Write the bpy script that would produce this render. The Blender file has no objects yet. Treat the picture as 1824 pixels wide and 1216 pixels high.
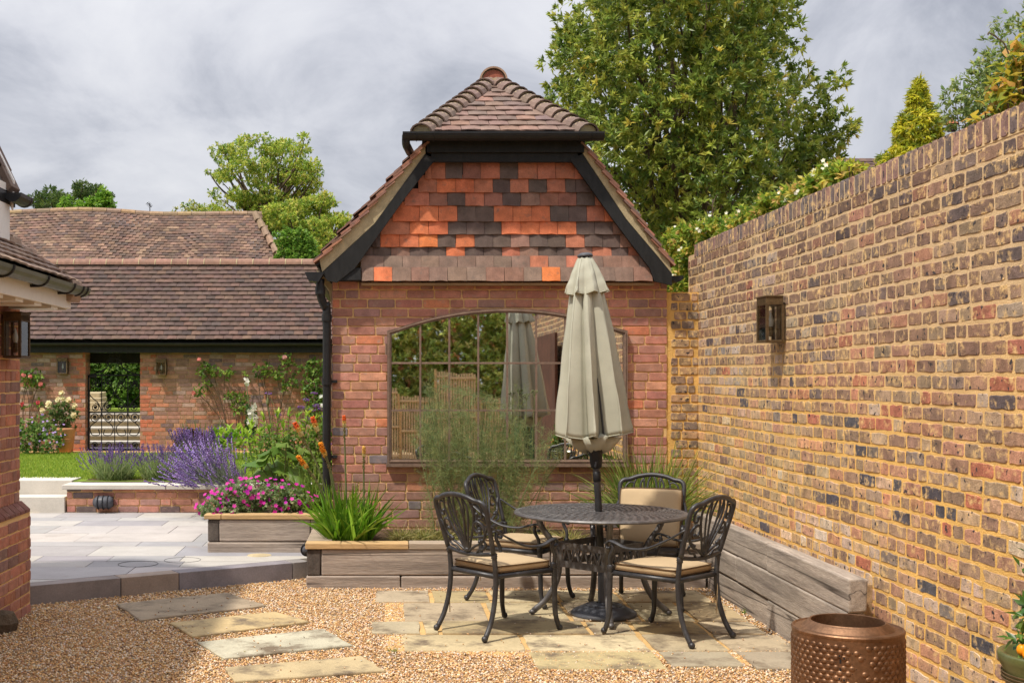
import bpy, bmesh, math, random
import numpy as np
from mathutils import Vector, Matrix, noise

# ------------------------------------------------------------------ camera, sky, sun, exposure
scene = bpy.context.scene
col = scene.collection
F, CX, CY, EYE = 2150.0, 685.0, 675.0, 1.64      # focal length and principal point in photo pixels, eye height in metres

cam_data = bpy.data.cameras.new('camera')
cam_data.sensor_width = 36.0
cam_data.lens = 36.0 * F / 1824.0
cam_data.shift_x = (912.0 - CX) / 1824.0
cam_data.shift_y = (CY - 608.0) / 1824.0
cam_data.clip_start = 0.05
cam_data.clip_end = 2000.0
cam = bpy.data.objects.new('camera', cam_data)
cam.location = (0, 0, EYE)
cam.rotation_euler = (math.pi / 2, 0, 0)
col.objects.link(cam)
scene.camera = cam

SUN = Vector((-0.45, -0.38, 1.0)).normalized()     # towards the sun
sun_data = bpy.data.lights.new('sun', 'SUN')
sun_data.energy = 3.1
sun_data.angle = math.radians(2.4)
sun_data.color = (1.0, 0.93, 0.82)
sun = bpy.data.objects.new('sun', sun_data)
sun.rotation_euler = SUN.to_track_quat('Z', 'Y').to_euler()
sun.location = (-10, -8, 20)
col.objects.link(sun)

world = bpy.data.worlds.new('World')
scene.world = world
world.use_nodes = True
wn = world.node_tree
wn.nodes.clear()
def wnode(t, **kw):
    n = wn.nodes.new(t)
    for k, v in kw.items():
        setattr(n, k, v)
    return n
out = wnode('ShaderNodeOutputWorld')
bg = wnode('ShaderNodeBackground')
bg.inputs['Strength'].default_value = 0.1
sky = wnode('ShaderNodeTexSky', sky_type='NISHITA', sun_disc=False)
sky.sun_elevation = math.asin(SUN.z)
sky.sun_rotation = math.atan2(SUN.x, SUN.y)
tc = wnode('ShaderNodeTexCoord')
sep = wnode('ShaderNodeSeparateXYZ')
wn.links.new(tc.outputs['Generated'], sep.inputs[0])
zz = wnode('ShaderNodeMath', operation='MAXIMUM'); zz.inputs[1].default_value = 0.0
wn.links.new(sep.outputs['Z'], zz.inputs[0])
za = wnode('ShaderNodeMath', operation='ADD'); za.inputs[1].default_value = 0.50
wn.links.new(zz.outputs[0], za.inputs[0])
dx = wnode('ShaderNodeMath', operation='DIVIDE'); dy = wnode('ShaderNodeMath', operation='DIVIDE')
wn.links.new(sep.outputs['X'], dx.inputs[0]); wn.links.new(za.outputs[0], dx.inputs[1])
wn.links.new(sep.outputs['Y'], dy.inputs[0]); wn.links.new(za.outputs[0], dy.inputs[1])
cmb = wnode('ShaderNodeCombineXYZ')
wn.links.new(dx.outputs[0], cmb.inputs[0]); wn.links.new(dy.outputs[0], cmb.inputs[1])
def wnoise(scale, detail, dist, off, rough=0.55):
    mp = wnode('ShaderNodeMapping'); mp.inputs['Location'].default_value = off
    wn.links.new(cmb.outputs[0], mp.inputs[0])
    n = wnode('ShaderNodeTexNoise'); n.inputs['Scale'].default_value = scale
    n.inputs['Detail'].default_value = detail; n.inputs['Distortion'].default_value = dist
    n.inputs['Roughness'].default_value = rough
    wn.links.new(mp.outputs[0], n.inputs['Vector'])
    return n
n1 = wnoise(3.4, 9.0, 0.5, (12.3, 5.5, 0.0), 0.60)
n2 = wnoise(1.5, 4.0, 0.1, (8.8, 3.3, 0.0))
mixn = wnode('ShaderNodeMath', operation='MULTIPLY_ADD'); mixn.inputs[1].default_value = 0.6
wn.links.new(n1.outputs[0], mixn.inputs[0])
n2s = wnode('ShaderNodeMath', operation='MULTIPLY'); n2s.inputs[1].default_value = 0.45
wn.links.new(n2.outputs[0], n2s.inputs[0]); wn.links.new(n2s.outputs[0], mixn.inputs[2])
ramp = wnode('ShaderNodeValToRGB')
cr = ramp.color_ramp
cr.interpolation = 'B_SPLINE'
cr.elements[0].position = 0.38; cr.elements[0].color = (2.2, 2.32, 2.72, 1)
cr.elements[1].position = 0.68; cr.elements[1].color = (5.7, 5.7, 5.85, 1)
e = cr.elements.new(0.46); e.color = (3.4, 3.5, 3.9, 1)
e = cr.elements.new(0.54); e.color = (4.6, 4.65, 5.0, 1)
for el in cr.elements:      # the ramp clamps at 1: keep it in 0..1 and scale back below
    el.color = (el.color[0] / 10, el.color[1] / 10, el.color[2] / 10, 1)
wn.links.new(mixn.outputs[0], ramp.inputs[0])
scl = wnode('ShaderNodeVectorMath', operation='SCALE')
z2_ = wnode('ShaderNodeMath', operation='MULTIPLY'); wn.links.new(zz.outputs[0], z2_.inputs[0]); wn.links.new(zz.outputs[0], z2_.inputs[1])
zb_ = wnode('ShaderNodeMath', operation='MULTIPLY_ADD'); zb_.inputs[1].default_value = 17.0; zb_.inputs[2].default_value = 9.7   # overcast skies brighten towards the zenith
wn.links.new(z2_.outputs[0], zb_.inputs[0]); wn.links.new(zb_.outputs[0], scl.inputs['Scale'])
wn.links.new(ramp.outputs[0], scl.inputs[0])
mx = wnode('ShaderNodeMixRGB'); mx.inputs[0].default_value = 0.93
wn.links.new(sky.outputs[0], mx.inputs[1]); wn.links.new(scl.outputs[0], mx.inputs[2])
wn.links.new(mx.outputs[0], bg.inputs['Color'])
wn.links.new(bg.outputs[0], out.inputs[0])

scene.view_settings.view_transform = 'Standard'
scene.view_settings.look = 'None'
scene.view_settings.gamma = 1.0
scene.view_settings.use_curve_mapping = False
scene.view_settings.exposure = 0.58
scene.cycles.max_bounces = 8
scene.cycles.transparent_max_bounces = 12
scene.cycles.caustics_reflective = False
scene.cycles.caustics_refractive = False

# ------------------------------------------------------------------ helpers
random.seed(11)
rng = np.random.default_rng(11)
R = random.uniform
PI = math.pi

def P(px, py, y):                       # point at depth y that the photograph shows at (px, py)
    return Vector(((px - CX) * y / F, y, EYE - (py - CY) * y / F))
def G(px, py, z=0.0):                   # point on the level z
    return P(px, py, F * (EYE - z) / (py - CY))
def lin(r, g, b):
    f = lambda c: ((c / 255 + 0.055) / 1.055) ** 2.4 if c > 10 else c / 255 / 12.92
    return (f(r), f(g), f(b))
def vary(c, v=0.12, h=0.04):
    k = 1 + R(-v, v)
    return tuple(max(0.002, x * k * (1 + R(-h, h))) for x in c)

def tag(o, label=None, cat=None, group=None, kind=None):
    if label: o['label'] = label
    if cat: o['category'] = cat
    if group: o['group'] = group
    if kind: o['kind'] = kind
    return o
def wl(o):
    v = Vector((0, 0, 0))
    while o is not None:
        v += o.location; o = o.parent
    return v
def thing(name, label, cat, loc=(0, 0, 0), rotz=0.0, group=None):
    o = bpy.data.objects.new(name, None); col.objects.link(o)
    o.location = loc; o.rotation_euler = (0, 0, rotz)
    o.empty_display_size = 0.1
    return tag(o, label, cat, group)
def attach(o, parent, world=True, loc=(0, 0, 0)):
    col.objects.link(o)
    if parent is not None:
        o.parent = parent
        o.location = Vector(loc) - wl(parent) if world else Vector(loc)
    else:
        o.location = loc
    return o
def inst(name, mesh, parent, loc, rotz=0.0, color=None, scale=None, rot=None):
    o = bpy.data.objects.new(name, mesh)
    attach(o, parent, True, loc)
    o.rotation_euler = rot if rot is not None else (0, 0, rotz)
    if scale: o.scale = scale
    if color: o.color = (*color, 1)
    return o
def copy_tree(o, parent=None):
    c = o.copy(); col.objects.link(c); c.parent = parent
    for ch in list(o.children):
        copy_tree(ch, c)
    return c

def npmesh(name, V, Fc, C=None, mat=None, smooth=False):
    V = np.asarray(V, dtype=np.float32); Fc = np.asarray(Fc, dtype=np.int32)
    me = bpy.data.meshes.new(name)
    n, k = Fc.shape
    me.vertices.add(len(V)); me.vertices.foreach_set('co', V.ravel())
    me.loops.add(n * k); me.loops.foreach_set('vertex_index', Fc.ravel())
    me.polygons.add(n); me.polygons.foreach_set('loop_start', np.arange(0, n * k, k, dtype=np.int32))
    if smooth: me.polygons.foreach_set('use_smooth', np.ones(n, dtype=bool))
    if C is not None:
        C = np.asarray(C, dtype=np.float32)
        if C.shape[1] == 3: C = np.concatenate([C, np.ones((len(C), 1), np.float32)], 1)
        a = me.attributes.new('col', 'FLOAT_COLOR', 'FACE'); a.data.foreach_set('color', C.ravel())
    me.update(calc_edges=True)
    if mat: me.materials.append(mat)
    return me
def npobj(name, V, Fc, C, mat, parent=None, smooth=False, world=True):
    gain = {'gloss_leaf': 1.32, 'leaf': 1.25}.get(mat.name)
    if gain: C = np.clip(C * gain, 0, 0.8)
    return attach(bpy.data.objects.new(name, npmesh(name, V, Fc, C, mat, smooth)), parent, world)

class MB:
    """collects shapes, then links them as ONE mesh object"""
    def __init__(s): s.v = []; s.f = []; s.c = []
    def add(s, vs, fs, c=None):
        n = len(s.v); s.v += [tuple(v) for v in vs]; s.f += [tuple(i + n for i in f) for f in fs]; s.c += [c] * len(fs)
        return s
    def box(s, lo, hi, c=None, M=None, jit=0.0):
        x0, y0, z0 = lo; x1, y1, z1 = hi
        vs = [Vector(p) for p in ((x0, y0, z0), (x1, y0, z0), (x1, y1, z0), (x0, y1, z0), (x0, y0, z1), (x1, y0, z1), (x1, y1, z1), (x0, y1, z1))]
        if jit: vs = [v + Vector((R(-jit, jit), R(-jit, jit), R(-jit, jit))) for v in vs]
        if M is not None: vs = [M @ v for v in vs]
        return s.add(vs, [(0, 3, 2, 1), (4, 5, 6, 7), (0, 1, 5, 4), (1, 2, 6, 5), (2, 3, 7, 6), (3, 0, 4, 7)], c)
    def prism(s, poly, a, b, c=None, axis='y'):      # polygon of (u, w) pairs extruded from a to b along axis
        n = len(poly)
        mk = {'y': lambda u, w, t: (u, t, w), 'z': lambda u, w, t: (u, w, t), 'x': lambda u, w, t: (t, u, w)}[axis]
        vs = [mk(u, w, a) for u, w in poly] + [mk(u, w, b) for u, w in poly]
        fs = [tuple(range(n)), tuple(range(2 * n - 1, n - 1, -1))] + [(i + n, (i + 1) % n + n, (i + 1) % n, i) for i in range(n)]
        return s.add(vs, fs, c)
    def tube(s, pts, r, n=8, closed=False, c=None, flat=1.0, caps=True, up=None):
        pts = [Vector(p) for p in pts]; m = len(pts)
        rs = r if isinstance(r, (list, tuple)) else [r] * m
        T = []
        for i in range(m):
            a = pts[(i - 1) % m] if (closed or i > 0) else pts[0]
            b = pts[(i + 1) % m] if (closed or i < m - 1) else pts[-1]
            d = (b - a); T.append(d.normalized() if d.length > 1e-9 else Vector((0, 0, 1)))
        ref = Vector(up) if up else (Vector((0, 0, 1)) if abs(T[0].z) < 0.9 else Vector((0, 1, 0)))
        N = (ref - T[0] * ref.dot(T[0])).normalized()
        vs = []
        for i in range(m):
            if i: 
                N = N - T[i] * N.dot(T[i])
                N = N.normalized() if N.length > 1e-6 else T[i].orthogonal().normalized()
            B = T[i].cross(N)
            for k in range(n):
                a = 2 * PI * k / n
                vs.append(pts[i] + N * (math.cos(a) * rs[i] * flat) + B * (math.sin(a) * rs[i]))
        fs = []
        for i in range(m if closed else m - 1):
            j = (i + 1) % m
            for k in range(n):
                l = (k + 1) % n
                fs.append((i * n + k, i * n + l, j * n + l, j * n + k))
        if not closed and caps:
            fs += [tuple(range(n - 1, -1, -1)), tuple((m - 1) * n + k for k in range(n))]
        return s.add(vs, fs, c)
    def lathe(s, prof, n=24, o=(0, 0, 0), c=None, M=None):
        vs = []; fs = []
        for r, z in prof:
            for k in range(n):
                a = 2 * PI * k / n
                p = Vector((o[0] + r * math.cos(a), o[1] + r * math.sin(a), o[2] + z))
                vs.append(M @ p if M is not None else p)
        for i in range(len(prof) - 1):
            for k in range(n):
                l = (k + 1) % n
                fs.append((i * n + k, i * n + l, (i + 1) * n + l, (i + 1) * n + k))
        return s.add(vs, fs, c)
    def ball(s, p, r, n=8, c=None, sq=(1, 1, 1)):
        prof = [(max(1e-4, r * math.sin(PI * i / 6)), -r * math.cos(PI * i / 6)) for i in range(7)]
        M = Matrix.Translation(Vector(p)) @ Matrix.Diagonal((*sq, 1))
        return s.lathe(prof, n, (0, 0, 0), c, M)
    def mesh(s, name, mat=None, smooth=False):
        me = bpy.data.meshes.new(name)
        me.from_pydata(s.v, [], s.f)
        if any(c is not None for c in s.c):
            a = me.attributes.new('col', 'FLOAT_COLOR', 'FACE')
            a.data.foreach_set('color', np.array([(*(c or (.5, .5, .5)), 1) for c in s.c], dtype=np.float32).ravel())
        if smooth: me.polygons.foreach_set('use_smooth', np.ones(len(me.polygons), dtype=bool))
        me.update()
        if mat: me.materials.append(mat)
        return me
    def build(s, name, mat, parent=None, smooth=False, world=True, bevel=0.0, loc=(0, 0, 0), auto=False):
        o = bpy.data.objects.new(name, s.mesh(name, mat, smooth))
        attach(o, parent, world, loc)
        if bevel:
            m = o.modifiers.new('bevel', 'BEVEL'); m.width = bevel; m.segments = 2; m.limit_method = 'ANGLE'
        return o

def spline(pts, n=6):                   # Catmull-Rom through the points
    pts = [Vector(p) for p in pts]; o = []
    for i in range(len(pts) - 1):
        p0 = pts[i - 1] if i else pts[0] * 2 - pts[1]
        p1, p2 = pts[i], pts[i + 1]
        p3 = pts[i + 2] if i + 2 < len(pts) else p2 * 2 - p1
        for k in range(n):
            t = k / n
            o.append(0.5 * ((2 * p1) + (p2 - p0) * t + (2 * p0 - 5 * p1 + 4 * p2 - p3) * t * t + (3 * p1 - p0 - 3 * p2 + p3) * t ** 3))
    o.append(pts[-1]); return o

# ------------------------------------------------------------------ materials
def mat(name, c=None, rough=0.8, var=0.2, scale=6.0, fine=40.0, bump=0.3, bdist=0.004, metal=0.0, spec=0.3,
        stain=None, stain_scale=3.0, stain_lo=0.55, stain_hi=0.7, stretch=None, trans=0.0, coat=0.0, speck=None, speck_scale=60.0, speck_lo=0.62, fvar=None, crack=None, crack_scale=1.6, crack_w=0.012):
    """c: a linear colour, 'obj' (the object's colour) or 'col' (the face attribute)"""
    m = bpy.data.materials.new(name); m.use_nodes = True
    nt = m.node_tree; nt.nodes.clear()
    N = nt.nodes.new; L = nt.links.new
    o = N('ShaderNodeOutputMaterial'); b = N('ShaderNodeBsdfPrincipled')
    b.inputs['Roughness'].default_value = rough; b.inputs['Metallic'].default_value = metal
    b.inputs['Specular IOR Level'].default_value = spec
    if coat: b.inputs['Coat Weight'].default_value = coat
    if c == 'obj': base = N('ShaderNodeObjectInfo').outputs['Color']
    elif c == 'col':
        a = N('ShaderNodeAttribute'); a.attribute_name = 'col'; base = a.outputs['Color']
    else:
        q = N('ShaderNodeRGB'); q.outputs[0].default_value = (*c, 1); base = q.outputs[0]
    geo = N('ShaderNodeNewGeometry'); vec = geo.outputs['Position']
    if stretch:
        mp = N('ShaderNodeMapping'); mp.inputs['Scale'].default_value = stretch
        L(vec, mp.inputs[0]); vec = mp.outputs[0]
    def noise_n(sc, det=4.0, rg=0.6):
        n = N('ShaderNodeTexNoise'); n.inputs['Scale'].default_value = sc; n.inputs['Detail'].default_value = det
        n.inputs['Roughness'].default_value = rg
        L(vec, n.inputs['Vector']); return n.outputs[0]
    def mul_by(colr, fac, lo, hi):
        r = N('ShaderNodeMapRange'); r.inputs['From Min'].default_value = 0.3; r.inputs['From Max'].default_value = 0.7
        r.inputs['To Min'].default_value = lo; r.inputs['To Max'].default_value = hi
        L(fac, r.inputs[0])
        v = N('ShaderNodeVectorMath'); v.operation = 'SCALE'
        L(colr, v.inputs[0]); L(r.outputs[0], v.inputs['Scale']); return v.outputs[0]
    def mixin(colr, fac, target, lo, hi):
        r = N('ShaderNodeMapRange'); r.inputs['From Min'].default_value = lo; r.inputs['From Max'].default_value = hi
        L(fac, r.inputs[0])
        x = N('ShaderNodeMixRGB'); L(r.outputs[0], x.inputs[0]); L(colr, x.inputs[1])
        x.inputs[2].default_value = (*target, 1); return x.outputs[0]
    big = noise_n(scale, 5.0); fn = noise_n(fine, 4.0, 0.65)
    cc = base
    if var: cc = mul_by(cc, big, 1 - var, 1 + var)
    fv = var * 0.7 if fvar is None else fvar
    if fv: cc = mul_by(cc, fn, 1 - fv, 1 + fv)
    if stain is not None: cc = mixin(cc, noise_n(stain_scale, 6.0, 0.7), stain, stain_lo, stain_hi)
    if speck is not None: cc = mixin(cc, noise_n(speck_scale, 2.0, 0.5), speck, speck_lo, speck_lo + 0.05)
    if crack is not None:
        mp2 = N('ShaderNodeMapping'); mp2.inputs['Scale'].default_value = tuple(q * (0.22 if q < 1 else 1.0) for q in (stretch or (1, 1, 1))); L(geo.outputs['Position'], mp2.inputs[0])
        cn = N('ShaderNodeTexNoise'); cn.inputs['Scale'].default_value = crack_scale; cn.inputs['Detail'].default_value = 3.0; cn.inputs['Roughness'].default_value = 0.35; L(mp2.outputs[0], cn.inputs['Vector']); n_ = cn.outputs[0]
        d_ = N('ShaderNodeMath'); d_.operation = 'SUBTRACT'; d_.inputs[1].default_value = 0.5; L(n_, d_.inputs[0])
        a_ = N('ShaderNodeMath'); a_.operation = 'ABSOLUTE'; L(d_.outputs[0], a_.inputs[0])
        cc = mixin(cc, a_.outputs[0], crack, crack_w, 0.0)
    L(cc, b.inputs['Base Color'])
    if bump:
        bm = N('ShaderNodeBump'); bm.inputs['Strength'].default_value = bump; bm.inputs['Distance'].default_value = bdist
        L(fn, bm.inputs['Height']); L(bm.outputs[0], b.inputs['Normal'])
    if trans:
        t = N('ShaderNodeBsdfTranslucent'); L(cc, t.inputs['Color'])
        mxs = N('ShaderNodeMixShader'); mxs.inputs[0].default_value = trans
        L(b.outputs[0], mxs.inputs[1]); L(t.outputs[0], mxs.inputs[2]); L(mxs.outputs[0], o.inputs[0])
    else:
        L(b.outputs[0], o.inputs[0])
    return m
M = {}
def mk(key, *a, **k): M[key] = mat(key, *a, **k); return M[key]

mk('brick_each', 'obj', rough=0.85, var=0.22, scale=14, fine=90, bump=0.5, bdist=0.004, stain=lin(170, 140, 126), stain_scale=18, stain_lo=0.56, stain_hi=0.72)
mk('brick_many', 'col', rough=0.85, var=0.22, scale=14, fine=90, bump=0.5, bdist=0.004, stain=lin(170, 140, 126), stain_scale=18, stain_lo=0.56, stain_hi=0.72)
mk('wall_brick_each', 'obj', rough=0.88, var=0.34, scale=15, fine=110, bump=0.8, bdist=0.006, stain=lin(226, 190, 132), stain_scale=17, stain_lo=0.52, stain_hi=0.66, speck=lin(66, 60, 62), speck_scale=26, speck_lo=0.63)
mk('wall_brick_many', 'col', rough=0.88, var=0.34, scale=15, fine=110, bump=0.8, bdist=0.006, stain=lin(226, 190, 132), stain_scale=17, stain_lo=0.52, stain_hi=0.66, speck=lin(66, 60, 62), speck_scale=26, speck_lo=0.63)
mk('mortar_sand', lin(222, 184, 128), rough=0.95, var=0.14, scale=5, fine=120, bump=0.8, bdist=0.006)
mk('mortar_ochre', 'col', rough=0.95, var=0.14, scale=4, fine=100, bump=1.0, bdist=0.008)
mk('mortar_yellow', lin(228, 182, 106), rough=0.95, var=0.16, scale=4, fine=100, bump=1.0, bdist=0.008)
mk('mortar_coping', lin(210, 182, 140), rough=0.95, var=0.16, scale=5, fine=110, bump=0.8)
mk('mortar_grey', lin(168, 140, 108), rough=0.95, var=0.15, scale=5, fine=120, bump=0.6)
mk('mortar_pale', lin(176, 160, 126), rough=0.95, var=0.2, scale=12, fine=120, bump=0.8)
mk('tile_each', 'obj', rough=0.82, var=0.24, scale=11, fine=120, bump=0.4, stain=lin(112, 98, 88), stain_scale=14, stain_lo=0.56, stain_hi=0.78)
mk('tile_many', 'col', rough=0.85, var=0.22, scale=9, fine=90, bump=0.4, stain=lin(82, 72, 60), stain_scale=7, stain_lo=0.58, stain_hi=0.75)
mk('old_tile', 'col', rough=0.9, var=0.32, scale=2.5, fine=40, bump=0.4, stain=lin(120, 100, 50), stain_scale=1.6, stain_lo=0.64, stain_hi=0.8)
mk('black_paint', (0.012, 0.012, 0.013), rough=0.45, var=0.3, scale=10, fine=60, bump=0.25, spec=0.4)
mk('black_timber', (0.014, 0.0135, 0.013), rough=0.6, var=0.4, scale=6, fine=50, bump=0.5, bdist=0.005, stretch=(4, 4, 1))
mk('white_paint', (0.74, 0.71, 0.66), rough=0.5, var=0.04, scale=3, bump=0.05)
mk('sleeper', lin(164, 150, 138), rough=0.9, crack=lin(70, 62, 56), crack_scale=0.9, crack_w=0.007, var=0.30, scale=3.0, fine=26, bump=0.8, bdist=0.006, stretch=(0.5, 6, 7), stain=lin(108, 98, 92), stain_scale=2.2, stain_lo=0.52, stain_hi=0.75, fvar=0.22)
mk('sleeper_side', lin(164, 152, 140), rough=0.9, crack=lin(70, 62, 56), crack_scale=0.9, crack_w=0.007, var=0.34, scale=3.0, fine=26, bump=0.8, bdist=0.006, stretch=(6, 0.5, 7), stain=lin(108, 98, 92), stain_scale=2.2, stain_lo=0.50, stain_hi=0.75, fvar=0.22)
mk('end_grain', lin(86, 78, 72), rough=0.95, var=0.35, scale=12, fine=60, bump=0.8)
mk('fresh_oak', lin(184, 152, 108), rough=0.85, var=0.2, scale=3, fine=24, bump=0.5, stretch=(0.6, 5, 8), stain=lin(140, 115, 90), stain_scale=4)
mk('cap_grey', lin(156, 140, 122), rough=0.9, var=0.2, scale=3, fine=24, bump=0.5, stretch=(0.6, 5, 8))
mk('paver', 'obj', rough=0.75, var=0.10, scale=3.5, fine=70, bump=0.2, bdist=0.002, stain=lin(150, 140, 132), stain_scale=2.3, stain_lo=0.58, stain_hi=0.75)
mk('paver_joint', lin(176, 170, 160), rough=0.95, var=0.1)
mk('kerb', 'obj', rough=0.85, var=0.16, scale=6, fine=80, bump=0.35, stain=lin(170, 160, 148), stain_scale=9, stain_lo=0.64, stain_hi=0.76)
mk('flag', 'obj', rough=0.85, var=0.16, scale=3.2, fine=60, bump=0.5, bdist=0.005, stain=lin(112, 98, 80), stain_scale=3.4, stain_lo=0.48, stain_hi=0.64)
mk('flag_joint', lin(196, 160, 106), rough=0.95, var=0.15, scale=10, fine=140, bump=0.5)
mk('gravel_bed', lin(176, 146, 110), rough=0.95, var=0.3, scale=30, fine=140, bump=1.0, bdist=0.01)
mk('gravel', 'col', rough=0.7, var=0.1, scale=60, fine=200, bump=0.0)
mk('soil', lin(92, 72, 54), rough=1.0, var=0.3, scale=10, fine=80, bump=1.0, bdist=0.02)
mk('earth', lin(104, 100, 62), rough=1.0, var=0.3, scale=0.5, fine=8, bump=0.5)
mk('lawn', lin(116, 136, 48), rough=1.0, var=0.25, scale=1.2, fine=40, bump=0.5, bdist=0.02)
mk('blade', 'col', rough=0.55, var=0.1, scale=20, bump=0.0, trans=0.5, spec=0.25)
mk('leaf', 'col', rough=0.45, var=0.12, scale=9, bump=0.0, trans=0.5, spec=0.3)
mk('gloss_leaf', 'col', rough=0.32, var=0.12, scale=9, bump=0.0, trans=0.46, spec=0.4)
mk('petal', 'col', rough=0.6, var=0.08, scale=30, bump=0.0, trans=0.3, spec=0.2)
mk('bark', lin(92, 78, 62), rough=0.95, var=0.3, scale=6, fine=40, bump=0.8, bdist=0.02)
mk('stem', lin(104, 112, 70), rough=0.7, var=0.15, bump=0.1)
mk('cast_metal', (0.038, 0.037, 0.040), rough=0.42, stain=(0.085, 0.082, 0.08), stain_scale=14, stain_lo=0.52, stain_hi=0.75, var=0.3, scale=12, fine=160, bump=0.25, bdist=0.0015, spec=0.5, metal=0.25)
mk('table_metal', (0.095, 0.088, 0.088), rough=0.42, stain=(0.19, 0.18, 0.17), stain_scale=9, stain_lo=0.5, stain_hi=0.75, var=0.3, scale=9, fine=160, bump=0.3, bdist=0.0015, spec=0.5, metal=0.25)
mk('cushion', lin(178, 156, 124), rough=0.95, var=0.05, scale=9, fine=420, bump=0.3, bdist=0.0015, spec=0.1)
mk('piping', lin(92, 70, 48), rough=0.9, var=0.1, bump=0.1)
mk('canvas', lin(184, 183, 166), rough=0.95, var=0.09, scale=3.5, fine=16, bump=0.12, bdist=0.01, fvar=0.03, spec=0.1, trans=0.10)
mk('dark_plastic', (0.016, 0.016, 0.018), rough=0.5, var=0.2, bump=0.1)
mk('slate_plastic', (0.075, 0.078, 0.09), rough=0.45, var=0.1, bump=0.05)
mk('brass', lin(104, 86, 62), rough=0.5, var=0.3, scale=20, fine=90, bump=0.15, metal=0.55)
mk('aged_brass', lin(80, 64, 44), rough=0.55, var=0.35, scale=20, fine=90, bump=0.15, metal=0.45)
mk('copper', lin(132, 100, 76), rough=0.52, var=0.40, scale=6, fine=60, bump=0.12, metal=0.85, stain=lin(104, 76, 58), stain_scale=5, stain_lo=0.48, stain_hi=0.66)
mk('rust', lin(84, 54, 42), rough=0.85, var=0.4, scale=3, fine=50, bump=0.3)
mk('green_paint', lin(40, 88, 74), rough=0.5, var=0.15, bump=0.1)
mk('terracotta', lin(196, 140, 102), rough=0.85, var=0.14, scale=8, fine=80, bump=0.3)
mk('green_glaze', lin(84, 88, 50), rough=0.3, var=0.2, scale=9, fine=80, bump=0.1, spec=0.5)
mk('iron', (0.012, 0.012, 0.014), rough=0.55, var=0.2, bump=0.1)
mk('mirror_frame', lin(126, 104, 90), rough=0.75, var=0.25, scale=14, fine=80, bump=0.4, metal=0.15)
mk('pale_stone', lin(196, 190, 180), rough=0.85, var=0.1, scale=4, fine=70, bump=0.3)
mk('step_stone', lin(176, 160, 128), rough=0.9, var=0.25, scale=4, fine=50, bump=0.5)
mk('lath', lin(196, 172, 138), rough=0.9, var=0.2, scale=5, fine=40, bump=0.3)
mk('gutter_grey', lin(92, 96, 84), rough=0.45, var=0.15, scale=6, fine=60, bump=0.1)
mk('white_thing', (0.72, 0.72, 0.72), rough=0.6, var=0.1)
mk('russet', lin(150, 84, 56), rough=0.7, var=0.2)
mk('orange_fruit', lin(240, 150, 24), rough=0.35, var=0.1, bump=0.15, fine=200)
mk('galv', lin(120, 122, 122), rough=0.4, var=0.15, metal=0.7, bump=0.1)

def glassy(name, rough=0.02, mirror=False):
    m = bpy.data.materials.new(name); m.use_nodes = True
    b = m.node_tree.nodes['Principled BSDF']
    if mirror:
        b.inputs['Base Color'].default_value = (0.86, 0.88, 0.85, 1); b.inputs['Metallic'].default_value = 1.0
        b.inputs['Roughness'].default_value = rough
    else:
        nt = m.node_tree; nt.nodes.remove(b)
        o = [n for n in nt.nodes if n.type == 'OUTPUT_MATERIAL'][0]
        t = nt.nodes.new('ShaderNodeBsdfTransparent'); g = nt.nodes.new('ShaderNodeBsdfGlossy'); g.inputs['Roughness'].default_value = rough
        t.inputs[0].default_value = (0.93, 0.94, 0.92, 1)
        f = nt.nodes.new('ShaderNodeFresnel'); f.inputs['IOR'].default_value = 1.45
        x = nt.nodes.new('ShaderNodeMixShader')
        nt.links.new(f.outputs[0], x.inputs[0]); nt.links.new(t.outputs[0], x.inputs[1]); nt.links.new(g.outputs[0], x.inputs[2]); nt.links.new(x.outputs[0], o.inputs[0])
    M[name] = m
glassy('mirror_glass', 0.015, True)
glassy('lamp_glass', 0.03)

# ------------------------------------------------------------------ scatter generators (numpy)
def unit(a): return a / np.maximum(np.linalg.norm(a, axis=-1, keepdims=True), 1e-9)
def jitcol(c, n, v=0.2, h=0.08):
    c = np.asarray(c, float)
    if c.ndim == 1: c = np.tile(c, (n, 1))
    k = 1 + rng.uniform(-v, v, (n, 1))
    return np.clip(c * k * (1 + rng.uniform(-h, h, (n, 3))), 0.003, 1)
def pick(cols, n, p=None):
    return np.asarray(cols, float)[rng.choice(len(cols), n, p=p)]
def ribbons(B, D, Ln, W, droop, C, seg=4, power=2.0):
    """thin curved blades"""
    n = len(B); B = np.asarray(B, float); D = unit(np.asarray(D, float))
    Ln = np.broadcast_to(Ln, n); W = np.broadcast_to(W, n); droop = np.broadcast_to(droop, n)
    S = unit(np.cross(D, rng.normal(size=(n, 3)))) 
    V = np.zeros((n, seg + 1, 2, 3))
    for i in range(seg + 1):
        t = i / seg
        p = B + D * (Ln * t)[:, None]; p[:, 2] -= droop * Ln * t ** power
        w = (W * 0.5 * (1 - t ** 2.2) + 1e-4)[:, None] * S
        V[:, i, 0] = p - w; V[:, i, 1] = p + w
    base = (np.arange(n) * (seg + 1) * 2)[:, None]
    Fs = []
    for i in range(seg):
        q = np.stack([2 * i, 2 * i + 1, 2 * i + 3, 2 * i + 2]) if True else None
        Fs.append(base + q[None, :])
    Fc = np.stack(Fs, 1).reshape(-1, 4)
    tips = V[:, -1].mean(1)
    return V.reshape(-1, 3), Fc, np.repeat(np.asarray(C, float), seg, 0), tips
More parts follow.
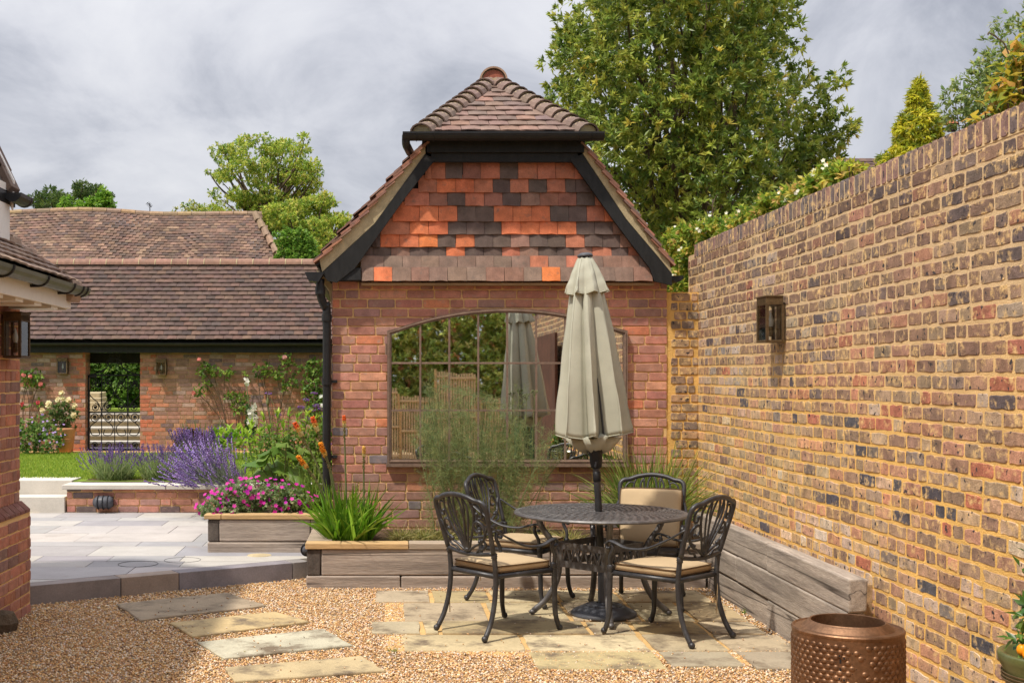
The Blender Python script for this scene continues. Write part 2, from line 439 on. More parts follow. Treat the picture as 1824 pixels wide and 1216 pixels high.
def leaves(B, D, Ln, W, C, fold=0.25, curl=0.15, up=None):
    """four-triangle leaves, folded along the midrib"""
    n = len(B); B = np.asarray(B, float); D = unit(np.asarray(D, float))
    Ln = np.broadcast_to(Ln, n)[:, None]; W = np.broadcast_to(W, n)[:, None]
    U = rng.normal(size=(n, 3)) * 0.55 + (np.array([0, 0, 1.0]) if up is None else up)
    U = U - D * (U * D).sum(1, keepdims=True); U = unit(U)
    S = np.cross(D, U)
    m = B + D * Ln * 0.5 - U * W * fold * 0.4
    l = B + D * Ln * 0.45 + S * W * 0.5 + U * W * fold * 0.4
    r = B + D * Ln * 0.45 - S * W * 0.5 + U * W * fold * 0.4
    t = B + D * Ln - U * Ln * curl
    V = np.stack([B, l, r, t, m], 1)
    base = (np.arange(n) * 5)[:, None, None]
    Fc = (base + np.array([(0, 2, 4), (0, 4, 1), (4, 2, 3), (4, 3, 1)])[None]).reshape(-1, 3)
    return V.reshape(-1, 3), Fc, np.repeat(np.asarray(C, float), 4, 0)
def octas(Pn, D, Ln, Wd, C):
    """small elongated solids (buds, florets, pebbles)"""
    n = len(Pn); Pn = np.asarray(Pn, float); D = unit(np.asarray(D, float))
    Ln = np.broadcast_to(Ln, n)[:, None]; Wd = np.broadcast_to(Wd, n)[:, None]
    A = unit(np.cross(D, rng.normal(size=(n, 3)))); Bb = np.cross(D, A)
    V = np.stack([Pn - D * Ln / 2, Pn + A * Wd / 2, Pn + Bb * Wd / 2, Pn - A * Wd / 2, Pn - Bb * Wd / 2, Pn + D * Ln / 2], 1)
    base = (np.arange(n) * 6)[:, None, None]
    T = np.array([(0, 2, 1), (0, 3, 2), (0, 4, 3), (0, 1, 4), (5, 1, 2), (5, 2, 3), (5, 3, 4), (5, 4, 1)])
    return V.reshape(-1, 3), (base + T[None]).reshape(-1, 3), np.repeat(np.asarray(C, float), 8, 0)
def discs(Pn, D, r, C, k=5, cup=0.25):
    """open five-petalled flowers"""
    n = len(Pn); Pn = np.asarray(Pn, float); D = unit(np.asarray(D, float)); r = np.broadcast_to(r, n)[:, None]
    A = unit(np.cross(D, rng.normal(size=(n, 3)))); Bb = np.cross(D, A)
    V = [Pn]
    for i in range(2 * k):
        a = PI * i / k; q = r * (1.0 if i % 2 else 0.62)
        V.append(Pn + A * q * math.cos(a) + Bb * q * math.sin(a) + D * r * cup)
    V = np.stack(V, 1); m = 2 * k + 1
    base = (np.arange(n) * m)[:, None, None]
    T = np.array([(0, i + 1, (i + 1) % (2 * k) + 1) for i in range(2 * k)])
    return V.reshape(-1, 3), (base + T[None]).reshape(-1, 3), np.repeat(np.asarray(C, float), 2 * k, 0)
def tri(part):
    V, Fc, C = part[:3]
    if Fc.shape[1] == 4:
        Fc2 = np.concatenate([Fc[:, [0, 1, 2]], Fc[:, [0, 2, 3]]]); C = np.concatenate([C, C]); return V, Fc2, C
    return V, Fc, C
def merge(parts):
    parts = [tri(p) for p in parts]; o = 0; Vs = []; Fs = []; Cs = []
    for V, Fc, C in parts:
        Vs.append(V); Fs.append(Fc + o); Cs.append(C); o += len(V)
    return np.concatenate(Vs), np.concatenate(Fs), np.concatenate(Cs)
def sph(n):
    return unit(rng.normal(size=(n, 3)))
def in_ball(n, c, r):
    return np.asarray(c) + sph(n) * rng.uniform(0, 1, (n, 1)) ** (1 / 3) * np.asarray(r)
def rosettes(Pn, D, k, Ln, W, cols, spread=0.9, fold=0.25, curl=0.12, v=0.22, p=None):
    """whorls of k leaves round the shoot tips"""
    n = len(Pn); Bq = np.repeat(Pn, k, 0); Dq = np.repeat(unit(D), k, 0)
    d = unit(Dq * rng.uniform(0.15, 1.0, (n * k, 1)) + sph(n * k) * spread)
    Bq = Bq - Dq * rng.uniform(0, 0.5, (n * k, 1)) * Ln
    C = np.repeat(pick(cols, n, p), k, 0)
    return leaves(Bq, d, Ln * rng.uniform(0.6, 1.15, n * k), W * rng.uniform(0.7, 1.15, n * k), jitcol(C, n * k, v, 0.1), fold, curl, up=Dq * 0.7 + np.array([0, 0, .5]))

def place_flowers(parent, Pn, Dn, r, cols, name='flower', cup=0.25):
    """each bloom is an object of its own; all share a few meshes"""
    mes = []
    for c in cols:
        for _ in range(3):
            V, Fc, C = discs(np.zeros((1, 3)), np.array([[0, 0, 1.0]]), 1.0, jitcol(c, 1, 0.12, 0.04), 5, cup + R(-.1, .1)); mes.append(npmesh(name, V, Fc, C, M['petal']))
    rr = np.broadcast_to(r, len(Pn))
    for p, d, q in zip(Pn, Dn, rr):
        o = inst(name, random.choice(mes), parent, Vector(p), 0, None, (q, q, q), (Vector(d).to_track_quat('Z', 'Y') @ Vector((0, 0, 1)).to_track_quat('Z', 'Y').inverted()).to_euler())
# ------------------------------------------------------------------ bricks, tiles
def outline(L, Hh, rough, n_long=3):
    ch = 0.007
    pts = [(-L / 2 + ch, -Hh / 2), (L / 2 - ch, -Hh / 2), (L / 2, -Hh / 2 + ch), (L / 2, Hh / 2 - ch), (L / 2 - ch, Hh / 2), (-L / 2 + ch, Hh / 2), (-L / 2, Hh / 2 - ch), (-L / 2, -Hh / 2 + ch)]
    o = []
    for i, p in enumerate(pts):
        q = pts[(i + 1) % 8]
        o.append(p)
        if i in (0, 4):
            m = n_long if L > 0.13 else 1
            for k in range(1, m + 1):
                t = k / (m + 1); o.append((p[0] + (q[0] - p[0]) * t, p[1] + (q[1] - p[1]) * t))
    return [(x + R(-rough, rough), z + R(-rough, rough)) for x, z in o]
def brick_geom(L, Hh, D, rough=0.002, inset=0.0032):
    o = outline(L, Hh, rough); n = len(o)
    v = [(x, 0.004, z) for x, z in o] + [(x, -D + 0.003, z) for x, z in o]
    sx, sz = 1 - 2 * inset / L, 1 - 2 * inset / Hh
    v += [(x * sx, -D + R(-0.001, 0.001), z * sz) for x, z in o]
    f = []
    for a in (0, n):
        f += [(a + i, a + (i + 1) % n, a + n + (i + 1) % n, a + n + i) for i in range(n)]
    v.append((0, -D, 0))
    f += [(2 * n + i, 2 * n + (i + 1) % n, 3 * n) for i in range(n)]
    return v, f
class Bricks:
    def __init__(s, sizes, Hh, D, rough, key, nv=5):
        s.geo = {L: [brick_geom(L, Hh, D, rough) for _ in range(nv)] for L in sizes}
        s.mats = (M[key + '_each'], M[key + '_many'])
        s.me = {}
        for L, gs in s.geo.items():
            s.me[L] = []
            for v, f in gs:
                m = MB().add(v, f).mesh('brick', s.mats[0]); s.me[L].append(m)
    def place(s, items, parent, origin, rotz, max_each=300, name='brick', key=None, many='bricks'):
        """items: (x, z, L, sx, colour); local x runs along the wall"""
        origin = Vector(origin); Rz = Matrix.Rotation(rotz, 3, 'Z')
        items = sorted(items, key=key) if key else items
        for (x, z, L, sx, c) in items[:max_each]:
            inst(name, random.choice(s.me[L]), parent, origin + Rz @ Vector((x, R(0, 0.0015), z)), rotz, c, (sx, 1, 1))
        rest = items[max_each:]
        if rest:
            mb = MB()
            for (x, z, L, sx, c) in rest:
                v, f = random.choice(s.geo[L]); y = R(0, 0.0015)
                mb.add([origin + Rz @ Vector((p[0] * sx + x, p[1] + y, p[2] + z)) for p in v], f, c)
            o = mb.build(many, s.mats[1], parent); tag(o, kind='stuff')
def courses(x0, x1, zs, sizes, probs, joint, palette, weights, keep=None, wave=0.0):
    """rows of bricks between x0 and x1"""
    items = []
    for ri, z in enumerate(zs):
        row = []; x = x0 + (R(-0.11, 0.0) if ri % 2 else R(-0.2, -0.1))
        while x < x1:
            L = random.choices(sizes, probs)[0]
            row.append((x, L)); x += L + joint
        for (x, L) in row:
            a, b = max(x, x0), min(x + L, x1)
            if b - a < 0.03: continue
            xm = (a + b) / 2
            if keep and not keep(a, b, z): continue
            Lb = min(sizes, key=lambda q: abs(q - (b - a)))
            c = vary(random.choices(palette, weights)[0], 0.16, 0.05)
            zz = z + (wave * math.sin(xm * 1.7 + 0.6 * math.sin(z * 5)) if wave else 0) + R(-0.0015, 0.0015)
            items.append((xm, zz, Lb, (b - a) / Lb, c))
    return items
def tile_geom(w, h, t=0.012, camber=0.004, jit=0.0015):
    """a plain tile hanging down its slope: x across, z from 0 (top) to -h, outer face towards -y"""
    xs = [-w / 2, -w / 6, w / 6, w / 2]; zs = [0, -h * 0.6, -h]
    f = lambda x, z: -t - camber * (1 - (2 * x / w) ** 2)
    v = []; idx = {}
    for i, x in enumerate(xs):
        for k, z in enumerate(zs):
            idx[0, i, k] = len(v); v.append((x, f(x, z) + R(-jit, jit), z + (R(-jit, jit) * 1.5 if k == 2 else 0)))
    for i, x in enumerate(xs):
        for k, z in enumerate(zs):
            idx[1, i, k] = len(v); v.append((x, f(x, z) + t, z))
    fs = []
    for i in range(3):
        for k in range(2):
            fs.append((idx[0, i, k], idx[0, i, k + 1], idx[0, i + 1, k + 1], idx[0, i + 1, k]))
        fs.append((idx[0, i, 2], idx[1, i, 2], idx[1, i + 1, 2], idx[0, i + 1, 2]))
    for i in (0, 3):
        for k in range(2):
            q = (idx[0, i, k], idx[1, i, k], idx[1, i, k + 1], idx[0, i, k + 1]); fs.append(q if i == 0 else q[::-1])
    return v, fs
def tile_slope(name, parent, corner, right, down, length, slope_len, gauge, width, palette, weights, mkey='tile_many', vv=0.12, each=False, lift=0.022, keep=None, wobble=None, kind='stuff', t=0.012):
    """courses of plain tiles covering a slope; corner = top left; each tile tips out at its tail"""
    right = Vector(right).normalized(); down = Vector(down).normalized(); nrm = right.cross(-down).normalized()
    nrm = -nrm if nrm.dot(Vector((0, -1, 0.6))) < 0 else nrm
    gs = [tile_geom(width - 0.003, gauge * 1.5, t) for _ in range(6)]
    mb = MB(); n = int(slope_len / gauge + 0.5)
    objs = []
    mes = [MB().add(v, f).mesh('roof_tile', M['tile_each']) for v, f in gs] if each else None
    for r in range(n):
        x = -width * (0.5 if r % 2 else 0.0)
        while x < length + width * 0.5:
            a = x + width / 2; s0 = r * gauge - 0.5 * gauge
            x += width
            if keep and not keep(a, s0 + gauge): continue
            c = vary(random.choices(palette, weights)[0], vv, 0.04)
            base = Vector(corner) + right * a + down * s0
            if wobble: base += nrm * wobble(a, s0)
            tl = lift + R(-0.004, 0.004)
            dn = (down * (gauge * 1.5) + nrm * tl).normalized(); ny = right.cross(-dn); ny = ny if ny.dot(nrm) > 0 else -ny
            Mx = Matrix((( right.x, -ny.x, -dn.x), (right.y, -ny.y, -dn.y), (right.z, -ny.z, -dn.z))).to_4x4()
            Mx = Matrix.Translation(base) @ Mx @ Matrix.Rotation(R(-0.012, 0.012), 4, 'Y')
            if each:
                o = bpy.data.objects.new('roof_tile', random.choice(mes)); attach(o, parent, True, Mx.translation)
                o.rotation_euler = Mx.to_euler(); o.color = (*c, 1); objs.append(o)
            else:
                v, f = random.choice(gs); mb.add([Mx @ Vector(p) for p in v], f, c)
    if not each:
        o = mb.build(name, M[mkey], parent); tag(o, kind=kind); return o
    return objs

RED = [lin(178, 124, 106), lin(186, 134, 116), lin(168, 116, 102), lin(192, 138, 114), lin(158, 120, 112), lin(130, 118, 122), lin(198, 126, 94)]
REDW = [5, 5, 4, 3, 3, 0.5, 1.2]
STOCK = [lin(162, 129, 106), lin(148, 120, 102), lin(180, 137, 113), lin(192, 139, 111), lin(138, 123, 114), lin(186, 159, 130), lin(88, 84, 90), lin(188, 118, 94), lin(208, 188, 166), lin(160, 138, 112)]
STOCKW = [6, 5, 4.6, 2.8, 2.5, 3.2, 1.5, 0.8, 0.8, 2.8]
HOUSE = [lin(164, 112, 94), lin(150, 104, 90), lin(172, 116, 94), lin(140, 106, 96), lin(178, 114, 86)]
HOUSEW = [5, 4, 3, 2, 1]
BARN = [lin(160, 120, 102), lin(144, 112, 98), lin(168, 124, 102), lin(124, 104, 100), lin(178, 122, 96), lin(172, 144, 130)]
BARNW = [5, 4, 3, 1.5, 2, 1.5]

# ------------------------------------------------------------------ ground, gravel, terrace, lawn
def struct(name, label=None):
    o = thing(name, None, None); o['kind'] = 'structure'
    if label: o['label'] = label
    return o
g = MB(); g.add([(-500, -500, -0.06), (500, -500, -0.06), (500, 900, -0.06), (-500, 900, -0.06)], [(0, 1, 2, 3)])
tag(g.build('ground', M['earth']), 'bare earth reaching out under the garden to the horizon', kind='structure')
g = MB()
nx, ny = 60, 90
xs = np.linspace(-3.2, 2.9, nx); ys = np.linspace(-7.0, 10.9, ny)
for y in ys:
    for x in xs:
        g.v.append((x, y, -0.006 + 0.005 * noise.noise((x * 2, y * 2, 0))))
for j in range(ny - 1):
    for i in range(nx - 1):
        g.f.append((j * nx + i, j * nx + i + 1, (j + 1) * nx + i + 1, (j + 1) * nx + i)); g.c.append(None)
tag(g.build('gravel_yard', M['gravel_bed'], smooth=True), 'golden gravel bed in front of the terrace and planters', kind='structure')
# loose pebbles lying on the bed
KA, KB = G(50, 1078), G(545, 1030)               # the foot of the terrace kerb
def kerb_y(x): return KA.y + (KB.y - KA.y) * (x - KA.x) / (KB.x - KA.x)
n = 100000
px_ = rng.uniform(-2.6, 2.62, n); py_ = rng.uniform(6.2, 10.0, n) ** 1.0
wgt = rng.uniform(0, 1, n) < np.clip(1.15 - (py_ - 6.4) / 6.5, 0, 1)
ok = wgt & (py_ < KA.y + (KB.y - KA.y) * (px_ - KA.x) / (KB.x - KA.x) + 0.03) & ~((px_ > -0.6) & (py_ > 9.46)) & (px_ > -0.335 * py_) & (px_ < 0.545 * py_)
ok &= ~((px_ > 0.14) & (px_ < 2.4) & (py_ > 7.3) & (py_ < 9.24))
px_, py_ = px_[ok], py_[ok]; n = len(px_)
PEB = [lin(228, 187, 130), lin(212, 169, 114), lin(240, 218, 186), lin(200, 150, 102), lin(234, 222, 206), lin(178, 152, 132), lin(150, 128, 110), lin(218, 182, 144)]
D = sph(n); D[:, 2] *= 0.35
Vp, Fp, Cp = octas(np.stack([px_, py_, rng.uniform(0.0, 0.008, n)], 1), D, rng.uniform(0.012, 0.026, n), rng.uniform(0.008, 0.015, n), 0.86 * jitcol(pick(PEB, n, np.array([5, 5, 4, 3, 2.2, 1.8, 1, 4]) / 26.0), n, 0.2, 0.05))
nk = 420                                  # strays lying on the slabs
sx_, sy_ = rng.uniform(-1.6, 2.5, nk), rng.uniform(6.6, 9.4, nk)
V2, F2, C2 = octas(np.stack([sx_, sy_, np.where(sx_ > 0, 0.018, 0.024) + 0 * sx_], 1), sph(nk) * np.array([1, 1, .3]), rng.uniform(.010, .020, nk), .009, 0.8 * jitcol(pick(PEB, nk), nk, .2))
Vp, Fp, Cp = merge([(Vp, Fp, Cp), (V2, F2, C2)])
tag(npobj('gravel', Vp, Fp, Cp, M['gravel'], None, False), 'loose golden pebbles spread over the yard', kind='stuff')

# terrace: bed, pavers one by one, kerb stones
TZ = 0.14
ter = struct('terrace', 'pale stone terrace raised one step above the gravel')
tpoly = [(-6.5, 7.0), (KA.x - 0.0, KA.y + 0.2), (KB.x + 0.0, KB.y + 0.2), (-0.45, 10.15), (-0.45, 13.7), (-6.5, 13.7)]
tpoly = [(-6.5, 13.7), (-6.5, 6.4), (KA.x - 0.6, kerb_y(KA.x - 0.6) + 0.12), (KB.x, KB.y + 0.12), (-0.46, KB.y + 0.2), (-0.46, 13.7)]
b = MB(); b.prism(tpoly, -0.05, TZ - 0.022, axis='z'); b.build('terrace_bed', M['paver_joint'], ter)
kdir = (KB - KA).normalized(); knrm = Vector((-kdir.y, kdir.x, 0))
def clip_half(poly, p, nrm):
    o = []
    for i in range(len(poly)):
        a, c = Vector(poly[i]), Vector(poly[(i + 1) % len(poly)])
        da, dc = (a - p).dot(nrm), (c - p).dot(nrm)
        if da >= 0: o.append(a)
        if (da >= 0) != (dc >= 0): o.append(a + (c - a) * (da / (da - dc)))
    return o
PAV = [lin(154, 151, 150), lin(166, 161, 157), lin(186, 176, 162), lin(146, 144, 146), lin(172, 167, 160)]
y = 8.0; row = 0
while y < 13.58:
    h = random.choice([0.30, 0.45, 0.30, 0.60]); h = min(h, 13.6 - y)
    x = -5.2 + R(-0.5, 0.0)
    while x < -0.47:
        w = random.choice([0.6, 0.9, 0.75, 1.1])
        q = [(x + .003, y + .003, 0), (min(x + w, -0.465) - .003, y + .003, 0), (min(x + w, -0.465) - .003, y + h - .003, 0), (x + .003, y + h - .003, 0)]
        x += w
        q = clip_half(q, KA + knrm * 0.165, knrm)
        if len(q) < 3: continue
        m = MB(); m.prism([(p.x, p.y) for p in q], TZ - 0.03, TZ + R(-0.001, 0.001), axis='z')
        o = m.build('paver', M['paver'], ter); o.color = (*vary(tuple(1.04 * q_ for q_ in random.choices(PAV, [4, 3, 2.2, 3, 3])[0]), 0.06, 0.02), 1)
    y += h; row += 1
cuts = [-1.6] + [((KA - KA).length) * 0] 
KL = (KB - KA).length
jo = [-0.9] + [G(px, 0 + py).x for px, py in ((213, 1064), (318, 1053), (522, 1032))]
ts = [-1.0] + [(x - KA.x) / kdir.x for x in jo[1:]] + [KL + 0.03]
KC = [lin(138, 131, 128), lin(156, 139, 126), lin(132, 128, 130), lin(138, 132, 130)]
for i in range(len(ts) - 1):
    a, c2 = ts[i] + 0.003, ts[i + 1] - 0.003
    q = [KA + kdir * a, KA + kdir * c2, KA + kdir * c2 + knrm * 0.16, KA + kdir * a + knrm * 0.16]
    m = MB(); m.prism([(p.x, p.y) for p in q], -0.03, TZ + 0.001, axis='z')
    o = m.build('kerb_stone', M['kerb'], ter, bevel=0.004); o.color = (*vary(KC[i % 4], 0.05), 1)
# two round access covers set in the paving
for px, py, rr in ((246, 1004, 0.16), (325, 997, 0.15)):
    c = G(px, py, TZ); m = MB(); ring = [c + Vector((rr * math.cos(t), rr * math.sin(t), 0.0015)) for t in np.linspace(0, 2 * PI, 33)[:-1]]
    m.tube(ring, 0.0018, 4, closed=True); m.build('access_cover', M['dark_plastic'], ter)
c = G(462, 988.5, TZ); m = MB()
m.lathe([(0.001, 0.004), (0.1, 0.004), (0.105, 0)], 20, c); m.build('drain_cover', M['step_stone'], ter)

# patio: sandstone flags one by one on a mortar bed
pat = struct('patio', 'sandstone flag patio under the dining set')
m = MB(); m.prism([(0.0, 7.28), (2.46, 6.86), (2.46, 9.27), (0.0, 9.27)], -0.04, 0.004, axis='z'); m.build('mortar_bed', M['flag_joint'], pat)
FL = [lin(192, 174, 138), lin(182, 166, 136), lin(198, 182, 148), lin(172, 158, 134), lin(190, 170, 128)]
rows = [(8.835, 9.30, [-0.08, 0.35, 0.79, 1.30, 1.76, 2.42]),
        (8.145, 8.80, [0.12, 0.72, 1.27, 1.75, 2.11, 2.47]),
        (7.735, 8.11, [-0.10, 0.245, 0.36, 1.33, 1.63, 2.09, 2.46]),
        (7.25, 7.70, [0.10, 0.865, 1.62, 2.08, 2.52])]
flags = []
for (a, c2, xs_) in rows:
    for i in range(len(xs_) - 1): flags.append((xs_[i] + 0.016, xs_[i + 1] - 0.016, a, c2))
flags += [(0.865, 1.60, 6.80, 7.22), (1.64, 2.05, 6.86, 7.22), (2.10, 2.50, 6.80, 7.21)]
def slab(poly, z0, z1, jit=0.008, sub=4):
    o = []
    for i in range(len(poly)):
        a, c = Vector(poly[i]).to_2d(), Vector(poly[(i + 1) % len(poly)]).to_2d()
        for k in range(sub):
            p = a + (c - a) * (k / sub); o.append((p.x + R(-jit, jit), p.y + R(-jit, jit)))
    m = MB(); n = len(o); cx = sum(p[0] for p in o) / n; cy = sum(p[1] for p in o) / n
    ins = [(cx + (x - cx) * 0.985, cy + (y - cy) * 0.985) for x, y in o]
    v = [(x, y, z0) for x, y in o] + [(x, y, z1 - 0.005) for x, y in o] + [(x, y, z1 + R(-0.001, 0.001)) for x, y in ins]
    f = [(a + i, a + (i + 1) % n, a + n + (i + 1) % n, a + n + i) for a in (0, n) for i in range(n)] + [tuple(range(2 * n, 3 * n))]
    return m.add(v, f)
for (x0, x1, y0, y1) in flags:
    o = slab([(x0, y0), (x1, y0), (x1, y1), (x0, y1)], -0.03, 0.014 + R(-0.003, 0.003), 0.005).build('flagstone', M['flag'], pat)
    o.color = (*vary(tuple(0.86 * q_ for q_ in random.choice(FL)), 0.1, 0.03), 1)
# four stepping stones crossing the gravel
ST = [([(206, 1079), (250, 1108), (474, 1082), (405, 1059)], lin(150, 134, 112), 'brownish stepping stone nearest the terrace kerb'),
      ([(302, 1113), (343, 1138), (552, 1111), (491, 1093)], lin(180, 158, 116), 'honey coloured stepping stone half in the house shadow, second from the kerb'),
      ([(354, 1148), (398, 1177), (630, 1153), (577, 1124)], lin(178, 172, 150), 'pale grey stepping stone, third one out from the terrace kerb'),
      ([(398, 1194), (418, 1219), (685, 1199), (645, 1173)], lin(176, 158, 122), 'buff stepping stone at the bottom edge, farthest from the kerb')]
for q, c, lab in ST:
    w = [G(px, py) for px, py in q]; ce = sum(w, Vector()) / 4
    o = slab([(p.x - ce.x, p.y - ce.y) for p in w], -0.03, 0.02, 0.008).build('stepping_stone', M['flag'], None, loc=(ce.x, ce.y, 0))
    o.color = (*c, 1); tag(o, lab, 'stepping stone', 'stepping stones across the gravel')

# lawn with grass, and the earth border at the foot of the barn wall
def lawn_z(y): return 0.46 - 0.10 * max(0.0, (y - 14.3)) / 7.0
m = MB(); pts = [(-12, 13.95), (-0.4, 13.95), (-0.4, 21.45), (-12, 21.45)]
m.add([(x, y, lawn_z(y)) for x, y in pts], [(0, 1, 2, 3)])
tag(m.build('lawn', M['lawn']), 'bright mown lawn between the steps and the barn', kind='structure')
m = MB(); m.add([(-9, 20.75, lawn_z(20.75) + 0.006), (-0.4, 20.75, lawn_z(20.75) + 0.006), (-0.4, 21.5, lawn_z(21.5) + 0.006), (-9, 21.5, lawn_z(21.5) + 0.006)], [(0, 1, 2, 3)])
m.build('path', M['flag_joint']); tag(bpy.data.objects['path'], 'narrow terracotta coloured path along the foot of the barn', kind='structure')
n = 60000
gx, gy = rng.uniform(-7.5, -0.45, n), 14.25 + 6.5 * rng.uniform(0, 1, n) ** 1.3
B = np.stack([gx, gy, np.array([lawn_z(v) for v in gy])], 1); D = sph(n) * 0.45 + np.array([0, 0, 1.0])
V, Fc, C, _ = ribbons(B, D, rng.uniform(0.03, 0.065, n), 0.008, 0.3, jitcol(pick([lin(146, 168, 58), lin(128, 154, 52), lin(166, 180, 76), lin(112, 140, 46)], n), n, 0.2), seg=2)
tag(npobj('grass', V, Fc, C, M['blade']), 'short bright grass of the lawn', kind='stuff')

# steps up to the lawn
stp = thing('stone_steps', 'two pale stone steps climbing from the terrace to the lawn', 'steps', (-4.8, 13.6, TZ))
m = MB(); m.box((-6.5, 13.58, TZ - 0.02), (-3.60, 14.02, 0.315)); m.build('step', M['pale_stone'], stp, bevel=0.006)
m = MB(); m.box((-6.5, 13.93, 0.316), (-3.61, 14.4, 0.474)); m.build('step', M['pale_stone'], stp, bevel=0.006)

# low brick planter wall with stone coping
pw = thing('planter_wall', 'low red brick planter wall with pale stone coping under the lavender', 'wall', (-2.5, 13.6, TZ))
m = MB(); m.box((-3.58, 13.612, TZ - 0.03), (-0.47, 13.9, 0.40)); m.build('mortar_core', M['mortar_sand'], pw)
BK = Bricks((0.225, 0.108), 0.066, 0.012, 0.002, 'brick')
zs = [TZ + 0.036 + i * 0.078 for i in range(4)]
its = courses(-3.58, -0.5, zs, (0.225, 0.108), (4, 1), 0.011, RED + [lin(112, 96, 92)], REDW + [4])
BK.place([(x + 0, z, L, s, c) for x, z, L, s, c in its], pw, (0, 13.612, 0), 0.0)
for a, c2 in ((-3.63, -2.46), (-2.455, -1.3), (-1.295, -0.47)):
    m = MB(); m.box((a + .002, 13.56, 0.40), (c2 - .002, 13.96, 0.452)); m.build('coping_stone', M['pale_stone'], pw, bevel=0.006)
m = MB(); m.box((-3.60, 13.57, 0.30), (-3.585, 13.99, 0.472))
m = MB(); m.add([(-3.5, 13.9, 0.452 + .004), (-0.47, 13.9, 0.456), (-0.47, 14.6, 0.462), (-3.5, 14.6, 0.462)], [(0, 1, 2, 3)]); m.build('planter_soil', M['soil'], pw)

# ------------------------------------------------------------------ garden building with tile hung half hipped gable
BY = 10.49
gb = thing('garden_building', 'small red brick garden building with half hipped tiled roof and orange tile hung gable', 'building', (1.0, BY, 0))
fw = MB()
fw.box((-0.449, BY, -0.05), (2.452, BY + 3.4, 2.52))
fw.prism([(-0.44, 2.5), (2.444, 2.5), (1.75, 3.55), (0.33, 3.55)], BY + 0.002, BY + 3.3)
fw = fw.build('front_wall', M['mortar_sand'], gb)
FB = Bricks((0.228, 0.108, 0.165), 0.068, 0.009, 0.0016, 'brick')
zs = [2.455 - 0.0795 * i for i in range(30)]
def not_mirror(a, c2, z): return not (a > 0.06 and c2 < 2.06 and 0.93 < z < 2.06)
its = courses(-0.449, 2.452, zs, (0.228, 0.108, 0.165), (5, 1.3, 1.0), 0.011, RED, REDW, keep=not_mirror)
mossy = []
for x, z, L, s, c in its:
    if z < 0.75: c = tuple(a * 0.72 + b_ * 0.28 for a, b_ in zip(c, lin(128, 120, 104)))
    mossy.append((x, z, L, s, c))
FB.place(mossy, fw, (0, BY, 0), 0.0, 300, key=lambda t: -t[1])
its = courses(-(BY + 3.38), -BY, zs, (0.228, 0.108, 0.165), (3, 2, 0.5), 0.011, RED, REDW)
FB.place(its, fw, (-0.449, 0, 0), -PI / 2, 0, many='side_bricks')

gable = MB()
gable.prism([(-0.2, 2.50), (2.3, 2.50), (1.75, 3.54), (0.37, 3.54)], BY - 0.03, BY + 0.0015, axis='y')
gable = gable.build('tile_hung_gable', M['black_timber'], gb)
O, D_, B_, Rr, Mm, Pp = lin(202, 116, 78), lin(98, 82, 75), lin(144, 98, 82), lin(178, 112, 87), lin(144, 110, 95), lin(134, 111, 98)
CD = {'O': O, 'D': D_, 'B': B_, 'R': Rr, 'M': Mm, 'P': Pp}
GR = [(287, 320, [565, 597, 660, 740, 823, 912, 997, 1085, 1170, 1257, 1300], 'RRDBRDRRRR'),
      (320, 344, [533, 620, 708, 793, 880, 960, 1046, 1130, 1215, 1263, 1345], 'ROORDRDRDD'),
      (344, 367.5, [470, 585, 668, 752, 840, 925, 1010, 1098, 1183, 1268, 1352, 1400], 'RBDRBDMBBDR'),
      (367.5, 395.5, [415, 540, 628, 715, 800, 885, 973, 1060, 1145, 1232, 1315, 1395, 1450], 'OOODDOOODDRO'),
      (395.5, 418.5, [360, 495, 582, 672, 757, 843, 920, 1010, 1095, 1180, 1267, 1352, 1435, 1490], 'ROODDDOOOODDM'),
      (418.5, 441, [320, 358, 447, 537, 624, 708, 795, 880, 963, 1050, 1135, 1217, 1305, 1388, 1470, 1540], 'DOOODODDMDDRDDM'),
      (441, 464.5, [280, 325, 408, 495, 580, 663, 750, 837, 922, 1005, 1092, 1177, 1256, 1340, 1430, 1508, 1590], 'DDMDDODDRMDDMRDR'),
      (464.5, 485, [268, 375, 460, 547, 630, 715, 800, 883, 965, 1050, 1135, 1218, 1300, 1388, 1475, 1555, 1618], 'PPPPPPPPPRPRPMMP'),
      (485, 503, [272, 328, 413, 500, 583, 668, 757, 845, 930, 1020, 1103, 1188, 1270, 1355, 1440, 1525, 1612], 'POPMPPPMMPOPPPPM')]
gt = {}
for ri, (yt, yb, bx, cs) in enumerate(GR):
    kick = {7: 0.03, 8: 0.062}.get(ri, 0.0)
    for i, ch in enumerate(cs):
        X0, X1 = P(540 + bx[i] / 2.606, 300, BY - 0.05).x, P(540 + bx[i + 1] / 2.606, 300, BY - 0.05).x
        zt, zb = P(0, yt, BY - 0.05).z, P(0, yb, BY - 0.05).z
        w, h = X1 - X0 - 0.003, zt - zb + 0.035
        v, f = tile_geom(w, h, 0.017, 0.006, 0.0026)
        c = CD[ch]
        if ch == 'O' and R(0, 1) < 0.25: c = lin(216, 126, 74)
        o = MB().add(v, f).build('gable_tile', M['tile_each'], gable, loc=((X0 + X1) / 2, BY - 0.036 - kick, zt + 0.035))
        o.rotation_euler = (-0.13 - (0.08 if ri > 6 else 0) + R(-0.03, 0.03), R(-0.012, 0.012), R(-0.015, 0.015)); o.color = (*vary(c, 0.1, 0.03), 1)
m = MB(); m.box((-0.2, BY - 0.1, 2.448), (2.32, BY, 2.468)); m.build('tilting_board', M['mortar_grey'], gb)

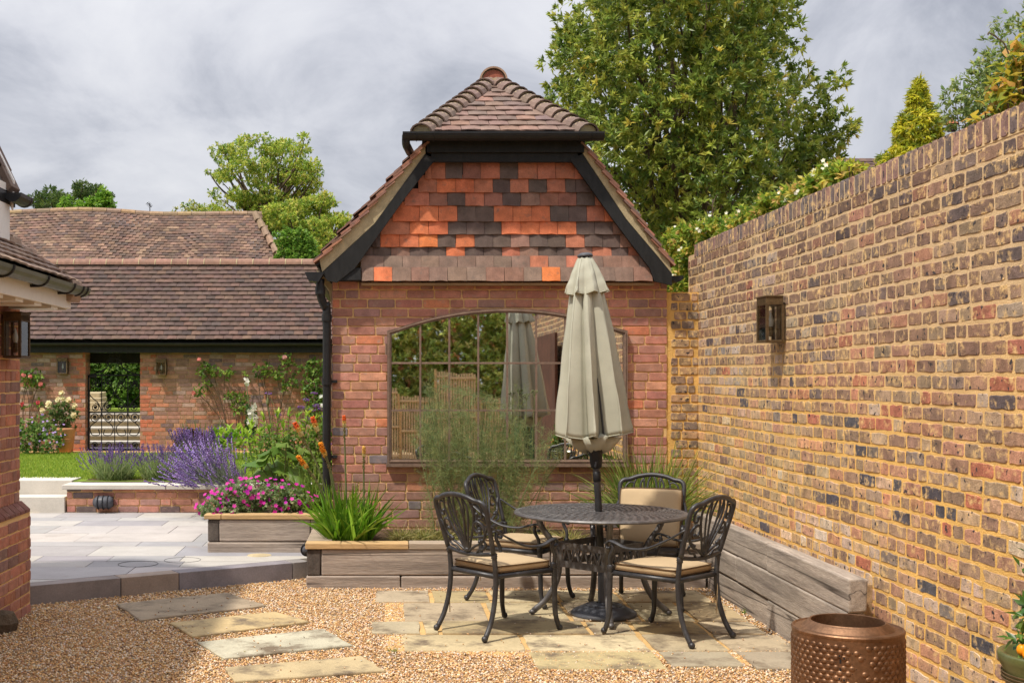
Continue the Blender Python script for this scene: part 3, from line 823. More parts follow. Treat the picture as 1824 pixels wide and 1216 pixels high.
# barge boards, verge mortar, verge tiles
VY = BY - 0.16
def pxpoly(pts, y): return [(P(a, c, y).x, P(a, c, y).z) for a, c in pts]
LB = [(757, 274.6), (667, 399), (609, 453), (575, 485), (583, 500), (600, 503), (632, 478), (674, 418.5), (724, 349), (775, 284)]
RB = [(1037.7, 274.6), (1115.6, 391.6), (1170, 455), (1197, 488), (1197, 508), (1166, 501), (1157.8, 478), (1092.6, 391.6), (1015.8, 284)]
for pl in (LB, RB):
    q = pxpoly(pl, VY)
    if pl is RB: q = q
    m = MB(); m.prism(q, VY, VY + 0.035, axis='y'); m.build('bargeboard', M['black_timber'], gb)
LV = [(757, 257), (644, 386), (569, 463), (574, 484), (609, 452), (667, 398), (758, 273.5)]
RV = [(1042, 259), (1118, 362), (1192, 466), (1197, 487), (1170, 454), (1116, 390.5), (1038, 273.5)]
for pl in (LV, RV):
    m = MB(); m.prism(pxpoly(pl, VY + 0.01), VY + 0.01, VY + 0.05, axis='y'); m.build('verge_mortar', M['mortar_pale'], gb)
TERR = [lin(164, 116, 94), lin(152, 110, 92), lin(142, 108, 94), lin(122, 96, 86)]
for (pl, sgn, cnt) in ((LV[:3], -1, 12), (RV[:3], 1, 12)):
    q = pxpoly(pl, VY)
    seg = [Vector((a, 0, c)) for a, c in q]; Ls = [(seg[1] - seg[0]).length, (seg[2] - seg[1]).length]; tot = sum(Ls)
    for k in range(cnt):
        s_ = tot * (k + 0.55) / cnt
        a, c2, t = (seg[0], seg[1], s_ / Ls[0]) if s_ < Ls[0] else (seg[1], seg[2], (s_ - Ls[0]) / Ls[1])
        p = a + (c2 - a) * t; d = (c2 - a).normalized(); nr = Vector((d.z * 1, 0, -d.x)) ; nr = nr if nr.z > 0 else -nr
        d2 = (d + nr * 0.17).normalized()
        ang = math.atan2(d2.z, d2.x)
        m = MB(); m.box((-0.10, -0.02, -0.009), (0.10, 0.16, 0.009), jit=0.0015)
        o = m.build('verge_tile', M['tile_each'], gb, loc=(p.x + nr.x * 0.004, VY - 0.005 + R(-0.006, 0.006), p.z + nr.z * 0.004)); o.rotation_euler = (0, -ang, 0)
        o.color = (*vary(random.choice(TERR), 0.15), 1)
# roof planes behind the verge (tiled), back to the rear of the building
RX = 1.03
rf = MB()
rf.prism([(-0.62, 2.63), (0.37, 3.66), (RX, 4.42), (1.69, 3.66), (2.48, 2.63), (2.44, 2.55), (-0.5, 2.55)], BY + 1.1, BY + 3.4)
rf.prism([(-0.60, 2.63), (0.37, 3.64), (1.69, 3.64), (2.46, 2.63), (2.40, 2.55), (-0.5, 2.55)], BY + 0.003, BY + 1.1)
roof = rf.build('roof', M['black_timber'], gb)
ROOFC = [lin(134, 104, 92), lin(122, 98, 88), lin(146, 110, 94), lin(114, 92, 86), lin(142, 118, 104)]
ROOFW = [4, 4, 2, 2, 1]
for sg in (-1, 1):
    top = Vector((RX, BY + 0.04, 4.43)); edge = Vector((-0.60 if sg < 0 else 2.47, BY + 0.04, 2.66))
    dn = edge - top
    def kp(a, s_, sg=sg, L=dn.length): return a > 1.1 - 1.1 * max(0, s_ - 0.12) / 1.0 or s_ > 1.02
    tile_slope('roof_tiles', roof, top if sg > 0 else top, (0, 1, 0), dn, 3.3, dn.length, 0.105, 0.165, ROOFC, ROOFW, keep=kp)
# front hip
HA = Vector((RX, BY + 1.02, 4.47)); HL = Vector((0.32, BY - 0.24, 3.725)); HR = Vector((1.72, BY - 0.24, 3.725))
m = MB(); m.add([HA - Vector((0, 0, .03)), HL - Vector((0, 0, .03)), HR - Vector((0, 0, .03)), HL + Vector((0, 0.3, -0.12)), HR + Vector((0, 0.3, -0.12))], [(0, 1, 2), (1, 3, 4, 2)]); m.build('hip_boarding', M['black_timber'], roof)
mid = (HL + HR) / 2; dn = mid - HA; hw = (HR - HL).length / 2
HIPC = [lin(124, 101, 91), lin(134, 104, 92), lin(112, 94, 88), lin(118, 97, 88)]
tile_slope('', roof, HA - Vector((hw, 0, 0)), (1, 0, 0), dn, 2 * hw, dn.length + 0.02, dn.length / 11.0, 0.165, HIPC, [4, 2, 3, 3], each=True, keep=lambda a, s_: abs(a - hw) < hw * s_ / dn.length - 0.05, lift=0.02)
# bonnet tiles down both hips
def bonnet(L, r0, r1, t=0.014, n=9):
    m = MB(); v = []; 
    for (s_, r) in ((0, r0), (L, r1)):
        for rr in (r, r - t):
            for k in range(n):
                a = PI * (-0.04 + 1.08 * k / (n - 1)); v.append((rr * math.cos(a) * 1.0, s_, rr * math.sin(a) * 0.8 - 0.02))
    f = []
    for k in range(n - 1):
        f += [(k, k + 1, 2 * n + k + 1, 2 * n + k), (n + k + 1, n + k, 3 * n + k, 3 * n + k + 1), (k + 1, k, n + k, n + k + 1), (2 * n + k, 2 * n + k + 1, 3 * n + k + 1, 3 * n + k)]
    return m.add(v, f)
fill = MB()
for end, sg in ((HL, -1), (HR, 1)):
    d = end - HA; Lh = d.length; N = 11
    for k in range(N):
        t1 = (k + 1.0) / N
        tail = HA + d * (0.04 + 0.97 * t1); 
        dd = d.normalized(); up = Vector((0, -0.35, 1)); x = dd.cross(up).normalized(); up2 = x.cross(dd).normalized()
        dd2 = (dd + up2 * 0.12).normalized(); up3 = x.cross(dd2).normalized()
        Mx = Matrix(((x.x, dd2.x, up3.x), (x.y, dd2.y, up3.y), (x.z, dd2.z, up3.z))).to_4x4()
        L = 0.235
        o = bonnet(L, 0.085, 0.108).build('bonnet_tile', M['tile_each'], roof, loc=tail - dd2 * L + up2 * 0.028)
        o.rotation_euler = Mx.to_euler(); o.color = (*vary(lin(118, 100, 90), 0.12, 0.04), 1)
        # mortar filling under the lower lip
        ce = tail + up2 * 0.016 - dd * 0.02
        a = [ce + x * (0.092 * math.cos(q)) + up3 * (0.07 * math.sin(q) - 0.015) for q in np.linspace(0, PI, 8)]
        fill.add(a + [p - dd * 0.10 for p in a], [tuple(range(8))] + [(i, i + 1, i + 9, i + 8) for i in range(7)])
fill.build('bonnet_mortar', M['mortar_pale'], roof)
# ridge
for k in range(7):
    y0 = BY + 0.90 + k * 0.32
    v = []; n = 13; r = 0.133
    m = MB()
    for yy in (y0, y0 + 0.318):
        for rr in (r, r - 0.016):
            for q in np.linspace(0, PI, n): v.append((RX + rr * math.cos(q), yy, 4.46 + rr * math.sin(q) * 0.98))
    f = []
    for i in range(n - 1):
        f += [(i, i + 1, 2 * n + i + 1, 2 * n + i), (n + i + 1, n + i, 3 * n + i, 3 * n + i + 1), (i + 1, i, n + i, n + i + 1), (2 * n + i, 2 * n + i + 1, 3 * n + i + 1, 3 * n + i)]
    o = m.add(v, f).build('ridge_tile', M['tile_each'], roof); o.color = (*vary(lin(160, 132, 112), 0.06), 1)
m = MB(); m.prism([(RX + 0.118 * math.cos(q), 4.45 + 0.115 * math.sin(q)) for q in np.linspace(0, PI, 13)], BY + 0.93, BY + 1.0); m.build('ridge_end_mortar', M['mortar_pale'], roof)
m = MB(); m.prism([(RX + 0.10 * math.cos(q), 4.475 + 0.085 * math.sin(q)) for q in np.linspace(0, PI, 11)], BY + 0.92, BY + 0.95); o = m.build('ridge_end_tile', M['tile_each'], roof); o.color = (*lin(150, 88, 70), 1)
m = MB(); m.prism([(RX - 0.12, 4.465), (RX + 0.12, 4.465), (RX + 0.05, 4.43), (RX, 4.37), (RX - 0.05, 4.43)], BY + 0.86, BY + 0.96); m.build('ridge_end_bedding', M['mortar_pale'], roof)

# fascia and hip gutter
m = MB(); m.box((P(760, 0, VY).x, VY - 0.02, 3.575), (P(1040, 0, VY).x, VY + 0.04, 3.70)); m.build('fascia', M['black_timber'], gb, bevel=0.004)
m = MB(); m.box((P(768, 0, VY).x, VY + 0.012, 3.50), (P(1030, 0, VY).x, VY + 0.06, 3.5745)); m.build('fascia_soffit', M['black_timber'], gb)
def gutter(a, c2, r, name, parent, mkey, t=0.005, n=9):
    a, c2 = Vector(a), Vector(c2); d = (c2 - a).normalized(); x = d.cross(Vector((0, 0, 1))).normalized(); v = []
    for p in (a, c2):
        for rr in (r, r - t):
            for q in np.linspace(PI, 2 * PI, n): v.append(p + x * rr * math.cos(q) + Vector((0, 0, rr * math.sin(q))))
    f = []
    for i in range(n - 1):
        f += [(i, i + 1, 2 * n + i + 1, 2 * n + i), (n + i + 1, n + i, 3 * n + i, 3 * n + i + 1), (i + 1, i, n + i, n + i + 1), (2 * n + i, 2 * n + i + 1, 3 * n + i + 1, 3 * n + i)]
    for k in (0, 2 * n):
        f += [tuple(k + n + i for i in range(n))]
    f += [(0, n, 3 * n, 2 * n), (n - 1, 2 * n - 1, 4 * n - 1, 3 * n - 1)]
    m = MB().add(v, f)
    return m.build(name, M[mkey], parent)
GYv = BY - 0.30
gx0, gx1 = P(717, 0, GYv).x, P(1075, 0, GYv).x
gut = gutter((gx0, GYv, 3.71), (gx1, GYv, 3.71), 0.062, 'gutter', gb, 'black_paint')
m = MB(); m.box((gx0, GYv - 0.066, 3.702), (gx1, GYv - 0.056, 3.716)); m.build('gutter_lip', M['black_paint'], gut)
for q in (0.07, 0.155, 0.88, 0.94):
    x = gx0 + (gx1 - gx0) * q
    m = MB(); m.tube([(x, GYv + 0.064 * math.cos(t), 3.71 + 0.064 * math.sin(t)) for t in np.linspace(PI, 2 * PI, 9)], 0.004, 5); m.build('gutter_clip', M['black_paint'], gut)
for x, sg in ((gx0, 1),):
    m = MB(); m.tube(spline([(x + 0.03 * sg, GYv, 3.70), (x + 0.03 * sg, GYv + 0.02, 3.63), (x + 0.05 * sg, GYv + 0.09, 3.60), (x + 0.07 * sg, GYv + 0.22, 3.59)], 4), 0.036, 10)
    m.build('gutter_outlet', M['black_paint'], gut)
# eaves gutters along both flanks and the down pipe
lx = -0.60
eg = gutter((lx, BY - 0.13, 2.55), (lx, BY + 3.3, 2.57), 0.055, 'gutter', gb, 'black_paint')
m = MB(); m.prism([(lx - 0.085, 2.555), (lx + 0.085, 2.555), (lx + 0.035, 2.47), (lx - 0.05, 2.48)], BY - 0.17, BY - 0.05); m.build('rainwater_hopper', M['black_paint'], eg)
gutter((2.52, BY - 0.10, 2.53), (2.52, BY + 3.3, 2.55), 0.055, 'gutter', gb, 'black_paint')
dx0 = P(571, 0, BY - 0.06).x; dx1 = P(582, 0, BY - 0.06).x
m = MB(); m.tube(spline([(dx0, BY - 0.1, 2.50), (dx0, BY - 0.1, 2.40), (dx0 + 0.01, BY - 0.09, 2.33), (dx1 - 0.015, BY - 0.07, 2.26), (dx1, BY - 0.06, 2.20), (dx1, BY - 0.06, 1.2), (dx1, BY - 0.06, 0.42)], 5), 0.036, 12)
dp = m.build('downpipe', M['black_paint'], gb, smooth=True)
for z in (2.17, 2.40, 1.62, 0.97):
    m = MB(); xx = dx1 if z < 2.3 else dx0
    yy = BY - 0.06 if z < 2.3 else BY - 0.1
    m.lathe([(0.036, -0.03), (0.044, -0.03), (0.044, 0.03), (0.036, 0.03)], 14, (xx, yy, z)); m.build('pipe_collar', M['black_paint'], dp)
    if z < 2.0:
        m = MB(); m.box((xx - 0.01, yy, z - 0.012), (xx + 0.09, yy + 0.05, z + 0.012)); m.build('pipe_bracket', M['black_paint'], dp)
m = MB(); m.box((P(602, 0, BY).x, BY - 0.15, P(0, 502, BY).z), (P(644, 0, BY).x, BY - 0.002, P(0, 479, BY).z), jit=0.006); m.build('beam_end', M['black_timber'], gb, bevel=0.005)
m = MB(); m.prism([(-0.60, 2.60), (-0.449, 2.46), (-0.449, 2.2), (-0.49, 2.42), (-0.56, 2.52)], BY + 0.05, BY + 3.3); m.build('eaves_soffit', M['mortar_pale'], gb)

# ------------------------------------------------------------------ arched mirror
mir = thing('garden_mirror', 'arched window mirror with rusty brown glazing bars on the brick gable wall', 'mirror', (1.06, BY - 0.03, 0.94))
MY = BY - 0.045
mx0, mx1 = P(697, 0, MY).x, P(1110, 0, MY).x
mz0, zspr, zap = P(0, 818, MY).z, P(0, 596, MY).z, P(0, 557, MY).z
wm = mx1 - mx0; sag = zap - zspr; Rad = (wm * wm / 4 + sag * sag) / (2 * sag); mcx = (mx0 + mx1) / 2
def arch(x): return zap - Rad + math.sqrt(Rad * Rad - (x - mcx) ** 2)
rz = [mz0, P(0, 730.6, MY).z, P(0, 646.6, MY).z]
cw = wm / 8
b = MB(); b.prism([(mx0 - 0.02, mz0 - 0.02), (mx1 + 0.02, mz0 - 0.02)] + [(x, arch(min(max(x, mx0), mx1)) + 0.02) for x in np.linspace(mx1 + 0.02, mx0 - 0.02, 20)], MY + 0.012, BY - 0.012); b.build('backing', M['dark_plastic'], mir)
for i in range(8):
    xa, xb = mx0 + cw * i + 0.004, mx0 + cw * (i + 1) - 0.004
    for j in range(3):
        za = rz[j] + 0.004
        top = [(xb, rz[j + 1] - 0.004), (xa, rz[j + 1] - 0.004)] if j < 2 else [(x, arch(x)) for x in np.linspace(xb, xa, 6)]
        q = [(xa, za), (xb, za)] + top
        pc = Vector(((xa + xb) / 2, MY + 0.004, za + 0.2))
        m = MB(); m.prism([(u - pc.x, w - pc.z) for u, w in q], 0, 0.006)
        o = m.build('pane', M['mirror_glass'], mir, loc=pc); o.rotation_euler = (R(-.0012, .0012), 0, -0.0025 + R(-.0012, .0012))
fr = [Vector((mx0 - 0.012, MY - 0.01, mz0 - 0.01))] + [Vector((x, MY - 0.01, arch(min(max(x, mx0), mx1)) + 0.012)) for x in np.linspace(mx0 - 0.012, mx1 + 0.012, 22)] + [Vector((mx1 + 0.012, MY - 0.01, mz0 - 0.01))]
b = MB()
for off, dep, wd in ((0, 0.03, 0.016),):
    m = MB()
    outer = [(mx0 - 0.036, mz0 - 0.035)] + [(x, arch(min(max(x, mx0), mx1)) + 0.036) for x in np.linspace(mx0 - 0.036, mx1 + 0.036, 24)] + [(mx1 + 0.036, mz0 - 0.035)]
    inner = [(mx0 + 0.0, mz0 + 0.0)] + [(x, arch(x)) for x in np.linspace(mx0, mx1, 24)] + [(mx1, mz0)]
    n = len(outer); v = []
    for (pl, yy) in ((outer, BY - 0.004), (outer, MY - 0.018), (inner, MY - 0.014), (inner, MY + 0.010)): v += [(u, yy, w) for u, w in pl]
    f = [(k * n + i, k * n + (i + 1) % n, (k + 1) * n + (i + 1) % n, (k + 1) * n + i) for k in range(3) for i in range(n)]
    m.add(v, f); m.build('frame', M['mirror_frame'], mir)
    groove = [(u * 0.5 + p[0] * 0.5, w * 0.5 + p[1] * 0.5) for (u, w), p in zip(outer, inner)]
    m = MB(); m.tube([(u, MY - 0.018, w) for u, w in groove], 0.006, 6, closed=True); m.build('frame_moulding', M['mirror_frame'], mir)
for i in range(1, 8):
    x = mx0 + cw * i; m = MB(); m.box((x - 0.008, MY - 0.012, mz0), (x + 0.008, MY + 0.003, arch(x)), jit=0.001); m.build('glazing_bar', M['mirror_frame'], mir)
for z in rz[1:]:
    m = MB(); m.box((mx0, MY - 0.010, z - 0.008), (mx1, MY + 0.002, z + 0.008), jit=0.001); m.build('glazing_bar', M['mirror_frame'], mir)
m = MB(); m.box((mx0 - 0.045, BY - 0.07, mz0 - 0.062), (mx1 + 0.045, BY - 0.008, mz0 - 0.036)); m.build('sill', M['mirror_frame'], mir)
m = MB(); m.tube([(mx0 - 0.045, MY - 0.01, P(0, 612, MY).z), (mx0 - 0.045, MY - 0.01, P(0, 632, MY).z)], 0.009, 8); m.build('hinge', M['mirror_frame'], mir)

# ------------------------------------------------------------------ tall garden wall on the right
WX = 2.73
gw = thing('garden_wall', 'tall mottled stock brick wall with ochre joints and brick on edge coping', 'wall', (WX, 7.0, 0))
m = MB()
nyw, nzw = 240, 60
ya, yb_ = -2.6, 10.84
for zi in range(nzw + 1):
    for yi in range(nyw + 1):
        y = ya + (yb_ - ya) * yi / nyw; z = -0.06 + 2.80 * zi / nzw
        m.v.append((WX + 0.0022 * noise.noise((y * 3, z * 3, 1.0)) + 0.0022 * noise.noise((y * 14, z * 14, 5.0)), y, z))
for zi in range(nzw):
    for yi in range(nyw):
        a = zi * (nyw + 1) + yi; m.f.append((a, a + nyw + 1, a + nyw + 2, a + 1))
        y = ya + (yb_ - ya) * yi / nyw; z = 2.8 * zi / nzw
        up_ = min(1, max(0, (z - 1.35 + 0.35 * noise.noise((y * 0.8, z * 0.8, 3))) / 0.7))
        m.c.append(tuple(a_ * (1 - up_) + b2 * up_ for a_, b2 in zip(lin(234, 188, 108), lin(214, 184, 142))))
k = len(m.v)
m.add([(WX + .0, ya, -0.06), (WX + .0, yb_, -0.06), (WX + .0, yb_, 2.74), (WX + 0.0, ya, 2.74), (WX + .23, ya, -0.06), (WX + .23, yb_, -0.06), (WX + .23, yb_, 2.74), (WX + 0.23, ya, 2.74)], [(3, 2, 6, 7), (4, 7, 6, 5), (0, 3, 7, 4), (1, 5, 6, 2)], lin(214, 180, 130))
wall_core = m.build('mortar_core', M['mortar_ochre'], gw, smooth=False)
WB = Bricks((0.214, 0.099, 0.152), 0.0628, 0.0036, 0.0042, 'wall_brick', nv=12)
zs = [2.66 - 0.0797 * i for i in range(34)]
its = courses(-10.84, 2.6, zs, (0.214, 0.099, 0.152), (4.2, 2.0, 1.6), 0.0165, STOCK, STOCKW, wave=0.006)
out_items = []
for x, z, L, s, c in its:
    y = -x
    cl = lambda q: min(1.0, max(0.0, q))
    mixc = lambda p, q, w: tuple(a * (1 - w) + b_ * w for a, b_ in zip(p, q))
    nz = 0.45 * noise.noise((y * 0.9, z * 0.9, 7.0)) + R(-0.15, 0.15)
    wu = cl((z - 1.25 + nz) / 0.9)                       # upper courses: darker, weathered stocks
    c = mixc(c, lin(110, 88, 76), 0.5 * wu)
    wo = cl((2.05 - z + nz) / 0.9) * cl((y - 6.8 + nz) / 1.5)     # towards the corner the ochre pointing smears over the faces
    if R(0, 1) < 0.75: c = mixc(c, lin(206, 172, 122), 0.38 * wo)
    c = tuple(min(0.8, a * (1 + 0.18 * wo)) for a in c)
    if wo < 0.2 and z < 1.2 and R(0, 1) < 0.4: c = mixc(c, lin(188, 158, 128), 0.5)
    if y < 8 and z < 0.75 and R(0, 1) < 0.38: c = mixc(c, lin(212, 194, 178), 0.55)
    if y > 8.3 and 1.5 < z < 2.55 and R(0, 1) < 0.22: c = mixc(c, lin(222, 210, 196), 0.3)
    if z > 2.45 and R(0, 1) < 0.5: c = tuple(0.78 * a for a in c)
    out_items.append((x, z, L, s, c))
def near_key(t):
    y = -t[0]
    return (0 if 5.0 < y < 10.84 else 100) + abs(y)
WB.place(out_items, gw, (WX, 0, 0), -PI / 2, 300, key=near_key)
CB = Bricks((0.0595,), 0.112, 0.0065, 0.0026, 'wall_brick', nv=8)
coping = []
y = -2.58
while y < 10.62:
    coping.append((-(y + 0.0375), 2.762, 0.0595, 1.0, vary(random.choices([lin(136, 112, 100), lin(124, 104, 98), lin(142, 112, 104), lin(116, 104, 100), lin(150, 116, 104)], [4, 4, 3, 2, 2])[0], 0.15))); y += 0.0755
CB.place(coping, gw, (WX, 0, 0), -PI / 2, 300, name='coping_brick', key=near_key, many='coping_bricks')
m = MB(); m.box((WX - 0.002, -2.6, 2.70), (WX + 0.24, 10.62, 2.81)); m.build('coping_bedding', M['mortar_coping'], gw)
cap = MB()
for x, z, L, s, c in coping: cap.box((WX + 0.0, -x - 0.031, 2.8055), (WX + 0.235, -x + 0.031, 2.822 + R(-.002, .003)), c, jit=0.002)
tag(cap.build('coping_tops', M['wall_brick_many'], gw), kind='stuff')
# pier in the corner
PY = 10.50
pr = MB(); pr.box((2.4525, PY - 0.004, -0.05), (WX, PY + 0.4, 2.395)); pier = pr.build('pier', M['mortar_yellow'], gw)
zs = [2.35 - 0.0797 * i for i in range(27)]
its = courses(2.492, 2.722, zs, (0.16, 0.102, 0.055), (3, 2, 1), 0.014, [lin(168, 138, 106), lin(150, 124, 104), lin(178, 144, 108), lin(136, 116, 104)], [4, 3, 2, 2])
PB = Bricks((0.16, 0.102, 0.055), 0.064, 0.008, 0.003, 'wall_brick', nv=6)
PB.place(its, pier, (0, PY - 0.004, 0), 0.0)
# ------------------------------------------------------------------ house at the left edge
HX, HYc = -2.56, 8.46                      # wall plane and far corner
ho = thing('brick_house', 'red brick house corner with chamfered plinth, cream eaves and grey gutter at the left edge', 'house', (HX - 1.5, 5.0, 0))
m = MB(); m.box((HX - 4.0, -2.0, -0.05), (HX, HYc, 2.32)); hw_ = m.build('wall', M['mortar_sand'], ho)
HB = Bricks((0.215, 0.103), 0.066, 0.007, 0.0018, 'brick', nv=6)
def zrows(a, c2, p): return [a + p * i for i in range(int((c2 - a) / p) + 1)]
PLZ = P(0, 908, 8.4).z                     # top of the plinth
its = courses(7.0, HYc, zrows(PLZ + 0.09, 2.30, 0.0765), (0.215, 0.103), (1, 2), 0.0105, HOUSE, HOUSEW)
HB.place(its, hw_, (HX, 0, 0), PI / 2, 300, key=lambda t: -t[0])
# the end face towards the garden
its = courses(-3.4, HX, zrows(PLZ + 0.09, 2.30, 0.0765), (0.215, 0.103), (2, 1), 0.0105, HOUSE, HOUSEW)
HB.place([(-x, z, L, s, c) for x, z, L, s, c in its], hw_, (0, HYc, 0), PI, 0)
m = MB(); PX = HX + 0.058
m.box((HX - 0.2, -2.0, -0.05), (PX, HYc + 0.058, PLZ - 0.02)); pl_ = m.build('plinth', M['mortar_sand'], ho)
its = courses(6.6, HYc + 0.058, zrows(0.03, PLZ - 0.05, 0.0765), (0.215, 0.103), (2, 1), 0.0105, HOUSE, HOUSEW)
HB.place(its, pl_, (PX, 0, 0), PI / 2, 300, key=lambda t: -t[0])
its = courses(-3.4, PX, zrows(0.03, PLZ - 0.05, 0.0765), (0.215, 0.103), (2, 1), 0.0105, HOUSE, HOUSEW)
HB.place([(-x, z, L, s, c) for x, z, L, s, c in its], pl_, (0, HYc + 0.058, 0), PI, 0)
for y in np.arange(6.6, HYc, 0.112):        # chamfered bricks on top of the plinth
    m = MB(); m.prism([(HX - 0.02, PLZ - 0.02), (PX + 0.008, PLZ - 0.02), (PX + 0.008, PLZ + 0.0), (HX + 0.006, PLZ + 0.055), (HX - 0.02, PLZ + 0.055)], y, y + 0.102)
    o = m.build('plinth_brick', M['brick_each'], pl_); o.color = (*vary(lin(122, 82, 72), 0.12), 1)
m = MB(); m.prism([(HX - 0.02, PLZ - 0.02), (PX + 0.004, PLZ - 0.02), (HX + 0.002, PLZ + 0.05), (HX - 0.02, PLZ + 0.05)], -2, HYc + 0.05); m.build('plinth_mortar', M['mortar_sand'], pl_)
m = MB(); m.lathe([(0.10, -0.02), (0.12, 0.06), (0.09, 0.12), (0.001, 0.14)], 9, (PX + 0.0, 7.86, 0)); tag(m.build('loose_stone', M['bark']), 'rough brown stone lying at the foot of the house plinth', 'stone')
# lower roof: cream fascia, rafter feet, grey gutter, tiles
EX, EZ = -2.20, 2.27
m = MB(); m.box((EX - 0.06, 1.0, EZ - 0.13), (EX - 0.035, 8.60, EZ + 0.0)); m.build('fascia', M['white_paint'], ho, bevel=0.003)
m = MB(); m.box((HX - 0.1, 8.56, EZ - 0.14), (EX - 0.061, 8.60, EZ + 0.02)); m.build('fascia', M['white_paint'], ho)
m = MB(); m.box((HX - 0.05, 1.0, EZ - 0.03), (EX - 0.061, 8.56, EZ + 0.0)); m.build('soffit', M['white_paint'], ho)
for y in (6.2, 6.6, 7.0, 7.4, 7.8, 8.2):
    m = MB(); m.box((HX + 0.0, y, EZ - 0.15), (EX - 0.062, y + 0.16, EZ - 0.031)); m.build('rafter_foot', M['white_paint'], ho, bevel=0.003)
hg = gutter((EX + 0.02, 1.0, EZ + 0.03), (EX + 0.02, 8.72, EZ + 0.02), 0.06, 'gutter', ho, 'gutter_grey')
for y in (6.9, 7.62, 8.26, 8.5, 8.62):
    m = MB(); m.tube([(EX + 0.02 + 0.065 * math.cos(t), y, EZ + 0.024 + 0.065 * math.sin(t)) for t in np.linspace(PI, 2 * PI, 10)], 0.009, 6); m.build('gutter_bracket', M['black_paint'], hg)
    if y < 8.4:
        m = MB(); m.box((EX - 0.045, y - 0.012, EZ - 0.05), (EX + 0.02, y + 0.012, EZ - 0.033)); m.build('bracket_foot', M['black_paint'], hg)
lr = MB(); lr.prism([(EX + 0.0, EZ + 0.02), (HX - 0.4, EZ + 0.50), (HX - 0.4, EZ + 0.02)], 1.0, 8.55); lr = lr.build('roof', M['black_timber'], ho)
GREYT = [lin(140, 116, 100), lin(124, 104, 92), lin(150, 126, 108)]
tile_slope('roof_tiles', lr, (HX - 0.4, 1.0, EZ + 0.54), (0, 1, 0), Vector((EX - HX + 0.4, 0, -0.50)), 7.55, 0.92, 0.1, 0.165, GREYT, [1, 1, 1])
# stepped bonnet tiles down the hip end
for k in range(7):
    p = Vector((HX - 0.36 + 0.105 * k, 8.50 + 0.012 * k, EZ + 0.47 - 0.075 * k))
    m = MB(); m.prism([(-0.02, -0.10), (0.10, -0.10), (0.125, -0.04), (0.11, 0.05), (0.0, 0.06)], -0.09, 0.09, axis='y')
    o = m.build('bonnet_tile', M['tile_each'], lr, loc=p, bevel=0.006); o.color = (*vary(lin(158, 136, 118), 0.06), 1); o.rotation_euler = (0, R(-0.05, 0.05), R(-0.2, 0.2))
# upper storey: white boarded wall, rake board, tiles and a black gutter end
UX = P(19, 0, 8.3).x
m = MB(); m.box((UX - 3.0, 1.0, EZ + 0.1), (UX, 8.28, P(0, 330, 8.3).z)); m.build('upper_wall', M['white_paint'], ho)
q = pxpoly([(-60, 150), (0, 268), (27, 322), (24, 376), (12, 352), (0, 318), (-60, 205)], 8.32)
m = MB(); m.prism(q, 8.285, 8.32); m.build('rake_board', M['white_paint'], ho, bevel=0.004)
q = pxpoly([(-60, 190), (0, 312), (13, 343), (13, 372), (0, 372), (-60, 300)], 8.3)
m = MB(); m.prism(q, 8.281, 8.3); m.build('frieze_board', M['white_paint'], ho)
for k in range(5):
    a = (-50 + 16.5 * k, 150 + 36 * k); q = pxpoly([a, (a[0] + 22, a[1] + 46), (a[0] + 15, a[1] + 56), (a[0] - 10, a[1] + 6)], 8.42)
    m = MB(); m.prism(q, 8.2, 8.40 + 0.02 * (k % 2)); o = m.build('verge_tile', M['tile_each'], ho, bevel=0.004); o.color = (*vary(lin(104, 86, 76), 0.12), 1)
e0 = P(-14, 222, 8.3)
m = MB(); m.prism([(e0.x, e0.z), (-4.25, e0.z + (-4.25 - e0.x) * -1.02), (-5.9, e0.z), (-5.9, e0.z - 0.4), (e0.x - 0.1, e0.z - 0.4)], 1.0, 8.28); m.build('upper_roof', M['black_timber'], ho)
ug = gutter((P(40, 0, 8.4).x, 8.17, P(0, 352, 8.4).z + 0.0), (P(40, 0, 8.4).x, 8.42, P(0, 352, 8.4).z), 0.062, 'gutter', ho, 'black_paint')
m = MB(); gx_, gz_ = P(40, 0, 8.4).x, P(0, 352, 8.4).z
m.prism([(gx_ + 0.064 * math.cos(t), gz_ + 0.066 * math.sin(t)) for t in np.linspace(PI, 2 * PI, 11)], 8.421, 8.45); m.build('gutter_stop', M['dark_plastic'], ug)
m = MB(); m.box((UX - 0.02, 7.9, gz_ - 0.07), (gx_ - 0.05, 8.40, gz_ + 0.02)); m.build('gutter_board', M['black_paint'], ug)

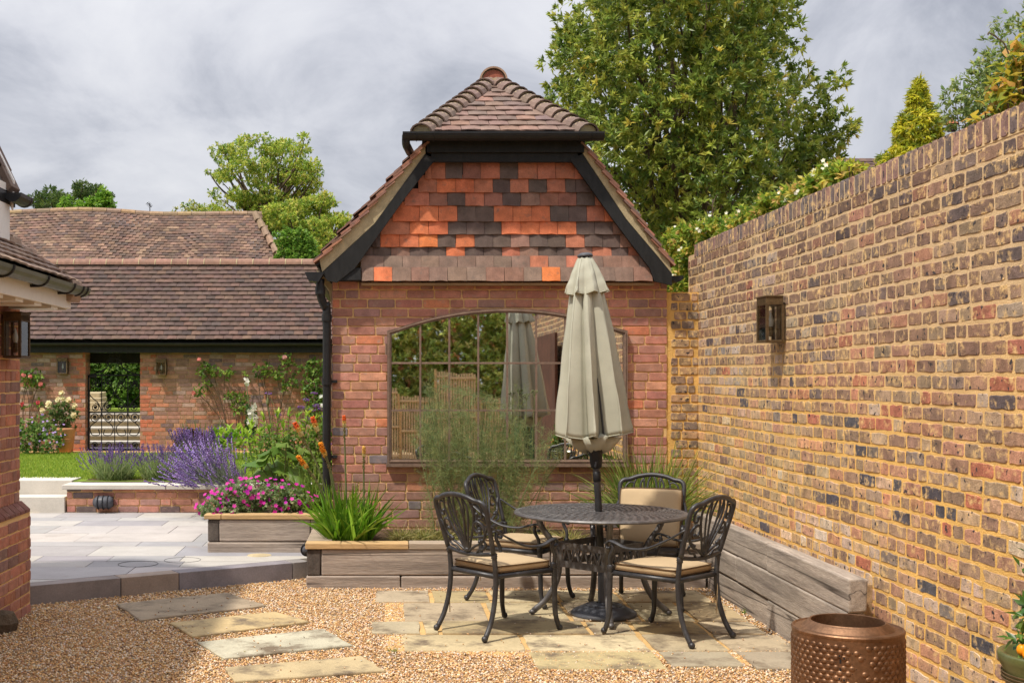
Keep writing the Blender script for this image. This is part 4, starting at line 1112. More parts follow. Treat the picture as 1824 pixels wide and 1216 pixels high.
# ------------------------------------------------------------------ wall lanterns
def lantern(label, loc, rotz, w=0.17, d=0.12, h=0.30, mkey='brass'):
    """a glazed box lantern; back against the wall, front towards -y"""
    t = thing('wall_lantern', label, 'lantern', loc, rotz, 'brass wall lanterns')
    m = MB(); m.box((-0.035, -0.012, -h / 2), (0.035, 0.0, h / 2 + 0.01)); m.build('back_plate', M[mkey], t, world=False, bevel=0.002)
    m = MB(); m.box((-w / 2 - 0.004, -d - 0.004, h / 2 - 0.055), (w / 2 + 0.004, -0.0125, h / 2 - 0.002)); m.box((-w / 2 - 0.01, -d - 0.01, h / 2 - 0.002), (w / 2 + 0.01, -0.0125, h / 2 + 0.008))
    m.build('top_band', M[mkey], t, world=False, bevel=0.002)
    m = MB(); m.box((-w / 2 - 0.006, -d - 0.006, -h / 2), (w / 2 + 0.006, -0.0125, -h / 2 + 0.016)); m.build('base', M[mkey], t, world=False, bevel=0.002)
    b_ = MB()
    for k in range(9):
        x = -w / 2 + w * (k + 0.5) / 9; b_.box((x - 0.003, -d - 0.007, h / 2 - 0.046), (x + 0.003, -d - 0.0041, h / 2 - 0.014))
    b_.build('fluting', M[mkey], t, world=False)
    for x, y in ((-w / 2, -d), (w / 2, -d), (-w / 2, -0.02), (w / 2, -0.02)):
        m = MB(); m.box((x - 0.009, y - 0.004, -h / 2 + 0.0165), (x + 0.009, y + 0.014, h / 2 - 0.0555)); m.build('corner_post', M[mkey], t, world=False)
    m = MB(); m.box((-w / 2 + 0.01, -d + 0.002, -h / 2 + 0.017), (w / 2 - 0.01, -d + 0.004, h / 2 - 0.056)); m.build('pane', M['lamp_glass'], t, world=False)
    for x in (-w / 2, w / 2):
        m = MB(); m.box((x - 0.001, -d + 0.012, -h / 2 + 0.017), (x + 0.001, -0.022, h / 2 - 0.056)); m.build('pane', M['lamp_glass'], t, world=False)
    m = MB(); m.lathe([(0.001, -0.115), (0.016, -0.11), (0.016, -0.05), (0.013, -0.045)], 10, (0, -d / 2, 0)); m.build('lamp_holder', M[mkey], t, world=False)
    m = MB(); m.lathe([(0.012, -0.045), (0.018, -0.025), (0.017, 0.0), (0.009, 0.03), (0.001, 0.055)], 10, (0, -d / 2, 0)); m.build('bulb', M['white_thing'], t, world=False, smooth=True)
    return t
ly = F * WX / (1392 - CX)
lantern('large brass wall lantern on the tall mottled garden wall', (WX - 0.010, ly, P(0, 570, ly).z), -PI / 2, 0.20, 0.125, 0.31)
lantern('dark aged lantern on the red brick house corner under the grey gutter', (HX + 0.008, 8.13, P(0, 598, 8.13).z), PI / 2, 0.20, 0.13, 0.30, 'aged_brass')
BW = 21.5
lantern('small brass lantern on the barn wall between the roses and the gate', (P(114, 0, BW).x, BW - 0.012, P(0, 652, BW).z), 0, 0.17, 0.13, 0.28)
lantern('small brass lantern on the barn wall just right of the iron gate', (P(289, 0, BW).x, BW - 0.012, P(0, 654, BW).z), 0, 0.17, 0.13, 0.28)
def bulkhead(label, loc, rotz=0.0, r=0.07, L=0.20):
    t = thing('bulkhead_light', label, 'light', loc, rotz)
    m = MB(); m.tube([(-L / 2, -0.05, 0), (-L / 2 + 0.03, -0.06, 0), (L / 2 - 0.03, -0.06, 0), (L / 2, -0.05, 0)], [r * .7, r, r, r * .7], 14); m.build('body', M['slate_plastic'], t, world=False, smooth=True)
    for x in (-L * 0.28, 0, L * 0.28):
        m = MB(); m.tube([(x, -0.06 + (r + 0.006) * math.cos(a), (r + 0.006) * math.sin(a)) for a in np.linspace(0, 2 * PI, 17)[:-1]], 0.006, 6, closed=True); m.build('guard', M['dark_plastic'], t, world=False)
    m = MB(); m.box((-L / 2, -0.02, -r * 0.8), (L / 2, 0.0, r * 0.8)); m.build('base', M['dark_plastic'], t, world=False)
bulkhead('grey bulkhead light on the low brick planter wall', (P(187, 0, 13.6).x, 13.59, P(0, 893, 13.6).z))
bulkhead('black round bulkhead light tucked behind the front sleeper planter', (-0.575, 9.9, P(0, 978, 9.9).z), -PI / 2, 0.042, 0.12)

# ------------------------------------------------------------------ barn with the gate
ba = thing('barn', 'long low brick barn with dark red tiled roof, black eaves and a gateway', 'barn', (-4, BW, 0.36))
gxa, gxb = P(152, 0, BW).x, P(250, 0, BW).x
zb0, zev = 0.30, 2.24
m = MB(); m.box((-12, BW, zb0 - 0.3), (gxa, BW + 0.33, zev)); m.box((gxb, BW, zb0 - 0.3), (-0.4, BW + 0.33, zev)); bwall = m.build('wall', M['mortar_grey'], ba)
BB = Bricks((0.225, 0.108), 0.062, 0.008, 0.0015, 'brick', nv=4)
zs = zrows(0.38, 2.22, 0.0725)
itl = courses(-11.9, gxa, zs, (0.225, 0.108), (4, 1), 0.01, BARN, BARNW)
itr = courses(gxb, -0.42, zs, (0.225, 0.108), (4, 1), 0.01, BARN, BARNW)
def tint(it):
    o = []
    for x, z, L, s, c in it:
        d = min(abs(x - gxa), abs(x - gxb))
        if d < 0.28 and R(0, 1) < 0.55: c = vary(lin(178, 108, 82), 0.15)
        elif x < gxa and R(0, 1) < 0.25: c = vary(lin(178, 152, 140), 0.1)
        o.append((x, z, L, s, c))
    return o
BB.place(tint(itr) + tint(itl), bwall, (0, BW, 0), 0.0, 300, key=lambda t: (abs(t[0] + 2.9) > 1.55, abs(t[0] + 4.85)) if False else abs(t[0] + 4.0))
for xx, s_ in ((gxa, 1), (gxb, -1)):       # the jambs of the gateway
    its = courses(BW, BW + 0.33, zs, (0.108, 0.225), (1, 1), 0.01, BARN, BARNW)
    if s_ > 0: BB.place(its, bwall, (xx, 0, 0), PI / 2, 0, many='jamb_bricks')
    else: BB.place([(-x, z, L, s, c) for x, z, L, s, c in its], bwall, (xx, 0, 0), -PI / 2, 0, many='jamb_bricks')
m = MB(); m.box((gxa - 0.05, BW + 0.03, 2.12), (gxb + 0.05, BW + 0.32, 2.2385)); m.build('lintel', M['mortar_pale'], ba)
m = MB(); m.box((gxa - 0.4, BW + 0.5, 1.93), (gxb + 0.4, BW + 0.62, 2.12)); m.build('rear_beam', M['black_timber'], ba)
m = MB(); m.box((-12, BW - 0.16, 2.11), (-0.3, BW - 0.03, 2.235)); m.build('fascia', M['black_timber'], ba)
gutter((-12, BW - 0.22, 2.275), (-0.3, BW - 0.22, 2.275), 0.055, 'gutter', ba, 'black_paint')
RZ0, RZ1, RY1 = 2.30, 3.80, BW + 1.25
m = MB(); m.prism([(BW - 0.18, 2.236), (BW - 0.18, RZ0 - 0.02), (RY1, RZ1 - 0.03), (RY1 + 1.4, RZ0 - 0.02), (RY1 + 1.4, 2.236)], -12, -0.35, axis='x'); broof = m.build('roof', M['black_timber'], ba)
DKT = [lin(94, 75, 68), lin(88, 71, 66), lin(99, 78, 69), lin(83, 69, 65), lin(105, 82, 72)]
dn = Vector((0, BW - 0.22 - RY1, RZ0 - RZ1))
tile_slope('roof_tiles', broof, (-12.0, RY1, RZ1 + 0.01), (1, 0, 0), dn, 11.6, dn.length, dn.length / 18.0, 0.165, DKT, [4, 3, 3, 2, 1.5], lift=0.034, t=0.015)
x = -11.95
while x < -0.5:
    v = []; nn = 9; mm = MB()
    for xx in (x + 0.006, x + 0.300):
        for rr in (0.115, 0.10):
            for q in np.linspace(0, PI, nn): v.append((xx, RY1 + rr * math.cos(q), RZ1 - 0.01 + rr * math.sin(q)))
    f = []
    for i in range(nn - 1):
        f += [(i, i + 1, 2 * nn + i + 1, 2 * nn + i), (nn + i + 1, nn + i, 3 * nn + i, 3 * nn + i + 1), (i + 1, i, nn + i, nn + i + 1), (2 * nn + i, 2 * nn + i + 1, 3 * nn + i + 1, 3 * nn + i)]
    o = mm.add(v, f).build('ridge_tile', M['tile_each'], broof); o.color = (*vary(lin(140, 106, 92), 0.1), 1)
    m = MB(); m.tube([(x - 0.006 + 0.0, RY1 + 0.112 * math.cos(q), RZ1 - 0.01 + 0.112 * math.sin(q)) for q in np.linspace(0, PI, 9)], 0.010, 5); m.build('ridge_joint', M['mortar_pale'], broof)
    x += 0.306

# wrought iron gate
ga = thing('iron_gate', 'black wrought iron garden gate with scrolls and a crested top in the barn gateway', 'gate', ((gxa + gxb) / 2, BW + 0.15, 0.34))
gw2 = (gxb - gxa) / 2 - 0.02; GZ = P(0, 668, BW + .15).z - 0.34; gmid = P(0, 734, BW + .15).z - 0.34
def gtube(name, pts, r=0.010, closed=False, parent=ga): 
    m = MB(); m.tube(pts, r, 6, closed=closed); return m.build(name, M['iron'], parent, world=False)
for x in (-gw2, gw2): gtube('stile', [(x, 0, 0.02), (x, 0, GZ)], 0.016)
for z in (0.05, gmid, GZ): gtube('rail', [(-gw2, 0, z), (gw2, 0, z)], 0.014)
gtube('lock_box', [(-gw2 + 0.02, -0.02, GZ - 0.02), (-gw2 + 0.15, -0.02, GZ - 0.02)], 0.03)
def scroll(cx_, cz, r, a0, turns, sgn=1, tail=None):
    pts = []
    for i in range(26):
        t = i / 25; a = a0 + sgn * turns * 2 * PI * t; rr = r * (1 - 0.75 * t)
        pts.append((cx_ + rr * math.cos(a), 0, cz + rr * math.sin(a)))
    return pts
for i in range(4):
    x = -gw2 + gw2 * 2 * (i + 0.5) / 4
    for z, r_ in ((gmid - 0.09, 0.085), (gmid + 0.09, 0.075), (0.12, 0.065), (GZ - 0.14, 0.08)):
        gtube('scroll', scroll(x, z, r_, PI / 2 * (1 if z > gmid else -1), 1.6, 1 if i % 2 else -1), 0.008)
        m = MB(); m.ball((x, 0, z), 0.024, 8); m.build('boss', M['iron'], ga, world=False)
for i in range(2):
    x = -gw2 / 2 + gw2 * i
    for sg in (-1, 1):
        gtube('brace', spline([(x, 0, gmid - 0.01), (x + sg * 0.05, 0, gmid - 0.12), (x + sg * 0.2, 0, gmid - 0.26), (x + sg * 0.17, 0, gmid - 0.4), (x + sg * 0.04, 0, gmid - 0.40), (x + sg * 0.06, 0, gmid - 0.3)], 5), 0.009)
        gtube('brace', spline([(x, 0, gmid + 0.01), (x + sg * 0.06, 0, gmid + 0.16), (x + sg * 0.22, 0, gmid + 0.33), (x + sg * 0.14, 0, gmid + 0.5), (x + sg * 0.05, 0, gmid + 0.44)], 5), 0.009)
    gtube('bar', [(x, 0, 0.05), (x, 0, GZ)], 0.009)
gtube('bar', [(0, 0, 0.05), (0, 0, gmid)], 0.009)
gtube('crest', spline([(-gw2, 0, GZ), (-0.28, 0, GZ + 0.05), (-0.14, 0, GZ + 0.14), (-0.10, 0, GZ + 0.26), (0, 0, GZ + 0.30), (0.10, 0, GZ + 0.26), (0.14, 0, GZ + 0.14), (0.28, 0, GZ + 0.05), (gw2, 0, GZ)], 5), 0.011)
for sg in (-1, 1):
    gtube('scroll', scroll(sg * 0.10, GZ + 0.24, 0.07, PI / 2, 1.4, sg), 0.009); gtube('scroll', scroll(sg * 0.05, GZ + 0.36, 0.05, -PI / 2, 1.2, sg), 0.008)
m = MB(); m.ball((0, 0, GZ + 0.43), 0.03, 8); m.build('finial', M['iron'], ga, world=False)

# steps and walls beyond the gateway
gs_ = thing('garden_steps', 'weathered stone steps and low walls seen through the iron gate', 'steps', (-5.2, 25.0, 0.3))
for k in range(6):
    z0 = P(0, 800 - 12.5 * k, 25 + 0.35 * k).z
    m = MB(); m.box((-7.2, 24.6 + 0.35 * k, -0.1), (-4.2, 25.4 + 0.35 * k, z0)); o = m.build('step', M['step_stone'], gs_, bevel=0.02)
    m = MB(); m.box((-7.2, 24.55 + 0.35 * k, z0 + 0.001), (-4.2, 25.3 + 0.35 * k, z0 + 0.045)); m.build('tread', M['pale_stone'], gs_, bevel=0.01)
for k in range(5):
    z0 = P(0, 735 - 9 * k, 27.5).z
    m = MB(); m.box((-7.8, 27.2 + 0.2 * k, -0.1), (-6.35 - 0.06 * k, 27.8 + 0.2 * k, z0), jit=0.02); m.build('wall_course', M['step_stone'], gs_, bevel=0.02)
m = MB(); m.box((-9, 27.9, -0.1), (-3, 34, P(0, 728, 28).z)); tag(m.build('bank', M['lawn']), 'grassy bank above the steps beyond the gate', kind='structure')

# old barn behind with its sagging roof
OY = 30.0
ob = thing('old_barn', 'taller old barn behind with sagging moss flecked tile roof', 'barn', (-6, OY, 0))
ox0, ox1 = P(36, 0, OY).x, P(500, 0, OY - 0.0).x
ztop = P(0, 376, OY + 1.8).z; zbot = 3.2
topR = P(447, 392, OY + 1.8)
dn = Vector((0, -2.4, zbot - ztop)); Ld = dn.length
def sag(a, s_):
    t = a / (ox1 - ox0)
    return 0.055 * math.sin(t * 9.0) + 0.025 * noise.noise((a * 0.9, s_ * 0.9, 2.0)) - 0.20 * t * t + (0.05 * math.exp(-((a - 4.3) / 0.5) ** 2) if s_ > 0.6 else 0)
def okeep(a, s_):
    return a < (topR.x - ox0) + 0.46 * max(0, s_) + 0.16
OLD = [lin(110, 88, 77), lin(120, 95, 82), lin(102, 84, 76), lin(128, 104, 88), lin(95, 80, 74), lin(140, 115, 96)]
m = MB(); m.box((ox0 - 2, OY - 0.4, 0), (topR.x - 0.3, OY + 4, 3.4)); m.build('wall', M['mortar_grey'], ob)
m = MB(); m.prism([(OY - 0.6, zbot - 0.2), (OY + 1.8, ztop - 0.42), (OY + 4.2, zbot - 0.2)], ox0 - 2, topR.x - 0.1, axis='x'); oroof = m.build('roof', M['black_timber'], ob)
tile_slope('roof_tiles', oroof, (ox0 - 2.0, OY + 1.8, ztop), (1, 0, 0), dn, ox1 - ox0 + 2.4, Ld, 0.098, 0.165, OLD, [4, 3, 3, 1.5, 2, 0.5], mkey='old_tile', lift=0.02, keep=lambda a, s_: okeep(a - 2.0, s_), wobble=lambda a, s_: sag(a - 2.0, s_))
xx = ox0 - 1.95
nd = Vector((1, 0, 0)).cross(-dn.normalized()); nd = nd if nd.z > 0 else -nd
while xx < topR.x + 0.1:
    off = nd * sag(xx - ox0, 0)
    m = MB(); m.tube([Vector((xx, OY + 1.82, ztop - 0.03)) + off, Vector((xx + 0.36, OY + 1.82, ztop - 0.03)) + nd * sag(xx + 0.36 - ox0, 0)], 0.10, 10)
    o = m.build('ridge_tile', M['tile_each'], oroof); o.color = (*vary(random.choice([lin(148, 122, 96), lin(138, 116, 96), lin(156, 128, 96)]), 0.1), 1); xx += 0.37
for k in range(9):
    hs = 0.30 * k; a = Vector((topR.x + 0.10 + 0.46 * hs, OY + 1.8, ztop)) + dn.normalized() * hs + nd * (sag(topR.x - ox0, hs) + 0.02)
    m = MB(); m.tube([a, a + Vector((0.11, 0, 0)) + dn.normalized() * 0.31], [0.085, 0.105], 8); o = m.build('hip_tile', M['tile_each'], oroof); o.color = (*vary(lin(140, 116, 96), 0.1), 1)
ae = thing('television_aerial', 'thin television aerial rising behind the old barn ridge', 'aerial', P(267, 376, OY + 2))
p0 = P(267, 378, OY + 2.2); m = MB(); m.tube([p0, p0 + Vector((0, 0, 0.25))], 0.012, 6); m.build('mast', M['iron'], ae)
a, c2 = P(262, 361, OY + 2.2), P(270, 369, OY + 2.2); m = MB(); m.tube([a, c2], 0.010, 6); m.build('boom', M['iron'], ae)
for t in (0.1, 0.35, 0.6, 0.85):
    q = a + (c2 - a) * t; m = MB(); m.tube([q + Vector((-0.02, -0.12, -0.05)), q + Vector((0.02, 0.12, 0.05))], 0.006, 5); m.build('element', M['iron'], ae)

# far roof and dovecote beyond the garden wall
fh = thing('far_house', 'brown tiled roof peeping over the garden wall beside the big tree', 'house', (10, 26, 0))
m = MB(); m.box((8.6, 26, 0), (12, 30, 5.2)); m.build('wall', M['mortar_grey'], fh)
a = P(1483, 297, 27); m = MB(); m.prism([(25.6, 5.0), (27.4, a.z + .15), (29.5, 5.0)], 9.2, 14, axis='x'); r_ = m.build('roof', M['black_timber'], fh)
tile_slope('roof_tiles', r_, (9.4, 27.3, a.z + 0.2), (1, 0, 0), (0, -1.7, -(a.z - 4.85)), 4.0, 1.9, 0.11, 0.165, DKT + [lin(168, 104, 70)], [3, 3, 3, 2, 2, 1])
dv = thing('tiled_turret', 'tiny red tiled turret roof showing over the garden wall', 'turret', P(1712, 240, 24))
dv.location.z = 0
q = P(1711, 222, 24)
m = MB(); m.box((q.x - 0.6, 24, 0), (q.x + 1.2, 25.5, q.z - 0.25)); m.build('wall', M['mortar_grey'], dv)
m = MB(); m.prism([(q.x - 0.75, q.z - 0.45), (q.x + 0.2, q.z - 0.02), (q.x + 1.3, q.z - 0.45)], 23.9, 25.6); m.build('roof', M['russet'], dv)
m = MB(); m.box((q.x - 0.07, 24.3, q.z - 0.06), (q.x + 0.07, 24.45, q.z + 0.08)); m.build('lantern_stage', M['iron'], dv)
m = MB(); m.lathe([(0.15, 0.08), (0.04, 0.17), (0.001, 0.2)], 8, (q.x, 24.37, q.z)); m.build('cap', M['russet'], dv)

# ------------------------------------------------------------------ sleeper planters
PF = 9.47                                  # front face of the front planter
fp = thing('sleeper_planter', 'front timber sleeper planter along the brick building under the mirror', 'planter', (1.0, PF, 0))
PX0 = -0.61
def beam(name, lo, hi, mkey, parent, jit=0.004, bev=0.011):
    m = MB(); m.box(lo, hi, jit=jit); return m.build(name, M[mkey], parent, bevel=bev)
zc = P(0, 977.5, PF).z; z1 = P(0, 1025, PF).z
beam('sleeper_end', (PX0, PF + 0.002, z1 + 0.002), (PX0 + 0.108, PF + 1.0, zc - 0.002), 'end_grain', fp)
beam('sleeper', (PX0 + 0.112, PF, z1 + 0.002), (1.30, PF + 0.10, zc - 0.002), 'sleeper', fp)
beam('sleeper', (1.305, PF + 0.003, z1 + 0.002), (2.525, PF + 0.10, zc - 0.002), 'sleeper', fp)
beam('sleeper', (PX0 - 0.002, PF - 0.004, -0.08), (P(714, 0, PF).x - 0.003, PF + 0.10, z1 - 0.003), 'sleeper', fp)
beam('sleeper', (P(714, 0, PF).x + 0.003, PF - 0.001, -0.08), (2.525, PF + 0.10, z1 - 0.003), 'sleeper', fp)
beam('sleeper', (PX0, PF + 0.105, -0.08), (PX0 + 0.1, PF + 1.0, z1 - 0.003), 'sleeper_side', fp)
xm = P(728, 0, PF).x
beam('cap_board', (PX0 - 0.012, PF - 0.014, zc), (xm - 0.002, PF + 0.17, zc + 0.044), 'fresh_oak', fp, 0.002, 0.004)
beam('cap_board', (xm + 0.002, PF - 0.010, zc), (1.5, PF + 0.17, zc + 0.044), 'cap_grey', fp, 0.002, 0.004)
beam('cap_board', (1.504, PF - 0.010, zc), (2.525, PF + 0.17, zc + 0.044), 'cap_grey', fp, 0.002, 0.004)
beam('cap_board', (PX0 - 0.012, PF + 0.172, zc), (PX0 + 0.19, PF + 1.0, zc + 0.044), 'cap_grey', fp, 0.002, 0.004)
m = MB(); nx, ny = 50, 16
for j in range(ny + 1):
    for i in range(nx + 1):
        x = PX0 + 0.1 + (2.72 - PX0 - 0.1) * i / nx; y = PF + 0.1 + (BY + 0.005 - PF - 0.1) * j / ny
        m.v.append((x, y, zc + 0.0 + 0.025 * noise.noise((x * 4, y * 4, 0)) + 0.03 * j / ny))
m.f = [(j * (nx + 1) + i, j * (nx + 1) + i + 1, (j + 1) * (nx + 1) + i + 1, (j + 1) * (nx + 1) + i) for j in range(ny) for i in range(nx)]; m.c = [None] * len(m.f)
m.build('planter_soil', M['soil'], fp)
# second planter on the terrace
QF = 10.46; QX0, QX1 = P(370, 0, QF).x, -0.615
sp = thing('sleeper_planter', 'smaller timber sleeper planter on the terrace full of pink geranium', 'planter', (-1.1, QF, TZ))
z2 = P(0, 924, QF).z; z3 = P(0, 964.5, QF).z
beam('sleeper_end', (QX0, QF + 0.002, z3 + 0.002), (QX0 + 0.096, QF + 1.6, z2 - 0.002), 'end_grain', sp)
beam('sleeper', (QX0 + 0.1, QF, z3 + 0.002), (QX1 - 0.03, QF + 0.1, z2 - 0.002), 'sleeper', sp)
beam('sleeper_end', (QX1 - 0.026, QF + 0.003, z3 + 0.002), (QX1 + 0.07, QF + 0.7, z2 - 0.002), 'sleeper_side', sp)
beam('sleeper', (QX0 - 0.002, QF - 0.004, TZ - 0.02), (QX1 + 0.07, QF + 0.1, z3 - 0.003), 'sleeper', sp)
beam('sleeper', (QX0, QF + 0.105, TZ - 0.02), (QX0 + 0.1, QF + 1.6, z3 - 0.003), 'sleeper_side', sp)
beam('cap_board', (QX0 - 0.03, QF - 0.012, z2), (QX0 + 0.115, QF + 0.17, z2 + 0.038), 'fresh_oak', sp, 0.002, 0.004)
beam('cap_board', (QX0 + 0.119, QF - 0.012, z2), (QX1 + 0.07, QF + 0.16, z2 + 0.038), 'fresh_oak', sp, 0.002, 0.004)
m = MB(); m.add([(QX0 + 0.09, QF + 0.09, z2 + .01), (-0.455, QF + 0.09, z2 + .01), (-0.455, 13.6, z2 + .03), (QX0 + 0.09, 13.6, z2 + .03)], [(0, 1, 2, 3)]); m.build('planter_soil', M['soil'], sp)
# sleeper edging along the garden wall
SX0, SX1 = 2.53, 2.628
se = thing('sleeper_edging', 'stacked grey timber sleepers running along the foot of the tall garden wall', 'edging', (2.58, 8.0, 0))
Z3 = [(-0.08, 0.183), (0.186, 0.366), (0.369, 0.555)]
for (za, zb_), cuts in zip(Z3, ([6.6, 7.97, 9.46], [6.58, 8.67, 9.46], [6.56, 8.0, 9.9])):
    for i in range(len(cuts) - 1):
        beam('sleeper', (SX0 + R(-.008, .006), cuts[i] + 0.004, za), (SX1, cuts[i + 1] - 0.004, zb_), 'sleeper_side', se, 0.005, 0.011)
m = MB(); m.box((SX1 + 0.002, 6.75, -0.05), (WX - 0.002, 9.9, 0.49)); m.build('gravel_fill', M['gravel_bed'], se)
# ------------------------------------------------------------------ cast metal chairs
def backpt(u, v): return (u, -0.262 - 0.12 * (v - 0.52) / 0.38 - 0.025 * (1 - (u / 0.23) ** 2), v)
def make_chair(label, loc, rotz):
    t = thing('garden_chair', label, 'chair', loc, rotz, 'cast metal chairs round the table')
    K = M['cast_metal']
    def tb(name, pts, r, closed=False, flat=1.0, par=t, n=9, up=None):
        m = MB(); m.tube(pts, r, n, closed, flat=flat, up=up); return m.build(name, K, par, smooth=True, world=False)
    for s in (-1, 1):
        lg = tb('leg', spline([(s * 0.212, -0.262, 0.525), (s * 0.213, -0.250, 0.38), (s * 0.216, -0.262, 0.24), (s * 0.222, -0.300, 0.11), (s * 0.228, -0.352, 0.022)], 5), [0.0165] * 21)
        m = MB(); m.ball((s * 0.229, -0.358, 0.020), 0.021, 10); m.build('foot', K, lg, smooth=True, world=False)
        m = MB(); m.lathe([(0.016, -0.02), (0.021, -0.017), (0.018, -0.009), (0.022, -0.003), (0.018, 0.004), (0.021, 0.012), (0.016, 0.016)], 12, (s * 0.212, -0.262, 0.525)); m.build('collar', K, lg, smooth=True, world=False)
        lg = tb('leg', spline([(s * 0.245, 0.232, 0.425), (s * 0.246, 0.238, 0.32), (s * 0.246, 0.240, 0.20), (s * 0.250, 0.246, 0.10), (s * 0.256, 0.268, 0.024)], 5), [0.019] * 8 + [0.0175] * 7 + [0.016] * 6)
        m = MB(); m.ball((s * 0.257, 0.275, 0.020), 0.021, 10); m.build('foot', K, lg, smooth=True, world=False)
        m = MB(); m.lathe([(0.018, -0.02), (0.023, -0.016), (0.019, -0.008), (0.024, -0.002), (0.019, 0.005), (0.022, 0.012), (0.016, 0.018)], 12, (s * 0.245, 0.232, 0.425)); m.build('collar', K, lg, smooth=True, world=False)
        # arm: sweeps down from the back, flat band, curls over at the front, then drops to the leg
        arm = spline([backpt(s * 0.236, 0.715), (s * 0.262, -0.20, 0.640), (s * 0.276, -0.06, 0.578), (s * 0.278, 0.08, 0.566), (s * 0.270, 0.175, 0.590), (s * 0.262, 0.225, 0.596), (s * 0.260, 0.252, 0.574), (s * 0.260, 0.240, 0.550), (s * 0.260, 0.222, 0.556)], 5)
        m = MB(); m.tube(arm, [0.013] * 6 + [0.017] * (len(arm) - 12) + [0.019] * 6, 8, flat=0.5, up=(0, 0, 1)); a = m.build('arm', K, t, smooth=True, world=False)
        tb('arm_support', spline([(s * 0.262, 0.205, 0.585), (s * 0.262, 0.200, 0.545), (s * 0.258, 0.228, 0.49), (s * 0.247, 0.232, 0.43)], 5), 0.0125, par=a)
    # seat rails and plate
    fr = [(-0.206, -0.245, 0.392), (0.206, -0.245, 0.392), (0.238, 0.225, 0.392), (-0.238, 0.225, 0.392)]
    m = MB()
    for i in range(4): m.tube([fr[i], fr[(i + 1) % 4]], 0.0165, 8, flat=1.0)
    m.build('seat_frame', K, t, smooth=True, world=False)
    m = MB()
    for i in range(9):
        y = -0.22 + 0.052 * i; w = 0.20 + 0.03 * i / 8; m.box((-w, y, 0.389), (w, y + 0.03, 0.397))
    m.build('seat_grid', K, t, world=False)
    # back: outer loop with a low camel top, lower rail, fan and scrolls
    loop = [backpt(-0.214, 0.54), backpt(-0.226, 0.66), backpt(-0.236, 0.78), backpt(-0.232, 0.838), backpt(-0.205, 0.862), backpt(-0.165, 0.868), backpt(-0.10, 0.890), backpt(0, 0.903)]
    loop = loop + [(-x, y, z) for x, y, z in loop[-2::-1]]
    sp_ = spline(loop, 5)
    m = MB(); m.tube(sp_, 0.017, 9, flat=0.9); m.build('back_frame', K, t, smooth=True, world=False)
    tb('back_rail', spline([backpt(-0.212, 0.535), backpt(-0.1, 0.522), backpt(0, 0.518), backpt(0.1, 0.522), backpt(0.212, 0.535)], 4), 0.0135)
    pan = MB()
    def cv(pts, r=0.0085): pan.tube(spline([backpt(u, v) for u, v in pts], 5), r, 6, flat=0.8)
    for s in (-1, 1):
        cv([(s * 0.004, 0.53), (s * 0.012, 0.64), (s * 0.035, 0.75), (s * 0.030, 0.84), (s * 0.012, 0.89)])
        cv([(s * 0.006, 0.53), (s * 0.035, 0.63), (s * 0.075, 0.75), (s * 0.085, 0.83), (s * 0.060, 0.882)])
        cv([(s * 0.010, 0.53), (s * 0.060, 0.62), (s * 0.115, 0.73), (s * 0.135, 0.81), (s * 0.120, 0.868)])
        cv([(s * 0.035, 0.75), (s * 0.055, 0.80), (s * 0.060, 0.87)], 0.007)
        cv([(s * 0.012, 0.535), (s * 0.08, 0.575), (s * 0.14, 0.60), (s * 0.185, 0.655), (s * 0.175, 0.72), (s * 0.135, 0.735), (s * 0.108, 0.705), (s * 0.120, 0.67), (s * 0.145, 0.672)], 0.0105)
        cv([(s * 0.08, 0.53), (s * 0.11, 0.555), (s * 0.15, 0.562), (s * 0.172, 0.59), (s * 0.152, 0.62), (s * 0.128, 0.606)], 0.009)
        cv([(s * 0.125, 0.84), (s * 0.165, 0.845), (s * 0.195, 0.81), (s * 0.190, 0.765), (s * 0.163, 0.758), (s * 0.155, 0.785)], 0.0085)
        cv([(s * 0.185, 0.655), (s * 0.21, 0.70), (s * 0.222, 0.72)], 0.009)
        for u, v in ((0.145, 0.672), (0.128, 0.606), (0.155, 0.785)): pan.ball(backpt(s * u, v), 0.013, 8)
    pan.ball(backpt(0, 0.545), 0.018, 8)
    pan.build('back_tracery', K, t, smooth=True, world=False)
    return t
def heading(a): return math.atan2(a[1], a[0]) - PI / 2
CH = [((0.76, 7.86), (0.41, 0.32), 'near left chair, its openwork back turned to the camera, cushion on its seat'),
      ((1.78, 7.70), (-0.345, 0.375), 'near right chair backing on to the sleeper edging, cushion on its seat'),
      ((1.03, 8.90), (0.41, -0.25), 'far left chair between the table and the fennel, half behind the near left chair'),
      ((1.91, 8.76), (-0.17, -0.55), 'far right chair with a cushion propped upright against its back')]
chairs = []
for i, (p, d, lab) in enumerate(CH):
    if i == 0: c = make_chair(lab, (p[0], p[1], 0.014), heading(d))
    else:
        c = copy_tree(chairs[0]); c.location = (p[0], p[1], 0.014); c.rotation_euler.z = heading(d); c['label'] = lab
    chairs.append(c)
